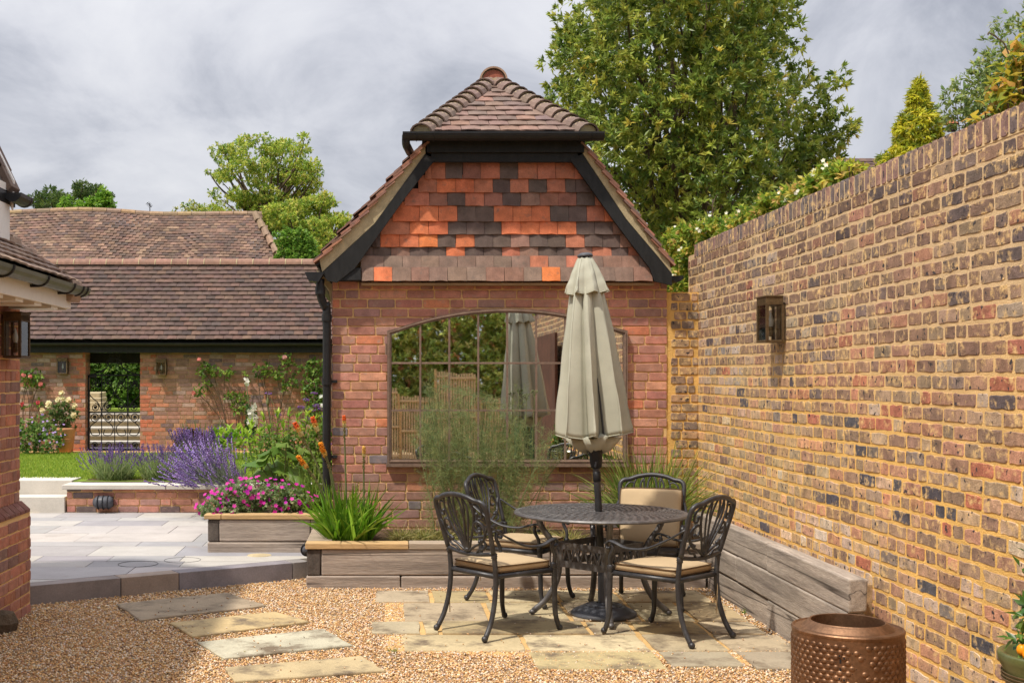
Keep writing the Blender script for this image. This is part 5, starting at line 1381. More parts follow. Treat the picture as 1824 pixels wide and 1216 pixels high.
# cushions
def make_cushion(label, loc, rot):
    t = thing('seat_cushion', label, 'cushion', loc, 0, 'tan seat cushions'); t.rotation_euler = rot
    nx = 14; m = MB(); H_ = 0.066
    def edge(x): return max(0.0, 1 - abs(x) ** 7)
    def pos(i, j, top):
        u = -1 + 2 * i / nx; v = -1 + 2 * j / nx
        w = 0.212 + 0.016 * (v + 1) / 2
        # rounded corners
        k = 1 - 0.035 * (abs(u) ** 6) * (abs(v) ** 6)
        z = (H_ / 2 - 0.012) + 0.012 * (edge(u) * edge(v)) ** 0.5 + 0.010 * (1 - u * u) * (1 - v * v)
        return (u * w * k, v * 0.225 * k, (H_ / 2 + z) if top else (H_ / 2 - z + 0.006))
    for top in (1, 0):
        b0 = len(m.v)
        for j in range(nx + 1):
            for i in range(nx + 1): m.v.append(pos(i, j, top))
        for j in range(nx):
            for i in range(nx):
                q = (b0 + j * (nx + 1) + i, b0 + j * (nx + 1) + i + 1, b0 + (j + 1) * (nx + 1) + i + 1, b0 + (j + 1) * (nx + 1) + i)
                m.f.append(q if top else q[::-1]); m.c.append(None)
    N1 = (nx + 1) ** 2
    ring = [i for i in range(nx + 1)] + [j * (nx + 1) + nx for j in range(1, nx + 1)] + [nx * (nx + 1) + i for i in range(nx - 1, -1, -1)] + [j * (nx + 1) for j in range(nx - 1, 0, -1)]
    for k in range(len(ring)):
        a, b_ = ring[k], ring[(k + 1) % len(ring)]
        m.f.append((a + N1, b_ + N1, b_, a)); m.c.append(None)
    m.build('pad', M['cushion'], t, smooth=True, world=False)
    for top, dz in ((1, 0.0), (0, 0.0)):
        pts = [Vector(m.v[a + (0 if top else N1)]) for a in ring]
        p_ = MB(); p_.tube([Vector((q.x * 1.008, q.y * 1.008, q.z)) for q in pts], 0.0042, 6, closed=True); p_.build('piping', M['piping'], t, smooth=True, world=False)
    for s in (-1, 1):
        for k in range(2):
            x0 = s * 0.20
            p_ = MB(); p_.tube(spline([(x0, -0.215, 0.03), (x0 + 0.012 * s, -0.25, 0.02), (x0 + 0.014 * s + R(-.01, .01), -0.262, -0.08), (x0 + R(-.012, .012), -0.262, -0.17 - 0.12 * R(0, 1))], 4), 0.0035, 5); p_.build('tie', M['cushion'], t, world=False)
    return t
SEATZ = 0.014 + 0.398
CL = ['tan cushion on the near left chair', 'tan cushion on the near right chair', 'tan cushion on the far left chair', 'tan cushion propped upright on the far right chair']
cush0 = None
for i, (p, d, lab) in enumerate(CH):
    h = heading(d)
    if i == 0: c = cush0 = make_cushion(CL[0], (p[0], p[1], SEATZ), (0, 0, h))
    else:
        c = copy_tree(cush0); c['label'] = CL[i]; c.rotation_euler = (0, 0, h); c.location = (p[0], p[1], SEATZ)
    if i == 3:
        off = Matrix.Rotation(h, 3, 'Z') @ Vector((0, -0.185, 0))
        c.rotation_euler = (math.radians(116), 0, h); c.location = (p[0] + off.x, p[1] + off.y, SEATZ + 0.215)

# ------------------------------------------------------------------ table
TX, TY = 1.49, 8.33
tb_ = thing('garden_table', 'round cast metal garden table with pierced top and splayed legs', 'table', (TX, TY, 0.014), 0)
K = M['table_metal']
TH, TR = 0.712, 0.595
m = MB()
prof = [(TR - 0.03, TH - 0.018), (TR - 0.004, TH - 0.020), (TR, TH - 0.010), (TR - 0.006, TH), (TR - 0.035, TH + 0.001), (TR - 0.035, TH - 0.012), (TR - 0.03, TH - 0.018)]
m.lathe(prof, 72); m.build('rim', K, tb_, smooth=False, world=False)
m = MB()                                   # pierced plate: every cell is a ring of quads round a leaf-shaped hole
radii = np.linspace(0.06, TR - 0.034, 11)
for ri in range(10):
    r0, r1 = radii[ri], radii[ri + 1]; nc = int(max(8, 2 * PI * (r0 + r1) / 2 / 0.062)); k0 = (ri % 2) * 0.5
    for k in range(nc):
        a0, a1 = 2 * PI * (k + k0) / nc, 2 * PI * (k + 1 + k0) / nc
        n = 12; v = []
        sl = 0.5 * (1 if ri % 2 else -1)
        for zz in (TH, TH - 0.007):
            for q in range(n):
                t = 2 * PI * q / n; cx_, cy_ = math.cos(t), math.sin(t)
                sc = 1 / max(abs(cx_), abs(cy_)); u, w = cx_ * sc, cy_ * sc
                rr = (r0 + r1) / 2 + w * (r1 - r0) / 2; aa = (a0 + a1) / 2 + u * (a1 - a0) / 2
                v.append((rr * math.cos(aa), rr * math.sin(aa), zz))
            for q in range(n):
                t = 2 * PI * q / n; u, w = 0.44 * math.cos(t) + 0.25 * sl * math.sin(t), 0.70 * math.sin(t)
                rr = (r0 + r1) / 2 + w * (r1 - r0) / 2; aa = (a0 + a1) / 2 + u * (a1 - a0) / 2
                v.append((rr * math.cos(aa), rr * math.sin(aa), zz - 0.0005))
        f = []
        for q in range(n):
            p = (q + 1) % n
            f += [(q, p, n + p, n + q), (2 * n + p, 2 * n + q, 3 * n + q, 3 * n + p), (n + q, n + p, 3 * n + p, 3 * n + q)]
        m.add(v, f)
m.build('tabletop', K, tb_, world=False)
m = MB(); m.lathe([(0.030, TH + 0.002), (0.062, TH + 0.002), (0.062, TH - 0.01), (0.030, TH - 0.01), (0.030, TH + 0.002)], 24); m.build('parasol_collar', K, tb_, world=False)
m = MB()
for k in range(8):
    a = PI * k / 4; m.tube([(0.06 * math.cos(a), 0.06 * math.sin(a), TH - 0.016), (0.56 * math.cos(a), 0.56 * math.sin(a), TH - 0.016)], 0.010, 6)
m.build('under_ribs', K, tb_, world=False)
for k in range(4):
    a = PI / 2 * k + PI - 0.03
    pts = spline([(0.44, 0, TH - 0.012), (0.40, 0, 0.60), (0.33, 0, 0.50), (0.285, 0, 0.38), (0.30, 0, 0.24), (0.37, 0, 0.11), (0.46, 0, 0.028)], 5)
    Mz = Matrix.Rotation(a, 3, 'Z')
    m = MB(); m.tube([Mz @ p for p in pts], 0.021, 8, flat=0.8); lg = m.build('leg', K, tb_, smooth=True, world=False)
    m = MB(); m.ball(Mz @ Vector((0.468, 0, 0.021)), 0.024, 8, sq=(1, 1, 0.8)); m.build('foot', K, lg, smooth=True, world=False)
for k in range(4):                         # pierced apron panels joining the legs
    a = PI / 2 * k + PI - 0.03; A = Vector((0.292 * math.cos(a), 0.292 * math.sin(a), 0)); a2 = a + PI / 2; Bv = Vector((0.292 * math.cos(a2), 0.292 * math.sin(a2), 0))
    d = (Bv - A); Lp = d.length; d.normalize(); m = MB()
    def pb(u0, w0, u1, w1):
        nrm = Vector((-d.y, d.x, 0)) * 0.004; v = []
        for (u, w) in ((u0[0], u0[1]), (w0[0], w0[1]), (u1[0], u1[1]), (w1[0], w1[1])):
            v.append(A + d * u + Vector((0, 0, w)))
        vv = [p - nrm for p in v] + [p + nrm for p in v]
        m.add(vv, [(0, 1, 2, 3), (7, 6, 5, 4), (0, 4, 5, 1), (1, 5, 6, 2), (2, 6, 7, 3), (3, 7, 4, 0)])
    zl, zh = 0.335, 0.505
    pb((0.0, zl), (Lp, zl), (Lp, zl + 0.045), (0.0, zl + 0.045)); pb((0.0, zh - 0.045), (Lp, zh - 0.045), (Lp, zh), (0.0, zh))
    nb = 11
    for q in range(nb):
        u = Lp * (q + 0.5) / nb; sk = 0.014 if q % 2 else -0.014
        if q in (0, nb - 1): pb((u - 0.025, zl + 0.044), (u + 0.025, zl + 0.044), (u + 0.025, zh - 0.044), (u - 0.025, zh - 0.044))
        else: pb((u - 0.007 - sk, zl + 0.044), (u + 0.007 - sk, zl + 0.044), (u + 0.007 + sk, zh - 0.044), (u - 0.007 + sk, zh - 0.044))
    m.build('apron_panel', K, tb_, world=False)

# ------------------------------------------------------------------ parasol and base
bx, by = 1.512, 8.33
pb_ = thing('weighted_stand', 'dark domed parasol stand on the flags under the table', 'parasol stand', (bx, by, 0.014))
m = MB(); m.lathe([(0.001, 0.0), (0.225, 0.0), (0.228, 0.016), (0.215, 0.03), (0.205, 0.034), (0.15, 0.062), (0.085, 0.078), (0.05, 0.085), (0.048, 0.09)], 40); m.build('foot', M['slate_plastic'], pb_, smooth=True, world=False)
m = MB(); m.lathe([(0.040, 0.08), (0.040, 0.41), (0.032, 0.415)], 18); m.build('tube', M['slate_plastic'], pb_, smooth=True, world=False)
m = MB(); m.tube([(0.036, 0, 0.36), (0.075, 0, 0.36)], 0.008, 6); m.ball((0.08, 0, 0.36), 0.018, 8); m.build('knob', M['dark_plastic'], pb_, world=False)
for k in range(30):
    a = 2 * PI * k / 30; m = MB() if k == 0 else m
    m.box((-0.010, -0.006, 0.0), (0.010, 0.006, 0.006), M=Matrix.Translation((0.12 * math.cos(a), 0.12 * math.sin(a), 0.068)) @ Matrix.Rotation(a + PI / 2, 4, 'Z'))
m.build('relief', M['slate_plastic'], pb_, world=False)

pa = thing('parasol', 'closed sage grey parasol with a vented top standing through the table', 'parasol', (bx, by, 0.10))
ptop = P(1042, 452, by)
pbase = Vector((bx, by, 0.10)); ax = (ptop - pbase); AL = ax.length; axn = ax.normalized()
q = axn.to_track_quat('Z', 'Y'); pa.rotation_euler = q.to_euler()
m = MB(); m.lathe([(0.001, 0.0), (0.024, 0.0), (0.024, AL * 0.60), (0.019, AL * 0.601), (0.019, AL - 0.02)], 14); m.build('pole', M['cast_metal'], pa, smooth=True, world=False)
m = MB(); m.lathe([(0.001, AL + 0.008), (0.03, AL + 0.006), (0.052, AL - 0.006), (0.055, AL - 0.018), (0.05, AL - 0.022)], 20); m.build('finial', M['slate_plastic'], pa, smooth=True, world=False)
def zl_(py): return (pbase.z + AL * 0 - 0) * 0 + (EYE - (py - CY) * by / F - pbase.z) / axn.z
def canopy(name, z0, z1, r0, r1, nf, amp0, amp1, phase, hemz, seed, asym=0.0, nrow=34, na=176, lean=0.0):
    """folded cloth: pleats deepen towards the hem"""
    rs = random.Random(seed); ph = [rs.uniform(-0.22, 0.22) for _ in range(nf)]; am = [rs.uniform(0.75, 1.25) for _ in range(nf)]
    v = []; f = []
    for i in range(nrow + 1):
        t = i / nrow; z = z0 + (z1 - z0) * t
        rad = r0 + (r1 - r0) * (t ** 0.82); amp = amp0 + (amp1 - amp0) * t
        for k in range(na):
            a = 2 * PI * k / na; u = a / (2 * PI) * nf; j = int(u) % nf; fr_ = u - int(u)
            s_ = fr_ + ph[j] * fr_ * (1 - fr_) * 2
            w = abs(math.sin(PI * s_)) ** 0.72            # round outer lobes, tight inner creases
            rr = rad * (1 - amp * am[j] * (1 - w)) * (1 + asym * math.cos(a - 0.6) * t)
            aa = a + phase + 0.16 * t * math.sin(PI * 2 * fr_) * am[j]
            zz = z - hemz * t ** 6 * (1 - w) + 0.0018 * math.sin(9 * a + 7 * t)
            rr *= 1 + 0.012 * math.sin(17 * t + 3 * a)
            rr *= 1 + 0.035 * t * noise.noise((2.2 * math.cos(a), 2.2 * math.sin(a) + seed, z * 5)) + 0.012 * noise.noise((6 * math.cos(a), 6 * math.sin(a) + seed, z * 14))
            v.append((rr * math.cos(aa) - lean * t, rr * math.sin(aa), zz))
    for i in range(nrow):
        for k in range(na):
            f.append((i * na + k, (i + 1) * na + k, (i + 1) * na + (k + 1) % na, i * na + (k + 1) % na))
    m = MB().add(v, f); o = m.build(name, M['canvas'], pa, smooth=True, world=False)
    sd = o.modifiers.new('cloth', 'SOLIDIFY'); sd.thickness = 0.003
    for j in range(nf):                       # a stitched seam down the crown of each fold, a hem round the edge
        k = int((j + 0.5) / nf * na); pts = [Vector(v[i * na + k]) for i in range(nrow + 1)]
        mid_ = sum((Vector(v[i * na + q]) for i in range(nrow + 1) for q in range(0, na, 11)), Vector()) / ((nrow + 1) * len(range(0, na, 11)))
        s_ = MB(); s_.tube([p + Vector((p.x - mid_.x, p.y - mid_.y, 0)).normalized() * 0.0012 for p in pts], 0.0019, 5); s_.build('seam', M['canvas'], o, smooth=True, world=False)
    s_ = MB(); s_.tube([Vector(v[nrow * na + q]) for q in range(na)], 0.0035, 5, closed=True); s_.build('hem', M['canvas'], o, smooth=True, world=False)
    return o
canopy('canopy', zl_(508), zl_(772), 0.098, 0.272, 8, 0.25, 0.60, 0.25, 0.035, 4, lean=0.035)
canopy('vent_flap', zl_(459), zl_(520), 0.046, 0.158, 8, 0.10, 0.36, 0.55, 0.02, 9)
m = MB(); m.lathe([(0.03, zl_(770)), (0.17, zl_(778)), (0.10, zl_(800)), (0.05, zl_(806)), (0.03, zl_(790))], 24)
for i, (x, y, z) in enumerate(m.v):
    x -= 0.0; a = math.atan2(y, x); k = 1 + 0.22 * math.sin(8 * a) + 0.1 * math.sin(3 * a); m.v[i] = (x * k - 0.035, y * k, z + 0.012 * math.sin(5 * a))
m.build('inner_folds', M['canvas'], pa, smooth=True, world=False)
for k in range(8):
    a = 2 * PI * k / 8 + 0.4; m = MB(); m.tube([(0.03 * math.cos(a), 0.03 * math.sin(a), zl_(500)), (0.11 * math.cos(a), 0.11 * math.sin(a), zl_(775))], 0.007, 6); m.build('rib', M['cast_metal'], pa, world=False)
zc_ = zl_(815)
m = MB(); m.lathe([(0.020, zc_ - 0.075), (0.036, zc_ - 0.065), (0.044, zc_ - 0.03), (0.046, zc_ + 0.02), (0.05, zc_ + 0.05), (0.04, zc_ + 0.09), (0.022, zc_ + 0.10)], 16); m.build('runner', M['dark_plastic'], pa, smooth=True, world=False)
zc_ = zl_(845)
m = MB(); m.lathe([(0.019, zc_ - 0.05), (0.027, zc_ - 0.045), (0.027, zc_ + 0.02), (0.019, zc_ + 0.025)], 14); m.build('tilt_sleeve', M['dark_plastic'], pa, smooth=True, world=False)
m = MB(); m.tube([(0.025, -0.01, zl_(822)), (0.06, -0.01, zl_(822)), (0.065, -0.02, zl_(830))], 0.007, 6); m.build('crank', M['dark_plastic'], pa, world=False)

# ------------------------------------------------------------------ copper drum fire pit
dc = Vector((2.11, 5.50, 0))
dr = thing('drum_fire_pit', 'rusty copper coloured steel drum with dimpled sides and a raised round collar', 'drum', dc)
RD, HD = 0.241, 0.514
m = MB(); m.lathe([(0.001, 0.01), (RD, 0.01), (RD + .002, 0.02), (RD, 0.03), (RD, HD - 0.02), (RD + 0.002, HD - 0.016), (RD + 0.004, HD - 0.006), (RD, HD), (RD - 0.006, HD + 0.001), (RD - 0.012, HD - 0.005), (RD - 0.040, HD - 0.002), (RD - 0.048, HD + 0.005), (RD - 0.066, HD + 0.021), (RD - 0.072, HD + 0.025), (RD - 0.076, HD + 0.029), (RD - 0.082, HD + 0.027), (RD - 0.084, HD - 0.05), (RD - 0.03, HD - 0.09), (RD - 0.02, 0.05), (0.001, 0.05)], 120)
m.build('drum_body', M['copper'], dr, smooth=False, world=False)
dim = MB(); hol = MB()
def on_drum(a, z, r=RD): return Vector((r * math.cos(a), r * math.sin(a), z))
row = 0; z = 0.06
while z < HD - 0.045:
    na = 44
    for k in range(na):
        a = 2 * PI * (k + (row % 2) * 0.5) / na
        dd = math.degrees((a + PI / 2 + PI) % (2 * PI) - PI)     # 0 = facing the camera
        seamd = (math.degrees(a) + 720 - 252) % 360
        if seamd < 26 and (k + row) % 3: continue
        if R(0, 1) < 0.04: continue
        a += R(-.006, .006)
        nr = Vector((math.cos(a), math.sin(a), 0)); tn = Vector((-nr.y, nr.x, 0)); p = on_drum(a, z)
        v = []; f = []
        for ri, (q, hgt) in enumerate(((0.0138, 0.0), (0.0108, 0.0036), (0.0058, 0.0052))):
            for j in range(8):
                t = 2 * PI * j / 8; v.append(p + tn * (q * math.cos(t)) + Vector((0, 0, q * 0.92 * math.sin(t))) + nr * (hgt - 0.0006))
        v.append(p + nr * 0.0055)
        for ri in range(2): f += [(ri * 8 + j, ri * 8 + (j + 1) % 8, ri * 8 + 8 + (j + 1) % 8, ri * 8 + 8 + j) for j in range(8)]
        f += [(16 + j, 16 + (j + 1) % 8, 24) for j in range(8)]
        dim.add(v, f)
        a2 = a + PI / na; p = on_drum(a2, z, RD + 0.0008); nr = Vector((math.cos(a2), math.sin(a2), 0)); tn = Vector((-nr.y, nr.x, 0))
        hol.add([p + tn * (0.0022 * math.cos(t)) + Vector((0, 0, 0.0022 * math.sin(t))) for t in np.linspace(0, 2 * PI, 7)[:-1]], [(0, 1, 2, 3, 4, 5)])
    z += 0.0225; row += 1
tag(dim.build('dimples', M['copper'], dr, smooth=True, world=False), kind='stuff')
tag(hol.build('drain_holes', M['iron'], dr, world=False), kind='stuff')
for (da, zz) in ((-24, 0.43), (-24, 0.33), (-14, 0.42), (-14, 0.325)):
    a = math.radians(-90 - 18 + da * 0.45); p = on_drum(a, zz, RD)
    nr = Vector((math.cos(a), math.sin(a), 0)); m = MB(); m.tube([p - nr * 0.003, p + nr * 0.006], [0.010, 0.008], 8); b_ = m.build('rivet', M['copper'], dr, world=False)
    m = MB(); m.tube([p + nr * 0.0055, p + nr * 0.007], 0.0045, 7); m.build('rivet_hole', M['iron'], b_, world=False)
for zz in (0.405, 0.365, 0.29):
    a = math.radians(-118); p = on_drum(a, zz, RD); nr = Vector((math.cos(a), math.sin(a), 0)); tn = Vector((-nr.y, nr.x, 0))
    m = MB(); v = [p + tn * sx * 0.004 + Vector((0, 0, sz * 0.009)) + nr * 0.0012 for sx, sz in ((-1, -1), (1, -1), (1, 1), (-1, 1))]; m.add(v, [(0, 1, 2, 3)]); m.build('slot', M['iron'], dr, world=False)

# ------------------------------------------------------------------ pots
pc = Vector((2.405, 4.30, 0))
gp = thing('garden_pot', 'olive green glazed pot by the wall at the right edge', 'pot', pc)
m = MB(); m.lathe([(0.001, 0.0), (0.13, 0.0), (0.165, 0.50), (0.175, 0.555), (0.182, 0.56), (0.184, 0.575), (0.182, 0.60), (0.198, 0.63), (0.200, 0.655), (0.194, 0.662), (0.178, 0.66), (0.172, 0.62), (0.001, 0.61)], 56); m.build('body', M['green_glaze'], gp, smooth=True, world=False)
for z in (0.566, 0.578, 0.590):
    m = MB(); m.tube([(0.186 * math.cos(t), 0.186 * math.sin(t), z) for t in np.linspace(0, 2 * PI, 49)[:-1]], 0.0028, 5, closed=True); m.build('ring', M['brass'], gp, world=False)
tp_c = P(116, 804, 20.9)
tp = thing('terracotta_pot', 'large pale terracotta pot against the barn wall beside the gate', 'pot', (tp_c.x - 0.0, 20.9, lawn_z(20.9) + 0.004))
m = MB(); m.lathe([(0.001, 0.0), (0.13, 0.0), (0.172, 0.36), (0.178, 0.37), (0.19, 0.40), (0.19, 0.425), (0.17, 0.43), (0.165, 0.38), (0.001, 0.38)], 32); m.build('body', M['terracotta'], tp, smooth=True, world=False)
for z in (0.2, 0.235):
    m = MB(); m.tube([((0.13 + 0.117 * z + 0.002) * math.cos(t), (0.13 + 0.117 * z + 0.002) * math.sin(t), z) for t in np.linspace(0, 2 * PI, 33)[:-1]], 0.004, 5, closed=True); m.build('band', M['terracotta'], tp, world=False)
m = MB(); m.tube([(-0.03, -0.185, 0.33), (-0.02, -0.2, 0.325), (0.03, -0.2, 0.325), (0.04, -0.185, 0.33)], 0.012, 6); m.build('lug', M['terracotta'], tp, world=False)

# small white and russet ornament on the far side of the wall coping
oy = F * (WX + 0.2) / (1748 - CX); oc = P(1748, 205, oy)
og = thing('garden_ornament', 'small white and russet ornament perched behind the wall coping', 'ornament', (oc.x, oc.y, 2.824))
m = MB(); m.ball((-0.004, 0.01, 0.028), 0.03, 12, sq=(0.9, 1.2, 0.95)); m.tube([(-0.004, 0.04, 0.03), (-0.006, 0.09, 0.012)], [0.022, 0.006], 8); m.build('body', M['white_thing'], og, smooth=True, world=False)
m = MB(); m.ball((0.022, -0.012, 0.040), 0.021, 12); m.tube([(0.035, -0.02, 0.042), (0.052, -0.026, 0.040)], [0.007, 0.002], 6); m.build('head', M['russet'], og, smooth=True, world=False)

# ------------------------------------------------------------------ what stands behind the photographer and shows in the mirror
fe = thing('trellis_fence', 'stepped lath fence behind the yard seen reflected in the mirror', 'fence', (1.4, -3.2, 0))
lm = MB(); lm.box((-0.016, -0.008, 0), (0.016, 0.008, 1.0)); lm = lm.mesh('slat', M['lath'])
for pi, (x0, x1, h) in enumerate(((-0.6, 0.22, 1.45), (0.26, 0.95, 1.28), (1.0, 1.75, 1.78), (1.8, 2.55, 1.30), (2.5, 2.72, 1.75))):
    x = x0
    while x < x1:
        o = inst('slat', lm, fe, (x, -3.2 + R(-.004, .004), 0), 0, None, (1, 1, h + R(-.02, .02))); x += 0.052
    for z in (h - 0.09, h * 0.5, 0.15):
        m = MB(); m.box((x0 - 0.02, -3.19, z - 0.02), (x1, -3.165, z + 0.02)); m.build('rail', M['lath'], fe)
    m = MB(); m.box((x0 - 0.05, -3.24, -0.05), (x0 - 0.005, -3.16, h + 0.05)); m.build('post', M['fresh_oak'], fe)
rs_ = thing('steel_screen', 'rusted steel screen with green edge beside the wall seen reflected in the mirror', 'screen', (2.6, 0.6, 0))
m = MB(); m.box((2.60, -0.75, 0.05), (2.64, 2.3, 2.36)); m.build('panel', M['rust'], rs_)
m = MB(); m.box((2.52, -0.86, 0.0), (2.70, -0.76, 2.25)); m.build('edge_post', M['green_paint'], rs_)
m = MB(); m.box((2.30, -1.35, 0.0), (2.36, -0.9, 2.0)); m.build('side_panel', M['green_paint'], rs_)
# ------------------------------------------------------------------ trees
def limb_tubes(base, tops, r0, seed=0):
    mb = MB(); rs = random.Random(seed)
    for tpt in tops:
        a, b_ = Vector(base), Vector(tpt); d = b_ - a
        mid1 = a + d * 0.35 + Vector((rs.uniform(-.12, .12), rs.uniform(-.12, .12), 0.10)) * d.length * 0.5
        mid2 = a + d * 0.7 + Vector((rs.uniform(-.1, .1), rs.uniform(-.1, .1), 0.06)) * d.length * 0.4
        pts = spline([a, mid1, mid2, b_], 4); n = len(pts)
        mb.tube(pts, [r0 * (1 - 0.88 * i / (n - 1)) for i in range(n)], 6)
    return mb
def crown_points(blobs, per_area, up=0.35):
    """points on and inside a set of ellipsoid clumps, with outward directions"""
    Ps, Ds = [], []
    for c, r in blobs:
        r = np.asarray(r if hasattr(r, '__len__') else (r, r, r), float); n = int(per_area * (r[0] * r[1] + r[0] * r[2] + r[1] * r[2]) / 3 * 12.5)
        d = sph(n); s_ = rng.uniform(0.55, 1.06, (n, 1)) ** 0.6
        Ps.append(np.asarray(c) + d * r * s_); Ds.append(unit(d / r + np.array([0, 0, up])))
    return np.concatenate(Ps), np.concatenate(Ds)
def tree(name, label, cat, base, trunk_top, blobs, trunk_r, per, k, Ln, W, cols, group=None, matk='leaf', spread=0.9, up=0.35, fold=0.25, curl=0.12, v=0.22, limb_r=None, n_limbs=40, seed=1, p=None, parts=None):
    t = thing(name, label, cat, base, 0, group)
    base, trunk_top = Vector(base), Vector(trunk_top)
    m = MB(); pts = spline([base, base.lerp(trunk_top, 0.5) + Vector((R(-.1, .1), R(-.1, .1), 0)), trunk_top], 5)
    m.tube(pts, [trunk_r * (1.15 - 0.5 * i / (len(pts) - 1)) for i in range(len(pts))], 10); m.build('trunk', M['bark'], t)
    rs = random.Random(seed); bl = list(blobs); rs.shuffle(bl)
    m = limb_tubes(base.lerp(trunk_top, 0.8), [Vector(c) for c, r in bl[:n_limbs]], limb_r or trunk_r * 0.4, seed); m.build('limbs', M['bark'], t)
    Ps, Ds = crown_points(blobs, per, up)
    V, Fc, C = rosettes(Ps, Ds, k, Ln, W, cols, spread, fold, curl, v, p)
    npobj('crown', V, Fc, C, M[matk], t)
    return t
# big evergreen behind the wall: clumps placed inside one tall egg-shaped crown
TYd = 15.5
def T(px, py, dy=0.0):
    q = P(px, py, TYd + dy); return (q.x, q.y, q.z)
blobs = []
rs = random.Random(5)
outl = [(-160, 1085, 1400), (-90, 1060, 1410), (-30, 1040, 1420), (30, 1020, 1422), (80, 1010, 1425), (130, 1012, 1420), (180, 1000, 1425), (230, 1030, 1435), (280, 1075, 1440), (330, 1100, 1430), (380, 1130, 1420), (430, 1160, 1400), (480, 1180, 1390)]
for (py, xl, xr) in outl:
    for dxp in np.arange(xl + 25, xr - 20, 62):
        for lay in range(3):
            u = (dxp - (xl + xr) / 2) / ((xr - xl) / 2); dep = 1.7 * math.sqrt(max(0.05, 1 - u * u))
            dy = (-1, -0.1, 0.8)[lay] * dep + rs.uniform(-0.25, 0.25)
            blobs.append((T(dxp + rs.uniform(-22, 22), py + rs.uniform(-22, 22), dy), rs.uniform(0.26, 0.40)))
for px, py, r in ((1035, 48, .2), (1022, 70, .2), (985, 190, .16), (1000, 165, .2), (1130, 8, .2), (1408, 60, .22), (1416, 96, .22), (1425, 130, .2), (1020, 110, .18), (1400, 25, .2)):
    blobs.append((T(px, py, -0.3), r))
# the loose spray standing out on the right
for px, py, r in ((1440, 285, .2), (1455, 255, .17), (1468, 225, .16), (1478, 195, .14), (1488, 160, .13), (1494, 130, .09), (1500, 215, .15), (1508, 235, .12), (1470, 280, .2), (1485, 305, .15), (1440, 250, .14), (1452, 205, .10)):
    blobs.append((T(px, py, -0.5), r * 1.25)); blobs.append((T(px - 9, py + 14, -0.4), r * 1.1))
GREEN = [lin(134, 146, 64), lin(114, 130, 58), lin(154, 160, 72), lin(170, 170, 80), lin(92, 112, 54), lin(190, 176, 84)]
tree('evergreen_tree', 'large glossy evergreen tree with whorled leaves behind the garden building', 'tree', (4.2, TYd, -0.06), T(1235, 430), blobs, 0.22, 33, 12, 0.098, 0.032, GREEN, matk='gloss_leaf', spread=0.62, up=0.75, curl=0.05, n_limbs=60, limb_r=0.045, p=[4, 4, 3, 1.6, 3, 0.5] / np.sum([4, 4, 3, 1.6, 3, 0.5]))

# light broadleaf tree behind the old barn, in layered sprays
def layered(y, specs, seed, dz=0.22):
    rs = random.Random(seed); o = []
    for (px, py, w, h) in specs:
        for k in range(int(w / 8.5)):
            a = px + rs.uniform(-w, w); e = abs(a - px) / w
            q = P(a, py + rs.uniform(-h, h) * (1 - 0.5 * e) + 6 * e, y + rs.uniform(-1.6, 1.6))
            s_ = rs.uniform(0.22, 0.42); o.append(((q.x, q.y, q.z), (s_, s_, s_ * rs.uniform(0.35, 0.7))))
        for k in range(int(w / 12)):
            a = px + rs.choice((-1, 1)) * rs.uniform(0.75, 1.22) * w
            q = P(a, py + rs.uniform(-1.6, 1.0) * h, y + rs.uniform(-1.2, 1.2)); s_ = rs.uniform(0.10, 0.2)
            o.append(((q.x, q.y, q.z), (s_ * 1.3, s_, s_ * 0.8)))
    return o
LY = 35.0
sp1 = [(452, 246, 20, 6), (470, 258, 60, 10), (430, 268, 34, 10), (505, 262, 34, 10), (440, 290, 40, 10), (490, 285, 70, 12), (520, 295, 40, 10), (400, 312, 26, 6), (455, 315, 60, 12), (510, 320, 52, 12), (535, 312, 26, 8), (430, 345, 46, 12), (500, 345, 54, 12), (540, 350, 20, 8), (440, 375, 50, 10), (495, 372, 45, 10), (395, 380, 24, 6), (405, 372, 30, 8), (450, 395, 44, 12), (350, 372, 16, 5)]
BEE = [lin(148, 164, 62), lin(128, 150, 58), lin(168, 174, 74), lin(108, 134, 54), lin(180, 178, 88)]
tree('broadleaf_tree', 'airy light green tree with layered sprays rising behind the old barn roof', 'tree', (P(470, 0, LY).x, LY, -0.06), P(475, 345, LY), layered(LY, sp1, 3), 0.22, 58, 5, 0.095, 0.046, BEE, spread=1.0, up=0.5, n_limbs=60, limb_r=0.07, group='trees behind the barns')
LY2 = 33.0
sp2 = [(560, 365, 40, 12), (585, 395, 24, 14), (575, 420, 34, 20), (555, 405, 60, 20), (545, 355, 30, 10), (530, 372, 50, 14), (560, 390, 50, 14), (520, 400, 50, 14), (560, 425, 46, 16), (570, 450, 40, 16), (540, 440, 40, 20), (590, 420, 20, 14), (500, 395, 26, 12), (575, 475, 30, 14), (535, 470, 40, 14)]
tree('broadleaf_tree', 'lower rounder green tree between the old barn and the garden building', 'tree', (P(555, 0, LY2).x, LY2, -0.06), P(555, 430, LY2), layered(LY2, sp2, 7), 0.2, 75, 5, 0.10, 0.05, BEE[:4] + [lin(178, 176, 84)], spread=1.1, up=0.15, n_limbs=30, group='trees behind the barns')
LY3 = 42.0
tree('broadleaf_tree', 'small hazy tree just left of the garden building gutter', 'tree', (P(600, 0, LY3).x, LY3, -0.06), P(600, 440, LY3), layered(LY3, [(602, 420, 18, 8), (605, 440, 26, 12), (595, 455, 30, 14)], 9), 0.15, 40, 5, 0.12, 0.06, [lin(128, 134, 76), lin(110, 118, 70)], spread=1.1, n_limbs=10, group='trees behind the barns')
LY4 = 40.0
sp4 = [(105, 345, 40, 10), (140, 338, 30, 10), (130, 356, 60, 10), (90, 360, 30, 8), (165, 355, 20, 10), (150, 368, 50, 8)]
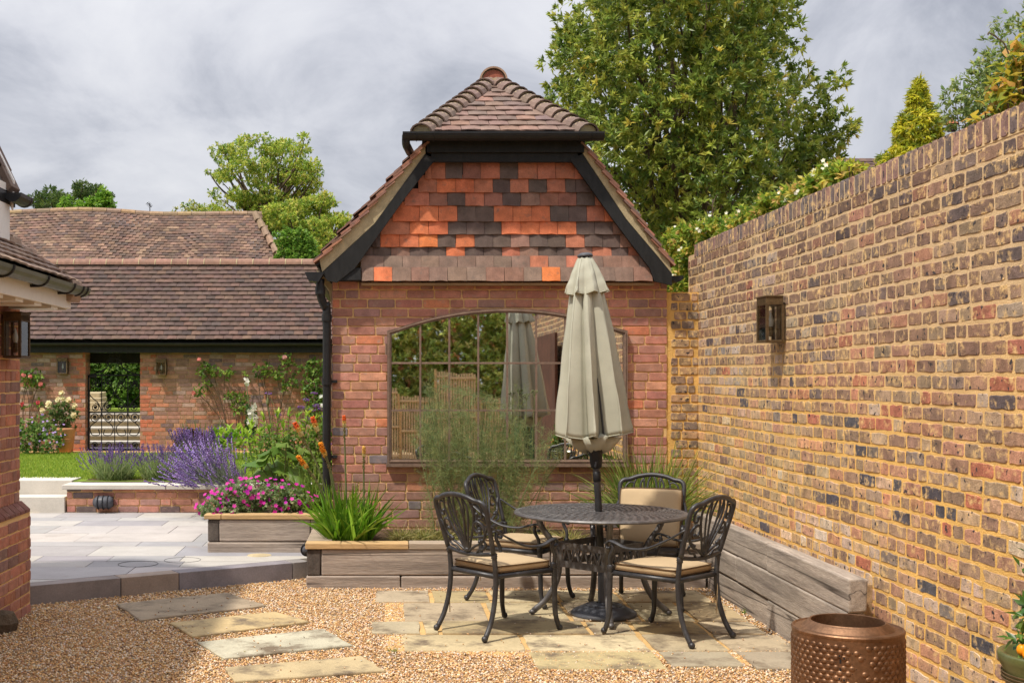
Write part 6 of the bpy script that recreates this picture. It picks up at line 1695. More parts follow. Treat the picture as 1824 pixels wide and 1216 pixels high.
tree('broadleaf_tree', 'dark tree with pale shoots behind the left end of the old barn', 'tree', (P(125, 0, LY4).x, LY4, -0.06), P(125, 390, LY4), layered(LY4, sp4, 12), 0.25, 46, 6, 0.15, 0.05, [lin(72, 92, 42), lin(60, 82, 38), lin(92, 108, 48)], spread=1.0, up=0.6, n_limbs=30, group='trees behind the barns')
LY5 = 37.0
tree('young_tree', 'bright young tree shoots above the left end of the barn ridge', 'tree', (P(185, 0, LY5).x, LY5, -0.06), P(185, 370, LY5), [((P(a, b_, LY5).x, LY5, P(a, b_, LY5).z), (r, r, r * 1.2)) for a, b_, r in ((186, 345, .2), (184, 358, .3), (180, 372, .35), (192, 368, .25), (160, 358, .16), (158, 368, .22), (120, 362, .2), (140, 370, .22), (116, 372, .25))], 0.08, 60, 6, 0.12, 0.07, [lin(128, 160, 56), lin(108, 144, 50)], n_limbs=9, group='trees behind the barns')
tree('young_tree', 'thin pale shoots poking over the middle of the old barn ridge', 'tree', (P(345, 0, LY5).x, LY5, -0.06), P(345, 385, LY5), [((P(a, b_, LY5).x, LY5, P(a, b_, LY5).z), (r, r, r)) for a, b_, r in ((345, 372, .2), (330, 378, .18), (362, 376, .22), (312, 375, .12), (380, 378, .25), (345, 385, .3))], 0.06, 40, 5, 0.11, 0.05, [lin(160, 160, 92), lin(132, 142, 72)], n_limbs=6, group='trees behind the barns')

# ivy covering the hipped end of the old barn roof
iv = thing('ivy', 'bright green ivy smothering the right hand end of the old barn roof', 'ivy', (P(540, 0, OY).x, OY, -0.06))
bl = []
for a, b_, r in ((500, 432, .22), (492, 418, .12), (500, 462, .2), (508, 410, .14), (512, 422, .26), (530, 420, .24), (520, 440, .32), (545, 440, .28), (530, 458, .34), (552, 460, .3), (515, 468, .25), (540, 474, .36), (558, 474, .28), (498, 452, .14), (505, 474, .18), (485, 474, .12), (515, 428, .2), (538, 412, .16), (556, 436, .2), (562, 465, .24), (548, 424, .2), (526, 446, .3), (545, 492, .4), (520, 492, .36)):
    q = P(a, b_, OY - 0.3 + 0.0); bl.append(((q.x, q.y, q.z), (r * 0.75, r * 0.5, r * 0.75)))
m = MB(); m.tube([(P(540, 0, OY).x, OY, -0.06), (P(535, 0, OY).x, OY, 2.5), P(530, 455, OY)], [0.05, 0.04, 0.02], 6); m.build('stem', M['bark'], iv)
Ps, Ds = crown_points(bl, 190, 0.2); V, Fc, C = rosettes(Ps, Ds + np.array([0, -0.5, 0]), 3, 0.085, 0.075, [lin(116, 150, 60), lin(98, 134, 54), lin(138, 166, 72)], 0.6); npobj('foliage', V, Fc, C, M['leaf'], iv)

# golden conifer
CYd = 20.0
ct = P(1641, 142, CYd); cb = P(1633, 300, CYd)
gc = thing('golden_conifer', 'yellow green conical conifer standing beyond the garden wall', 'conifer', (cb.x, CYd, -0.06))
m = MB(); m.tube([(cb.x, CYd, -0.06), (ct.x, CYd, ct.z - 0.1)], [0.14, 0.02], 8); m.build('trunk', M['bark'], gc)
n = 2600; hh = rng.uniform(0, 1, n) ** 0.8; zz = 2.2 + (ct.z - 2.2) * (1 - hh); zz = ct.z - (ct.z - 2.2) * hh
rad = 0.02 + (ct.z - zz) * 0.40 * (1 + 0.16 * np.sin(zz * 11)); rad = np.minimum(rad, 1.15 + 0 * zz)
a = rng.uniform(0, 2 * PI, n); rr = rad * rng.uniform(0.72, 1.05, n)
Ps = np.stack([cb.x + (ct.x - cb.x) * 0.5 + rr * np.cos(a), CYd + rr * np.sin(a), zz], 1); Ds = np.stack([np.cos(a), np.sin(a), np.full(n, -0.25)], 1)
V, Fc, C = rosettes(Ps, Ds, 14, 0.12, 0.030, [lin(176, 172, 44), lin(150, 152, 42), lin(112, 124, 40), lin(196, 186, 60)], 0.55, curl=0.45); npobj('crown', V, Fc, C, M['leaf'], gc)

# shrubs and climbers looking over the wall top
def wall_shrub(name, label, cat, px_list, y, Ln, W, cols, per, k, flowers=None, base=None, group=None, spread=0.9, matk='leaf', stems=True, up=0.35, ry=1.0, each=False):
    bl = []
    for a, b_, r in px_list:
        q = P(a, b_, y); bl.append(((q.x, q.y + R(-.1, .1), q.z), (r, r * ry, r)))
    c = bl[0][0]; t = thing(name, label, cat, base or (c[0], c[1], -0.05), 0, group)
    b0 = Vector(base or (c[0], c[1], -0.05))
    if stems:
        m = limb_tubes(b0, [Vector(q[0]) for q in bl[:10]], 0.03, 3); m.build('stems', M['bark'], t)
    Ps, Ds = crown_points(bl, per, up); 
    if each:
        mes = []
        for c in cols:
            for _ in range(3):
                V, Fc, C = leaves(np.zeros((1, 3)), np.array([[0, 1.0, 0]]), Ln, W * R(.85, 1.1), jitcol(c, 1, .12), .25, R(.1, .3), up=np.array([0, 0, 3.0])); mes.append(npmesh('leaf', V, Fc, C, M[matk]))
        for p, d in zip(Ps, Ds):
            for _ in range(k):
                dd = Vector(unit(unit(d) * R(.2, 1) + sph(1)[0] * spread)); s_ = R(.65, 1.15)
                inst('leaf', random.choice(mes), t, Vector(p), 0, None, (s_, s_, s_), (dd.to_track_quat('Y', 'Z')).to_euler())
    else:
        V, Fc, C = rosettes(Ps, Ds, k, Ln, W, cols, spread); npobj('foliage', V, Fc, C, M[matk], t)
    if flowers:
        cnt, rad, fc, fk = flowers
        idx = rng.choice(len(Ps), cnt); Pf = Ps[idx] + unit(Ds[idx]) * Ln * 0.5
        parts = [discs(Pf, unit(Ds[idx] + np.array([0, -0.8, 0])), rad, jitcol(pick(fc, cnt), cnt, 0.1), fk)]
        V, Fc, C = merge(parts); npobj('flowers', V, Fc, C, M['petal'], t)
    return t
wy = F * (WX + 0.05) / (1330 - CX)
JAS = [lin(150, 160, 58), lin(120, 142, 50), lin(178, 170, 76), lin(196, 168, 96), lin(92, 120, 46)]
def along_wall(pxs):
    o = []
    for a, b_, r in pxs:
        y = F * (WX + 0.10) / (a - CX); q = P(a, b_, y); o.append(((q.x + R(0, .1), q.y, q.z), r))
    return o
def coping_py(a): return 433 - 0.4295 * (a - 1246.6)
pts = []
for a in range(1196, 1500, 9):
    yy = coping_py(a) if a > 1246 else 440 + (1246 - a) * 0.0
    for k in range(2 if a > 1246 else 3):
        pts.append((a + R(-4, 4), yy - R(2, 22) if a > 1246 else R(405, 500), R(0.05, 0.10)))
for a in (1205, 1215, 1225): 
    for yy in (430, 460, 490, 510): pts.append((a + R(-5, 5), yy, 0.1))
pts += [(1455, 325, .1), (1465, 315, .09), (1448, 335, .1), (1478, 300, .06), (1500, 330, .05)]
jas = thing('jasmine', 'yellow green jasmine with white star flowers sprawling over the wall coping', 'climber', (WX + 0.15, 9.5, -0.05))
bl = along_wall(pts); bl = [((c[0] - 0.05 if c[1] > 10.4 else c[0], c[1], c[2]), r) for c, r in bl]
m = limb_tubes(Vector((WX + 0.3, 10.2, -0.05)), [Vector(c) for c, r in bl[::6]], 0.02, 4); m.build('stems', M['bark'], jas)
Ps, Ds = crown_points(bl, 330, 0.4); V, Fc, C = rosettes(Ps, Ds, 5, 0.062, 0.026, JAS, 0.8, p=np.array([4, 4, 2.5, 1.5, 3]) / 15); npobj('foliage', V, Fc, C, M['leaf'], jas)
idx = rng.choice(len(Ps), 90); Pf = Ps[idx] + np.array([-0.03, -0.06, 0.03]); place_flowers(jas, Pf, unit(sph(90) * .5 + np.array([-0.4, -1, .5])), rng.uniform(.014, .021, 90), [lin(238, 236, 214)])
wall_shrub('shrub', 'grey green fine leaved shrub beyond the wall at the top right', 'shrub', [(a, b_, r) for a, b_, r in ((1760, 150, .3), (1775, 130, .25), (1790, 175, .35), (1740, 170, .3), (1720, 185, .25), (1705, 180, .18), (1730, 200, .3), (1770, 190, .35), (1800, 150, .3), (1770, 112, .14), (1755, 128, .16), (1716, 205, .2), (1815, 100, .4), (1808, 60, .25), (1815, 130, .3), (1822, 55, .3))], 12.5, 0.075, 0.026, [lin(128, 142, 84), lin(150, 158, 88), lin(112, 130, 78)], 42, 7)
wall_shrub('climber', 'large yellow leaved climber hanging over the coping at the right edge', 'climber', [(a, b_, r) for a, b_, r in ((1815, 150, .10), (1806, 125, .08), (1798, 150, .07), (1790, 168, .07), (1816, 105, .08), (1780, 190, .05), (1770, 200, .05), (1762, 196, .04), (1750, 212, .04), (1738, 218, .035), (1822, 172, .10), (1824, 130, .10), (1822, 85, .07), (1795, 184, .06), (1810, 168, .08), (1785, 150, .04), (1790, 120, .035))], 5.6, 0.066, 0.036, [lin(176, 168, 56), lin(150, 156, 54), lin(200, 176, 74), lin(112, 136, 50), lin(206, 160, 88)], 120, 4, base=(WX + 0.45, 5.6, -0.05), each=True)
tw = MB(); q0 = P(1800, 105, 5.6); tw.tube(spline([q0, P(1790, 80, 5.6), P(1782, 72, 5.6), P(1768, 62, 5.6), P(1761, 59, 5.6), P(1760, 63, 5.6)], 4), 0.0035, 5)
tw.build('tendril', M['bark'], [o for o in bpy.data.objects if o.get('label', '').startswith('large yellow leaved')][0])
# stray leaves over the coping in front of the far roof
wall_shrub('climber', 'small sprig of yellow green leaves over the coping before the far roof', 'climber', [(1522, 290, .03), (1518, 297, .03), (1543, 295, .03), (1538, 300, .03), (1556, 296, .02), (1528, 300, .03)], F * (WX + 0.12) / (1530 - CX), 0.05, 0.03, [lin(150, 160, 50), lin(176, 160, 70)], 500, 4, base=(WX + 0.3, 7.0, -0.05))
# hedge and dark tree behind the photographer (reflected in the mirror)
bl = [((x, -4.2 + R(-.2, .2), z), R(0.35, 0.5)) for x in np.arange(-1.2, 3.2, 0.45) for z in np.arange(0.6, 3.3, 0.5)]
hd = thing('photinia_hedge', 'tall glossy hedge with red tinged tips seen reflected in the mirror', 'hedge', (1, -4.2, -0.05))
m = limb_tubes(Vector((1, -4.3, -0.05)), [Vector(c) for c, r in bl[::3]], 0.04, 8); m.build('stems', M['bark'], hd)
Ps, Ds = crown_points(bl, 75, 0.4); V, Fc, C = rosettes(Ps, Ds, 8, 0.13, 0.05, [lin(158, 170, 90), lin(138, 154, 80), lin(178, 184, 104), lin(196, 188, 116), lin(188, 132, 100)], 0.8, p=np.array([4, 4, 3, 2, .7]) / 13.7); npobj('foliage', V, Fc, C, M['gloss_leaf'], hd)
bl = [((R(-3.5, -0.6), -6 + R(-.5, .5), R(1.5, 5)), R(.6, .9)) for _ in range(24)]
tree('yew_tree', 'dark yew tree behind the yard seen in the corner of the mirror', 'tree', (-2, -6, -0.06), (-2, -6, 2.5), bl, 0.2, 40, 7, 0.10, 0.03, [lin(52, 70, 42), lin(44, 60, 38)], n_limbs=16)

# hedge and shrubs beyond the gate
bl = []
for a, b_, r in ((165, 665, .35), (190, 660, .4), (215, 662, .4), (240, 668, .35), (170, 690, .35), (195, 690, .4), (220, 690, .45), (245, 695, .35), (205, 715, .3), (230, 715, .35), (160, 645, .4), (200, 640, .4), (245, 645, .4), (255, 720, .3), (180, 640, .5), (225, 642, .5)):
    q = P(a, b_, 29.5); bl.append(((q.x, q.y + R(-.2, .2), q.z), r))
hb = thing('shrub', 'leafy green shrub filling the view through the iron gate', 'shrub', (P(205, 0, 29.5).x, 29.5, 0.9))
m = limb_tubes(Vector((P(205, 0, 29.5).x, 29.6, 0.9)), [Vector(c) for c, r in bl[:10]], 0.04, 2); m.build('stems', M['bark'], hb)
Ps, Ds = crown_points(bl, 70, 0.3); V, Fc, C = rosettes(Ps, Ds, 5, 0.15, 0.08, [lin(88, 120, 50), lin(112, 144, 62), lin(62, 90, 40), lin(132, 160, 80)], 0.9); npobj('foliage', V, Fc, C, M['leaf'], hb)
bl = [((P(a, 0, 31.5).x, 31.5, z), .8) for a in range(120, 300, 28) for z in (0.8, 1.8, 2.8, 3.4)]
hb2 = thing('hedge', 'dark hedge closing the view beyond the gate', 'hedge', (P(205, 0, 31.5).x, 31.5, 0.0))
m = limb_tubes(Vector((P(205, 0, 31.5).x, 31.5, 0)), [Vector(c) for c, r in bl[:8]], 0.04, 2); m.build('stems', M['bark'], hb2)
Ps, Ds = crown_points(bl, 30, 0.3); V, Fc, C = rosettes(Ps, Ds, 5, 0.2, 0.1, [lin(66, 92, 42), lin(56, 80, 38)], 0.9); npobj('foliage', V, Fc, C, M['leaf'], hb2)

# ------------------------------------------------------------------ plants in the beds
def ring_dirs(n, lo, hi, az=None, azw=PI):
    """directions leaning lo..hi (radians) from vertical"""
    a = rng.uniform(0, 2 * PI, n) if az is None else az + rng.uniform(-azw, azw, n)
    t = rng.uniform(lo, hi, n); return np.stack([np.sin(t) * np.cos(a), np.sin(t) * np.sin(a), np.cos(t)], 1)
def clump(name, label, cat, base, n, rad, Ln, W, lean, droop, cols, group=None, seg=6, matk='blade', part='blades', v=0.2):
    t = thing(name, label, cat, base, 0, group)
    a = rng.uniform(0, 2 * PI, n); r = rad * np.sqrt(rng.uniform(0, 1, n))
    B = np.stack([base[0] + r * np.cos(a), base[1] + r * np.sin(a) * 0.8, np.full(n, base[2])], 1)
    D = ring_dirs(n, lean[0], lean[1]); D[:, :2] += np.stack([np.cos(a), np.sin(a)], 1) * 0.25 * (r / rad)[:, None]
    V, Fc, C, tips = ribbons(B, D, rng.uniform(Ln[0], Ln[1], n), rng.uniform(W * .7, W * 1.2, n), rng.uniform(droop[0], droop[1], n), jitcol(pick(cols, n), n, v), seg, 2.2)
    npobj(part, V, Fc, C, M[matk], t); return t
SOILZ = zc + 0.02
# kniphofia
kx = P(622, 0, 9.8).x
kn = clump('red_hot_poker', 'bright green strappy clump with orange tipped flower spikes in the front planter', 'plant', (kx, 9.80, SOILZ - 0.02), 330, 0.17, (0.35, 0.66), 0.024, (0.05, 0.75), (0.05, 0.5), [lin(98, 142, 30), lin(120, 160, 42), lin(80, 122, 30), lin(138, 170, 60)])
def poker(base, top, size, cols3, bend=0.0):
    a, c2 = Vector(base), Vector(top); d = (c2 - a).normalized()
    pts = spline([a, a.lerp(c2, 0.5) + Vector((bend, 0, 0.03)), c2], 6)
    m = MB(); m.tube(pts, [0.010 - 0.004 * i / (len(pts) - 1) for i in range(len(pts))], 6); st = m.build('flower_stalk', M['stem'], kn)
    size = size * 1.05; n = 200; t = rng.uniform(0, 1, n); ang = rng.uniform(0, 2 * PI, n); rr = 0.0125 * size * np.sqrt(np.clip(1 - (t - 0.35) ** 2 * 1.6, 0.1, 1))
    d = np.array((pts[-1] - pts[-3]).normalized()); ux = unit(np.cross(d, [0, 1, 0.01])); uy = np.cross(d, ux); hl = 0.115 * size
    Pn = np.array(c2) + np.outer((t - 0.5) * hl, d) + (np.cos(ang) * rr)[:, None] * ux + (np.sin(ang) * rr)[:, None] * uy
    Dn = unit((np.cos(ang))[:, None] * ux + (np.sin(ang))[:, None] * uy - 0.9 * d * (1 - 1.6 * t)[:, None])
    C = np.where((t > 0.6)[:, None], np.array(cols3[0]), np.where((t > 0.33)[:, None], np.array(cols3[1]), np.array(cols3[2])))
    V, Fc, Cc = octas(Pn, Dn, 0.026 * size, 0.011 * size, jitcol(C, n, 0.12, 0.04)); npobj('flower_head', V, Fc, Cc, M['petal'], st)
    # spent florets below
    n = 60; t = rng.uniform(0, 1, n); ang = rng.uniform(0, 2 * PI, n)
    Pn = np.array(c2) - np.outer(hl * 0.5 + t * 0.14 * size, d) + (np.cos(ang) * 0.010)[:, None] * ux + (np.sin(ang) * 0.010)[:, None] * uy
    V, Fc, Cc = octas(Pn, (np.cos(ang))[:, None] * ux + (np.sin(ang))[:, None] * uy - d * 0.5, 0.02 * size, 0.006, jitcol(lin(158, 140, 96), n, 0.2)); npobj('spent_florets', V, Fc, Cc, M['petal'], st)
ORG, YEL, CREAM, PALE = lin(244, 120, 60), lin(250, 206, 110), lin(240, 226, 160), lin(250, 164, 50)
for (tx, ty, sz, bx_, by_, cs) in ((531, 764, 1.0, 590, 905, (ORG, YEL, CREAM)), (561, 755, 1.0, 598, 900, (ORG, YEL, CREAM)), (575, 800, 1.0, 600, 910, (PALE, PALE, YEL)), (538, 822, 1.0, 585, 912, (PALE, PALE, YEL)), (613, 750, 0.75, 617, 900, (ORG, YEL, CREAM)), (648, 804, 0.72, 648, 905, (YEL, YEL, CREAM))):
    poker(P(bx_, by_, 9.82), P(tx, ty, 9.72), sz, cs, 0.02 if tx < 600 else 0.0)
# ornamental grass by the corner
clump('ornamental_grass', 'tall arching green grass in the corner between the mirror and the garden wall', 'grass plant', (P(1160, 0, 10.0).x, 10.05, SOILZ), 760, 0.18, (0.6, 1.12), 0.013, (0.05, 0.75), (0.1, 0.55), [lin(116, 140, 60), lin(140, 160, 74), lin(98, 124, 52), lin(160, 168, 96)], seg=7)
# low straw coloured sedges
for i, (a, wz, lab) in enumerate(((715, .10, 'leftmost low straw coloured sedge tuft beside the red hot poker'), (790, .10, 'low sedge tuft behind the near left chair'), (850, .10, 'low sedge tuft under the fennel left of the far left chair'), (960, .13, 'straw green sedge tuft seen beneath the table edge'), (1010, .10, 'small sedge tuft beside the parasol pole'), (752, .09, 'dry straw sedge tuft second from the red hot poker'))):
    clump('sedge', lab, 'sedge', (P(a, 0, 9.8).x, 9.78 + R(-.05, .12), SOILZ - 0.01), 320, wz * 0.7, (0.12, 0.27), 0.005, (0.2, 1.25), (0.2, 0.8), [lin(188, 176, 110), lin(150, 150, 80), lin(204, 190, 136), lin(120, 130, 66)], 'low sedges in the front planter', seg=4)
# fennel
fn = thing('fennel', 'hazy feathery bronze green fennel standing in front of the mirror', 'plant', (P(860, 0, 9.95).x, 9.95, SOILZ))
m = MB(); Bs, Ds, Ls, Cs = [], [], [], []
FEN = [lin(132, 152, 100), lin(114, 138, 94), lin(150, 164, 110), lin(164, 168, 112)]
for si in range(36):
    a = R(726, 1000) if si > 3 else (780, 830, 875, 930)[si]; yb = 9.95 + R(-0.2, 0.25)
    b0 = P(R(800, 930) * 0.5 + a * 0.5, 0, yb); b0.z = SOILZ - 0.02
    hgt = R(0.75, 1.32) * (1.0 if 760 < a < 950 else 0.75)
    tp_ = Vector((P(a, 0, yb).x + R(-.06, .06), yb + R(-.1, .1), SOILZ + hgt))
    pts = spline([b0, b0.lerp(tp_, 0.5) + Vector((R(-.03, .03), R(-.03, .03), 0)), tp_], 6); n = len(pts)
    m.tube(pts, [0.0055 - 0.0035 * i / (n - 1) for i in range(n)], 5)
    for k in range(1, n):
        for br in range(2):
            p = np.array(pts[k]); d = ring_dirs(1, 0.35, 1.0)[0]; Lb = R(0.10, 0.24) * (1.1 - 0.5 * k / n)
            for t in np.linspace(0.25, 1.0, 6):
                q = p + d * Lb * t; nh = 8 if k < n * 0.55 else 5
                Bs.append(np.tile(q, (nh, 1))); Ds.append(unit(d * 0.7 + sph(nh) * 0.9)); Ls.append(rng.uniform(0.03, 0.085, nh))
                low = 1 - k / n
                cc = np.array(random.choice(FEN)); cc = cc * (1 - 0.35 * low) + np.array(lin(150, 144, 80)) * 0.35 * low
                Cs.append(np.tile(cc, (nh, 1)))
m.build('stems', M['stem'], fn)
B = np.concatenate(Bs); V, Fc, C, _ = ribbons(B, np.concatenate(Ds), np.concatenate(Ls), 0.0016, 0.2, jitcol(np.concatenate(Cs), len(B), 0.2), 2)
npobj('foliage', V, Fc, C, M['blade'], fn)
for (a, b_) in ((938, 712), (952, 706), (765, 700), (880, 722)):
    m = MB(); q = P(a, b_, 9.9); b0 = P(a - 6, 850, 9.95); m.tube([b0, q], 0.003, 5)
    for k in range(9):
        d = Vector(ring_dirs(1, 0.2, 0.9)[0]) * 0.05; m.tube([q, q + d], 0.0012, 4); m.ball(q + d, 0.006, 5)
    m.build('flower_umbel', M['stem'], fn)

# geranium mound
def mound(name, label, base, blobs, per, k, Ln, W, cols, fl=None, matk='leaf', spread=1.0, cat='plant', group=None):
    t = thing(name, label, cat, base, 0, group)
    Ps, Ds = crown_points(blobs, per, 0.5); V, Fc, C = rosettes(Ps, Ds, k, Ln, W, cols, spread); npobj('foliage', V, Fc, C, M[matk], t)
    m = limb_tubes(Vector(base), [Vector(c) for c, r in blobs[:12]], 0.006, 3); m.build('stems', M['stem'], t)
    if fl:
        cnt, rad, fc, nm = fl; idx = rng.choice(len(Ps), cnt); Pf = Ps[idx] + unit(Ds[idx] + np.array([0, -0.5, .4])) * Ln * 1.1
        place_flowers(t, Pf, unit(Ds[idx] + np.array([0, -.9, .5])), rad * rng.uniform(.7, 1.1, cnt), fc)
    return t
def bl_px(lst, y, ry=1.0): 
    o = []
    for a, b_, r in lst:
        q = P(a, b_, y + R(-.08, .08)); o.append(((q.x, q.y, q.z), (r, r * ry, r * 0.85)))
    return o
gl = [(385, 895, .11), (375, 905, .1), (405, 885, .14), (430, 875, .14), (460, 878, .15), (490, 882, .15), (515, 890, .14), (410, 905, .12), (445, 900, .14), (480, 903, .13), (520, 905, .12), (540, 895, .10), (430, 912, .08), (368, 912, .06)]
mound('hardy_geranium', 'mound of magenta flowered geranium spilling over the terrace planter', P(450, 915, 10.7), bl_px(gl, 10.72), 330, 4, 0.036, 0.034, [lin(120, 138, 92), lin(98, 122, 76), lin(142, 156, 112)], (210, 0.024, [lin(206, 40, 160), lin(186, 40, 168), lin(222, 70, 170)], 'flowers'))
# lavender and catmint
def lavender(label, base, n, rad, Ln, lean, cols, fcol, group=None, az=None, azw=PI, cat='lavender', name='lavender', spike=0.06, sw=0.012, leafn=1300):
    t = thing(name, label, cat, base, 0, group)
    a = rng.uniform(0, 2 * PI, n); r = rad * np.sqrt(rng.uniform(0, 1, n)); B = np.stack([base[0] + r * np.cos(a), base[1] + r * np.sin(a), np.full(n, base[2])], 1)
    D = ring_dirs(n, lean[0], lean[1], az, azw); D[:, :2] += np.stack([np.cos(a), np.sin(a)], 1) * 0.3 * (r / rad)[:, None]
    L_ = rng.uniform(Ln[0], Ln[1], n); V, Fc, C, tips = ribbons(B, D, L_, 0.006, 0.12, jitcol(pick(cols, n), n, .15), 4); npobj('flower_stalks', V, Fc, C, M['blade'], t)
    # spikes of florets
    T0 = np.repeat(tips, 7, 0); DD = np.repeat(unit(D + np.array([0, 0, .1])), 7, 0); s_ = np.tile(np.linspace(-0.85, 0.15, 7), n)
    Pn = T0 + DD * (s_ * spike)[:, None] + sph(n * 7) * 0.005
    V, Fc, C = octas(Pn, DD + sph(n * 7) * .5, spike * 0.28, sw, jitcol(np.repeat(pick(fcol, n), 7, 0), n * 7, .2)); npobj('flower_spikes', V, Fc, C, M['petal'], t)
    # leafy base
    k = leafn; a = rng.uniform(0, 2 * PI, k); r = rad * 1.05 * np.sqrt(rng.uniform(0, 1, k)); B = np.stack([base[0] + r * np.cos(a), base[1] + r * np.sin(a), base[2] + rng.uniform(0, Ln[0] * 0.35, k)], 1)
    D = ring_dirs(k, 0.05, 0.9, az, azw); V, Fc, C, _ = ribbons(B, D, rng.uniform(0.06, Ln[0] * .75, k), 0.007, 0.15, jitcol(pick(cols, k), k, .2), 3); npobj('foliage', V, Fc, C, M['blade'], t)
    return t
LG = [lin(152, 166, 112), lin(132, 150, 96), lin(164, 176, 126), lin(120, 140, 82)]
LV_ = [lin(118, 92, 152), lin(134, 106, 166), lin(104, 82, 140)]
lavender('left hand lavender bush with dark violet spikes on the low planter wall', (P(205, 0, 14.25).x, 14.25, 0.455), 230, 0.20, (0.30, 0.50), (0.05, 0.8), LG, LV_, 'lavender bushes on the planter wall')
lavender('right hand lavender bush with dark violet spikes on the low planter wall', (P(287, 0, 14.25).x, 14.25, 0.455), 230, 0.20, (0.30, 0.50), (0.05, 0.75), LG, LV_, 'lavender bushes on the planter wall')
CATG = [lin(120, 130, 110), lin(134, 140, 118)]; CATF = [lin(158, 134, 190), lin(172, 148, 204), lin(140, 116, 176)]
lavender('large sprawling catmint with pale violet flowers leaning over the planter wall', (P(395, 0, 13.2).x, 13.2, 0.50), 300, 0.26, (0.28, 0.62), (0.35, 1.4), CATG, CATF, None, PI * 1.05, 1.3, 'plant', 'catmint', 0.14, 0.018, 700)
lavender('band of violet salvia in front of the barn wall', (P(370, 0, 19.0).x, 19.0, lawn_z(19)), 170, 0.42, (0.35, 0.55), (0.0, 0.35), LG, [lin(128, 98, 160), lin(114, 88, 146)], None, None, PI, 'plant', 'salvia', 0.16, 0.022, 400)
# tall leafy plants
def leafy_stems(name, label, cat, base, specs, Ln, W, cols, y, node=0.035, group=None, k=3, tipcol=None):
    """specs: (px top, py top, px foot) of each stem"""
    t = thing(name, label, cat, base, 0, group); m = MB(); Bs, Ds, Cs = [], [], []
    for (a, b_, f_) in specs:
        yy = y + R(-.15, .15); top = P(a, b_, yy); foot = P(f_, 0, yy); foot.z = base[2]
        pts = spline([foot, foot.lerp(top, .5) + Vector((R(-.02, .02), 0, 0)), top], 8); m.tube(pts, 0.005, 5)
        Lt = (top - foot).length; nn = int(Lt * 0.75 / node)
        for i in range(nn):
            p = np.array(top.lerp(foot, i * node / Lt)); d = ring_dirs(k, 0.5 + 0.4 * min(1, i / 6), 1.1 + 0.4 * min(1, i / 6)) if i > 1 else ring_dirs(k + 2, 0.1, 0.7)
            Bs.append(np.tile(p, (len(d), 1))); Ds.append(d); c = np.array(random.choice(cols)) * (1.25 if i < 3 else 1.0); Cs.append(np.tile(c, (len(d), 1)))
    m.build('stems', M['stem'], t)
    B = np.concatenate(Bs); V, Fc, C = leaves(B, np.concatenate(Ds), Ln * rng.uniform(.7, 1.1, len(B)), W, jitcol(np.concatenate(Cs), len(B), .15), .25, .2); npobj('foliage', V, Fc, C, M['leaf'], t)
    return t
PH = [lin(132, 160, 52), lin(110, 142, 48), lin(150, 172, 66)]
leafy_stems('phlox', 'tall fresh green phlox stems rising behind the geranium', 'plant', (P(500, 0, 12.2).x, 12.2, 0.48), [(448, 758, 462), (440, 775, 458), (470, 745, 475), (495, 740, 490), (515, 738, 505), (530, 742, 515), (548, 738, 530), (480, 765, 480), (505, 760, 500), (535, 765, 525), (560, 750, 545), (455, 790, 465), (575, 745, 560), (462, 770, 470)], 0.10, 0.026, PH, 12.2)
leafy_stems('border_perennial', 'bushy bright green perennial in front of the barn wall left of the phlox', 'plant', (P(415, 0, 18.5).x, 18.5, lawn_z(18.5)), [(385 + 8 * i, 775 - R(0, 12), 395 + 6 * i) for i in range(9)], 0.13, 0.06, PH, 18.5, 0.06)
# big lobed leaves, each its own leaf
bg_ = thing('hollyhock', 'plant with very large lobed green leaves in the terrace planter', 'plant', P(500, 870, 11.4))
m = MB()
for i, (a, b_, s_, az) in enumerate(((455, 820, 1.2, 200), (480, 800, 1.25, 160), (515, 805, 1.2, 20), (540, 822, 1.0, 330), (470, 838, 1.1, 230), (500, 830, 1.2, 280), (530, 845, 1.0, 300), (450, 845, .9, 210), (485, 855, 1.0, 260), (560, 812, .9, 10), (510, 790, .9, 80), (545, 800, .8, 30), (520, 862, .8, 290), (468, 812, .9, 180))):
    p = P(a, b_, 11.35 + R(-.12, .12)); r = 0.105 * s_
    v = [(0, 0, 0.0)]; nn = 15
    for q in range(nn):
        th = 2 * PI * q / nn; lob = 1 + 0.16 * math.cos(5 * th) - 0.35 * (math.cos(th / 2) ** 20)
        v.append((-r * lob * math.cos(th), r * lob * math.sin(th), -0.035 * s_ * (math.cos(th) ** 2) - 0.02 * abs(math.sin(2.5 * th))))
    mm = MB(); mm.add(v, [(0, q + 1, (q + 1) % nn + 1) for q in range(nn)], vary(random.choice([lin(116, 148, 66), lin(100, 134, 58), lin(134, 162, 84)]), .1))
    o = mm.build('leaf', M['leaf'], bg_, loc=p, smooth=True); o.rotation_euler = (math.radians(R(15, 45)), math.radians(R(-15, 15)), math.radians(az + 90))
    m.tube([P(505, 880, 11.4), p], 0.006, 5)
m.build('stems', M['stem'], bg_)
clump('day_lily', 'grassy green clump between the large leaves and the downpipe', 'plant', (P(555, 0, 11.0).x, 11.05, z2 + 0.01), 260, 0.16, (0.3, 0.62), 0.012, (0.05, 0.9), (0.1, 0.6), [lin(110, 140, 48), lin(92, 124, 44), lin(132, 156, 66)])
# filler greenery low in the bed
fl_ = [(560, 870, .12), (545, 850, .14), (570, 835, .14), (525, 870, .12), (575, 800, .14), (560, 780, .14), (578, 770, .12), (590, 845, .1), (500, 800, .16), (530, 790, .16), (480, 790, .14), (450, 820, .12)]
mound('border_perennial', 'dense dark green foliage filling the bed beside the downpipe', P(555, 880, 11.8), bl_px(fl_, 11.9), 160, 4, 0.06, 0.03, [lin(92, 120, 48), lin(76, 104, 44), lin(112, 138, 58)])
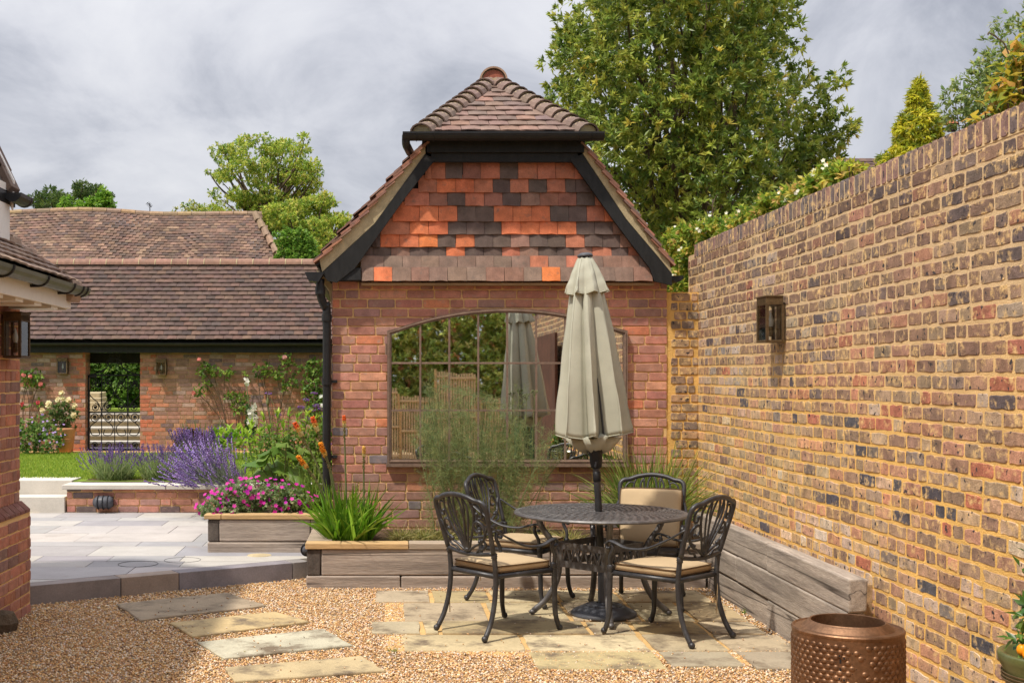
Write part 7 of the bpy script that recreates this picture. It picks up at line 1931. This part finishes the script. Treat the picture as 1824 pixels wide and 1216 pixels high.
# verbena, allium bud, delphinium
vb = thing('verbena', 'wiry verbena with small purple flower heads by the downpipe', 'plant', (P(560, 0, 12.6).x, 12.6, 0.49)); m = MB()
for (a, b_) in ((536, 725), (545, 712), (556, 730), (563, 722), (572, 728), (577, 742), (580, 756), (560, 700), (495, 738), (540, 758), (585, 790), (548, 745), (478, 700)):
    q = P(a, b_, 12.6 + R(-.1, .1)); f_ = P(555 + R(-20, 20), 860, 12.6); m.tube(spline([f_, f_.lerp(q, .6) + Vector((R(-.03, .03), 0, 0)), q], 4), 0.003, 5)
    k = 26; Pn = np.array(q) + sph(k) * np.array([.035, .035, .014]); V, Fc, C = octas(Pn, sph(k), .014, .012, jitcol(lin(146, 104, 176), k, .2)); npobj('flower_head', V, Fc, C, M['petal'], vb)
m.build('stems', M['stem'], vb)
al = thing('allium', 'single tall allium stem with a pointed pale green bud before the barn wall', 'plant', (P(492, 0, 12.0).x, 12.0, 0.49)); m = MB()
m.tube(spline([P(492, 870, 12.0), P(487, 780, 12.0), P(477, 722, 12.0)], 6), 0.005, 6); m.build('stem', M['stem'], al)
m = MB(); q = P(477, 716, 12.0); m.lathe([(0.004, -0.04), (0.016, -0.02), (0.018, 0.0), (0.010, 0.03), (0.003, 0.06), (0.001, 0.1)], 8, q); bud = m.build('bud', M['stem'], al, smooth=True)
dl = thing('delphinium', 'spike of white delphinium flowers in front of the barn wall', 'plant', (P(440, 0, 17.5).x, 17.5, lawn_z(17.5))); m = MB(); 
for (a, b_, c_, d_) in ((446, 728, 446, 758), (452, 722, 455, 756), (438, 678, 445, 735)):
    m.tube([P(445, 815, 17.5), P(c_, d_, 17.5), P(a, b_, 17.5)], 0.008, 5); k = 26 if b_ > 700 else 8
    L0, L1 = np.array(P(a, b_, 17.4)), np.array(P(c_, d_ - (0 if b_ > 700 else 52), 17.4)); t = rng.uniform(0, 1, (k, 1)); place_flowers(dl, L0 * (1 - t) + L1 * t + sph(k) * .03, sph(k) + np.array([0, -1, .2]), .034, [lin(232, 226, 214)])
m.build('stems', M['stem'], dl)
Ps = in_ball(60, P(446, 752, 17.5), (.06, .06, .3)); V, Fc, C = rosettes(Ps, sph(60) + np.array([0, 0, .3]), 3, .10, .045, [lin(72, 96, 48), lin(60, 84, 44)]); npobj('foliage', V, Fc, C, M['leaf'], dl)
clump('iris', 'stiff sword shaped iris leaves at the foot of the barn wall', 'plant', (P(362, 0, 20.2).x, 20.2, lawn_z(20.2)), 60, 0.28, (0.35, 0.72), 0.03, (0.0, 0.3), (0.0, 0.15), [lin(110, 134, 76), lin(92, 118, 66)])
mound('heuchera', 'dark bronze leaved plant at the foot of the barn wall', P(335, 795, 20.2), bl_px([(325, 790, .14), (340, 786, .16), (355, 782, .14), (335, 770, .12), (318, 796, .12)], 20.2), 90, 4, .08, .07, [lin(98, 62, 58), lin(84, 56, 50), lin(110, 92, 64)])
clump('astrantia', 'wispy pale seed heads on thin stems against the barn wall', 'plant', (P(325, 0, 20.4).x, 20.4, lawn_z(20.4)), 26, 0.2, (0.5, 0.9), 0.010, (0.0, 0.3), (0.0, 0.1), [lin(150, 130, 96), lin(170, 150, 120)])
for s_, (lab, a, b_) in enumerate((('tangle of low green weeds at the right of the gateway', 300, 798),)):
    pass
# climbing roses on the barn wall
RG = [lin(104, 132, 56), lin(128, 152, 66), lin(84, 112, 52)]
def rose(label, sprays, foot, flowers=None, group='climbing roses on the barn wall', dens=100):
    t = thing('climbing_rose', label, 'rose', (P(foot, 0, BW - .1).x, BW - 0.1, lawn_z(BW))); tag(t, group=group)
    bl = []
    for a, b_, r in sprays:
        q = P(a, b_, BW - 0.16 + R(-.04, .04)); bl.append(((q.x, q.y, q.z), (r, r * .5, r * .85)))
    Ps, Ds = crown_points(bl, dens, .3); V, Fc, C = rosettes(Ps, Ds + np.array([0, -.5, 0]), 3, .075, .045, RG, .9); npobj('foliage', V, Fc, C, M['leaf'], t)
    m = MB(); f_ = Vector((P(foot, 0, BW - .1).x, BW - .06, lawn_z(BW)))
    for c, r in bl[::2]:
        m.tube(spline([f_, f_.lerp(Vector(c), .5) + Vector((R(-.1, .1), 0, .12)), Vector(c)], 4), 0.006, 5)
    m.build('stems', M['bark'], t)
    if flowers:
        cols_, pxs = flowers; k = 12
        for a, b_ in pxs:
            q = np.array(P(a, b_, BW - .26)); V, Fc, C = discs(q + sph(k) * .022, sph(k) * .6 + np.array([0, -1, .3]), .027, jitcol(pick(cols_, k), k, .08)); npobj('flower', V, Fc, C, M['petal'], t)
    return t
rose('rose spray nearest the right hand barn lantern with a pink bloom', [(360, 655, .14), (368, 662, .14), (378, 658, .12), (388, 664, .12), (400, 668, .12), (412, 660, .12), (365, 680, .13), (358, 692, .13), (352, 700, .1), (376, 652, .1)], 410, ([lin(214, 130, 120)], [(355, 640), (345, 700)]))
rose('rose spray low on the barn wall behind the white delphinium', [(410, 705, .12), (418, 712, .14), (428, 720, .15), (432, 708, .14), (425, 730, .12), (442, 700, .05), (438, 664, .08), (440, 672, .06)], 425)
rose('wide rose spray high on the barn wall towards the downpipe', [(470, 655, .13), (480, 660, .14), (492, 662, .14), (500, 668, .13), (465, 664, .12), (508, 650, .12), (515, 640, .13), (505, 636, .1), (525, 660, .1), (515, 680, .13), (525, 682, .1), (508, 688, .1), (458, 658, .08), (535, 650, .08), (455, 645, .05)], 490, ([lin(214, 160, 150)], [(507, 636)]))
rose('dense leafy rose column beside the black downpipe', [(555, 655, .16), (565, 650, .16), (552, 675, .17), (560, 690, .18), (550, 695, .16), (558, 710, .17), (565, 725, .2), (570, 705, .15), (572, 660, .12), (562, 740, .2)], 560, ([lin(232, 230, 222)], [(572, 706), (574, 722)]), dens=150)
rose('pink rose spray at the far left of the barn wall', [(50, 670, .16), (60, 676, .15), (70, 680, .12), (45, 680, .15), (40, 672, .14), (68, 668, .1), (55, 664, .1)], 45, ([lin(222, 150, 132), lin(210, 120, 112)], [(42, 668), (54, 670), (72, 684)]))
rose('sparse red rose buds lower left on the barn wall', [(66, 715, .08), (44, 720, .1), (74, 720, .06)], 60, ([lin(200, 84, 84)], [(68, 717), (40, 720)]))
# potted rose and shrub at the left
pr_ = thing('potted_rose', 'bushy rose with cream blooms growing in the terracotta pot', 'rose', (tp_c.x, 20.9, 0.78))
bl = bl_px([(112, 735, .20), (95, 745, .18), (125, 740, .16), (85, 752, .14), (110, 720, .15), (125, 722, .12), (100, 730, .16), (130, 755, .1), (78, 758, .1), (112, 752, .16)], 20.9)
Ps, Ds = crown_points(bl, 90, .3); V, Fc, C = rosettes(Ps, Ds, 3, .075, .045, [lin(92, 110, 60), lin(74, 96, 52), lin(112, 128, 74)]); npobj('foliage', V, Fc, C, M['leaf'], pr_)
m = limb_tubes(Vector((tp_c.x, 20.9, 0.75)), [Vector(c) for c, r in bl], .012, 3); m.build('stems', M['bark'], pr_)
for a, b_ in ((110, 700), (112, 710), (87, 718), (122, 712), (76, 731), (131, 739), (104, 712), (132, 722), (86, 722)):
    k = 14; q = np.array(P(a, b_, 20.72)); V, Fc, C = discs(q + sph(k) * .022, sph(k) * .6 + np.array([0, -1, .4]), .042, jitcol(lin(236, 222, 178), k, .06)); npobj('flower', V, Fc, C, M['petal'], pr_)
mound('border_shrub', 'low green shrub dotted with lilac flowers beside the terracotta pot', P(70, 804, 20.3), bl_px([(50, 770, .25), (75, 765, .22), (95, 775, .18), (60, 785, .28), (85, 790, .24), (40, 785, .28), (102, 790, .15), (45, 760, .2), (70, 755, .16)], 20.3), 70, 5, .075, .04, [lin(98, 124, 60), lin(80, 106, 50), lin(124, 146, 78)], (70, .028, [lin(176, 150, 206)], 'flowers'), cat='shrub')
# kumquat in the green pot
kq = thing('kumquat', 'little citrus bush with orange fruit in the green pot', 'citrus bush', (pc.x, pc.y, 0.61))
bl = [((pc.x + R(-.06, .16), pc.y + R(-.1, .1), R(0.72, 1.0)), .09) for _ in range(9)] + [((pc.x - .13, pc.y, .70), .06), ((pc.x - .08, pc.y - .08, .72), .06), ((pc.x - .1, pc.y + .02, .80), .06)]
Ps, Ds = crown_points(bl, 230, .3); V, Fc, C = rosettes(Ps, Ds, 3, .06, .024, [lin(72, 104, 44), lin(58, 90, 42), lin(100, 128, 56)]); npobj('foliage', V, Fc, C, M['gloss_leaf'], kq)
m = limb_tubes(Vector((pc.x, pc.y, .6)), [Vector(c) for c, r in bl], .007, 3); m.build('stems', M['bark'], kq)
for x, y, z in ((-.155, -.04, .685), (-.145, -.06, .672), (-.125, -.05, .69), (-.12, -.06, .775), (-.10, -.08, .70), (-.05, -.1, .74), (.02, -.1, .8), (-.11, -.05, .79), (.05, -.08, .9), (-.03, -.09, .92)):
    m = MB(); m.ball((pc.x + x, pc.y + y, z), .019, 10, sq=(1, 1, 1.15)); m.build('fruit', M['orange_fruit'], kq, smooth=True)
# dead twiggy stems by the big tree
m = MB(); q = P(1268, 425, 11.3); t = thing('dead_stem', 'dry brown seed stem standing among the jasmine before the evergreen', 'plant', (q.x, q.y, -0.05)); b0 = Vector((q.x, q.y, -0.05)); tp2 = P(1270, 355, 11.3)
m.tube([b0, q, tp2], .005, 5)
for k in range(16):
    p = q.lerp(tp2, k / 16); d = Vector(ring_dirs(1, .3, .9)[0]) * .08; m.tube([p, p + d], .003, 4)
m.build('stems', M['bark'], t)
# weeds in the gravel
for i, (a, b_, lab) in enumerate(((700, 1161, 'tiny green weed in the gravel left of the patio'), (1325, 1092, 'tiny green weed at the foot of the sleeper edging'))):
    g_ = G(a, b_); clump('weed', lab, 'weed', (g_.x, g_.y, 0.0), 26, .02, (.02, .06), .005, (.1, 1.0), (.1, .3), [lin(110, 140, 50), lin(130, 150, 70)], seg=3)
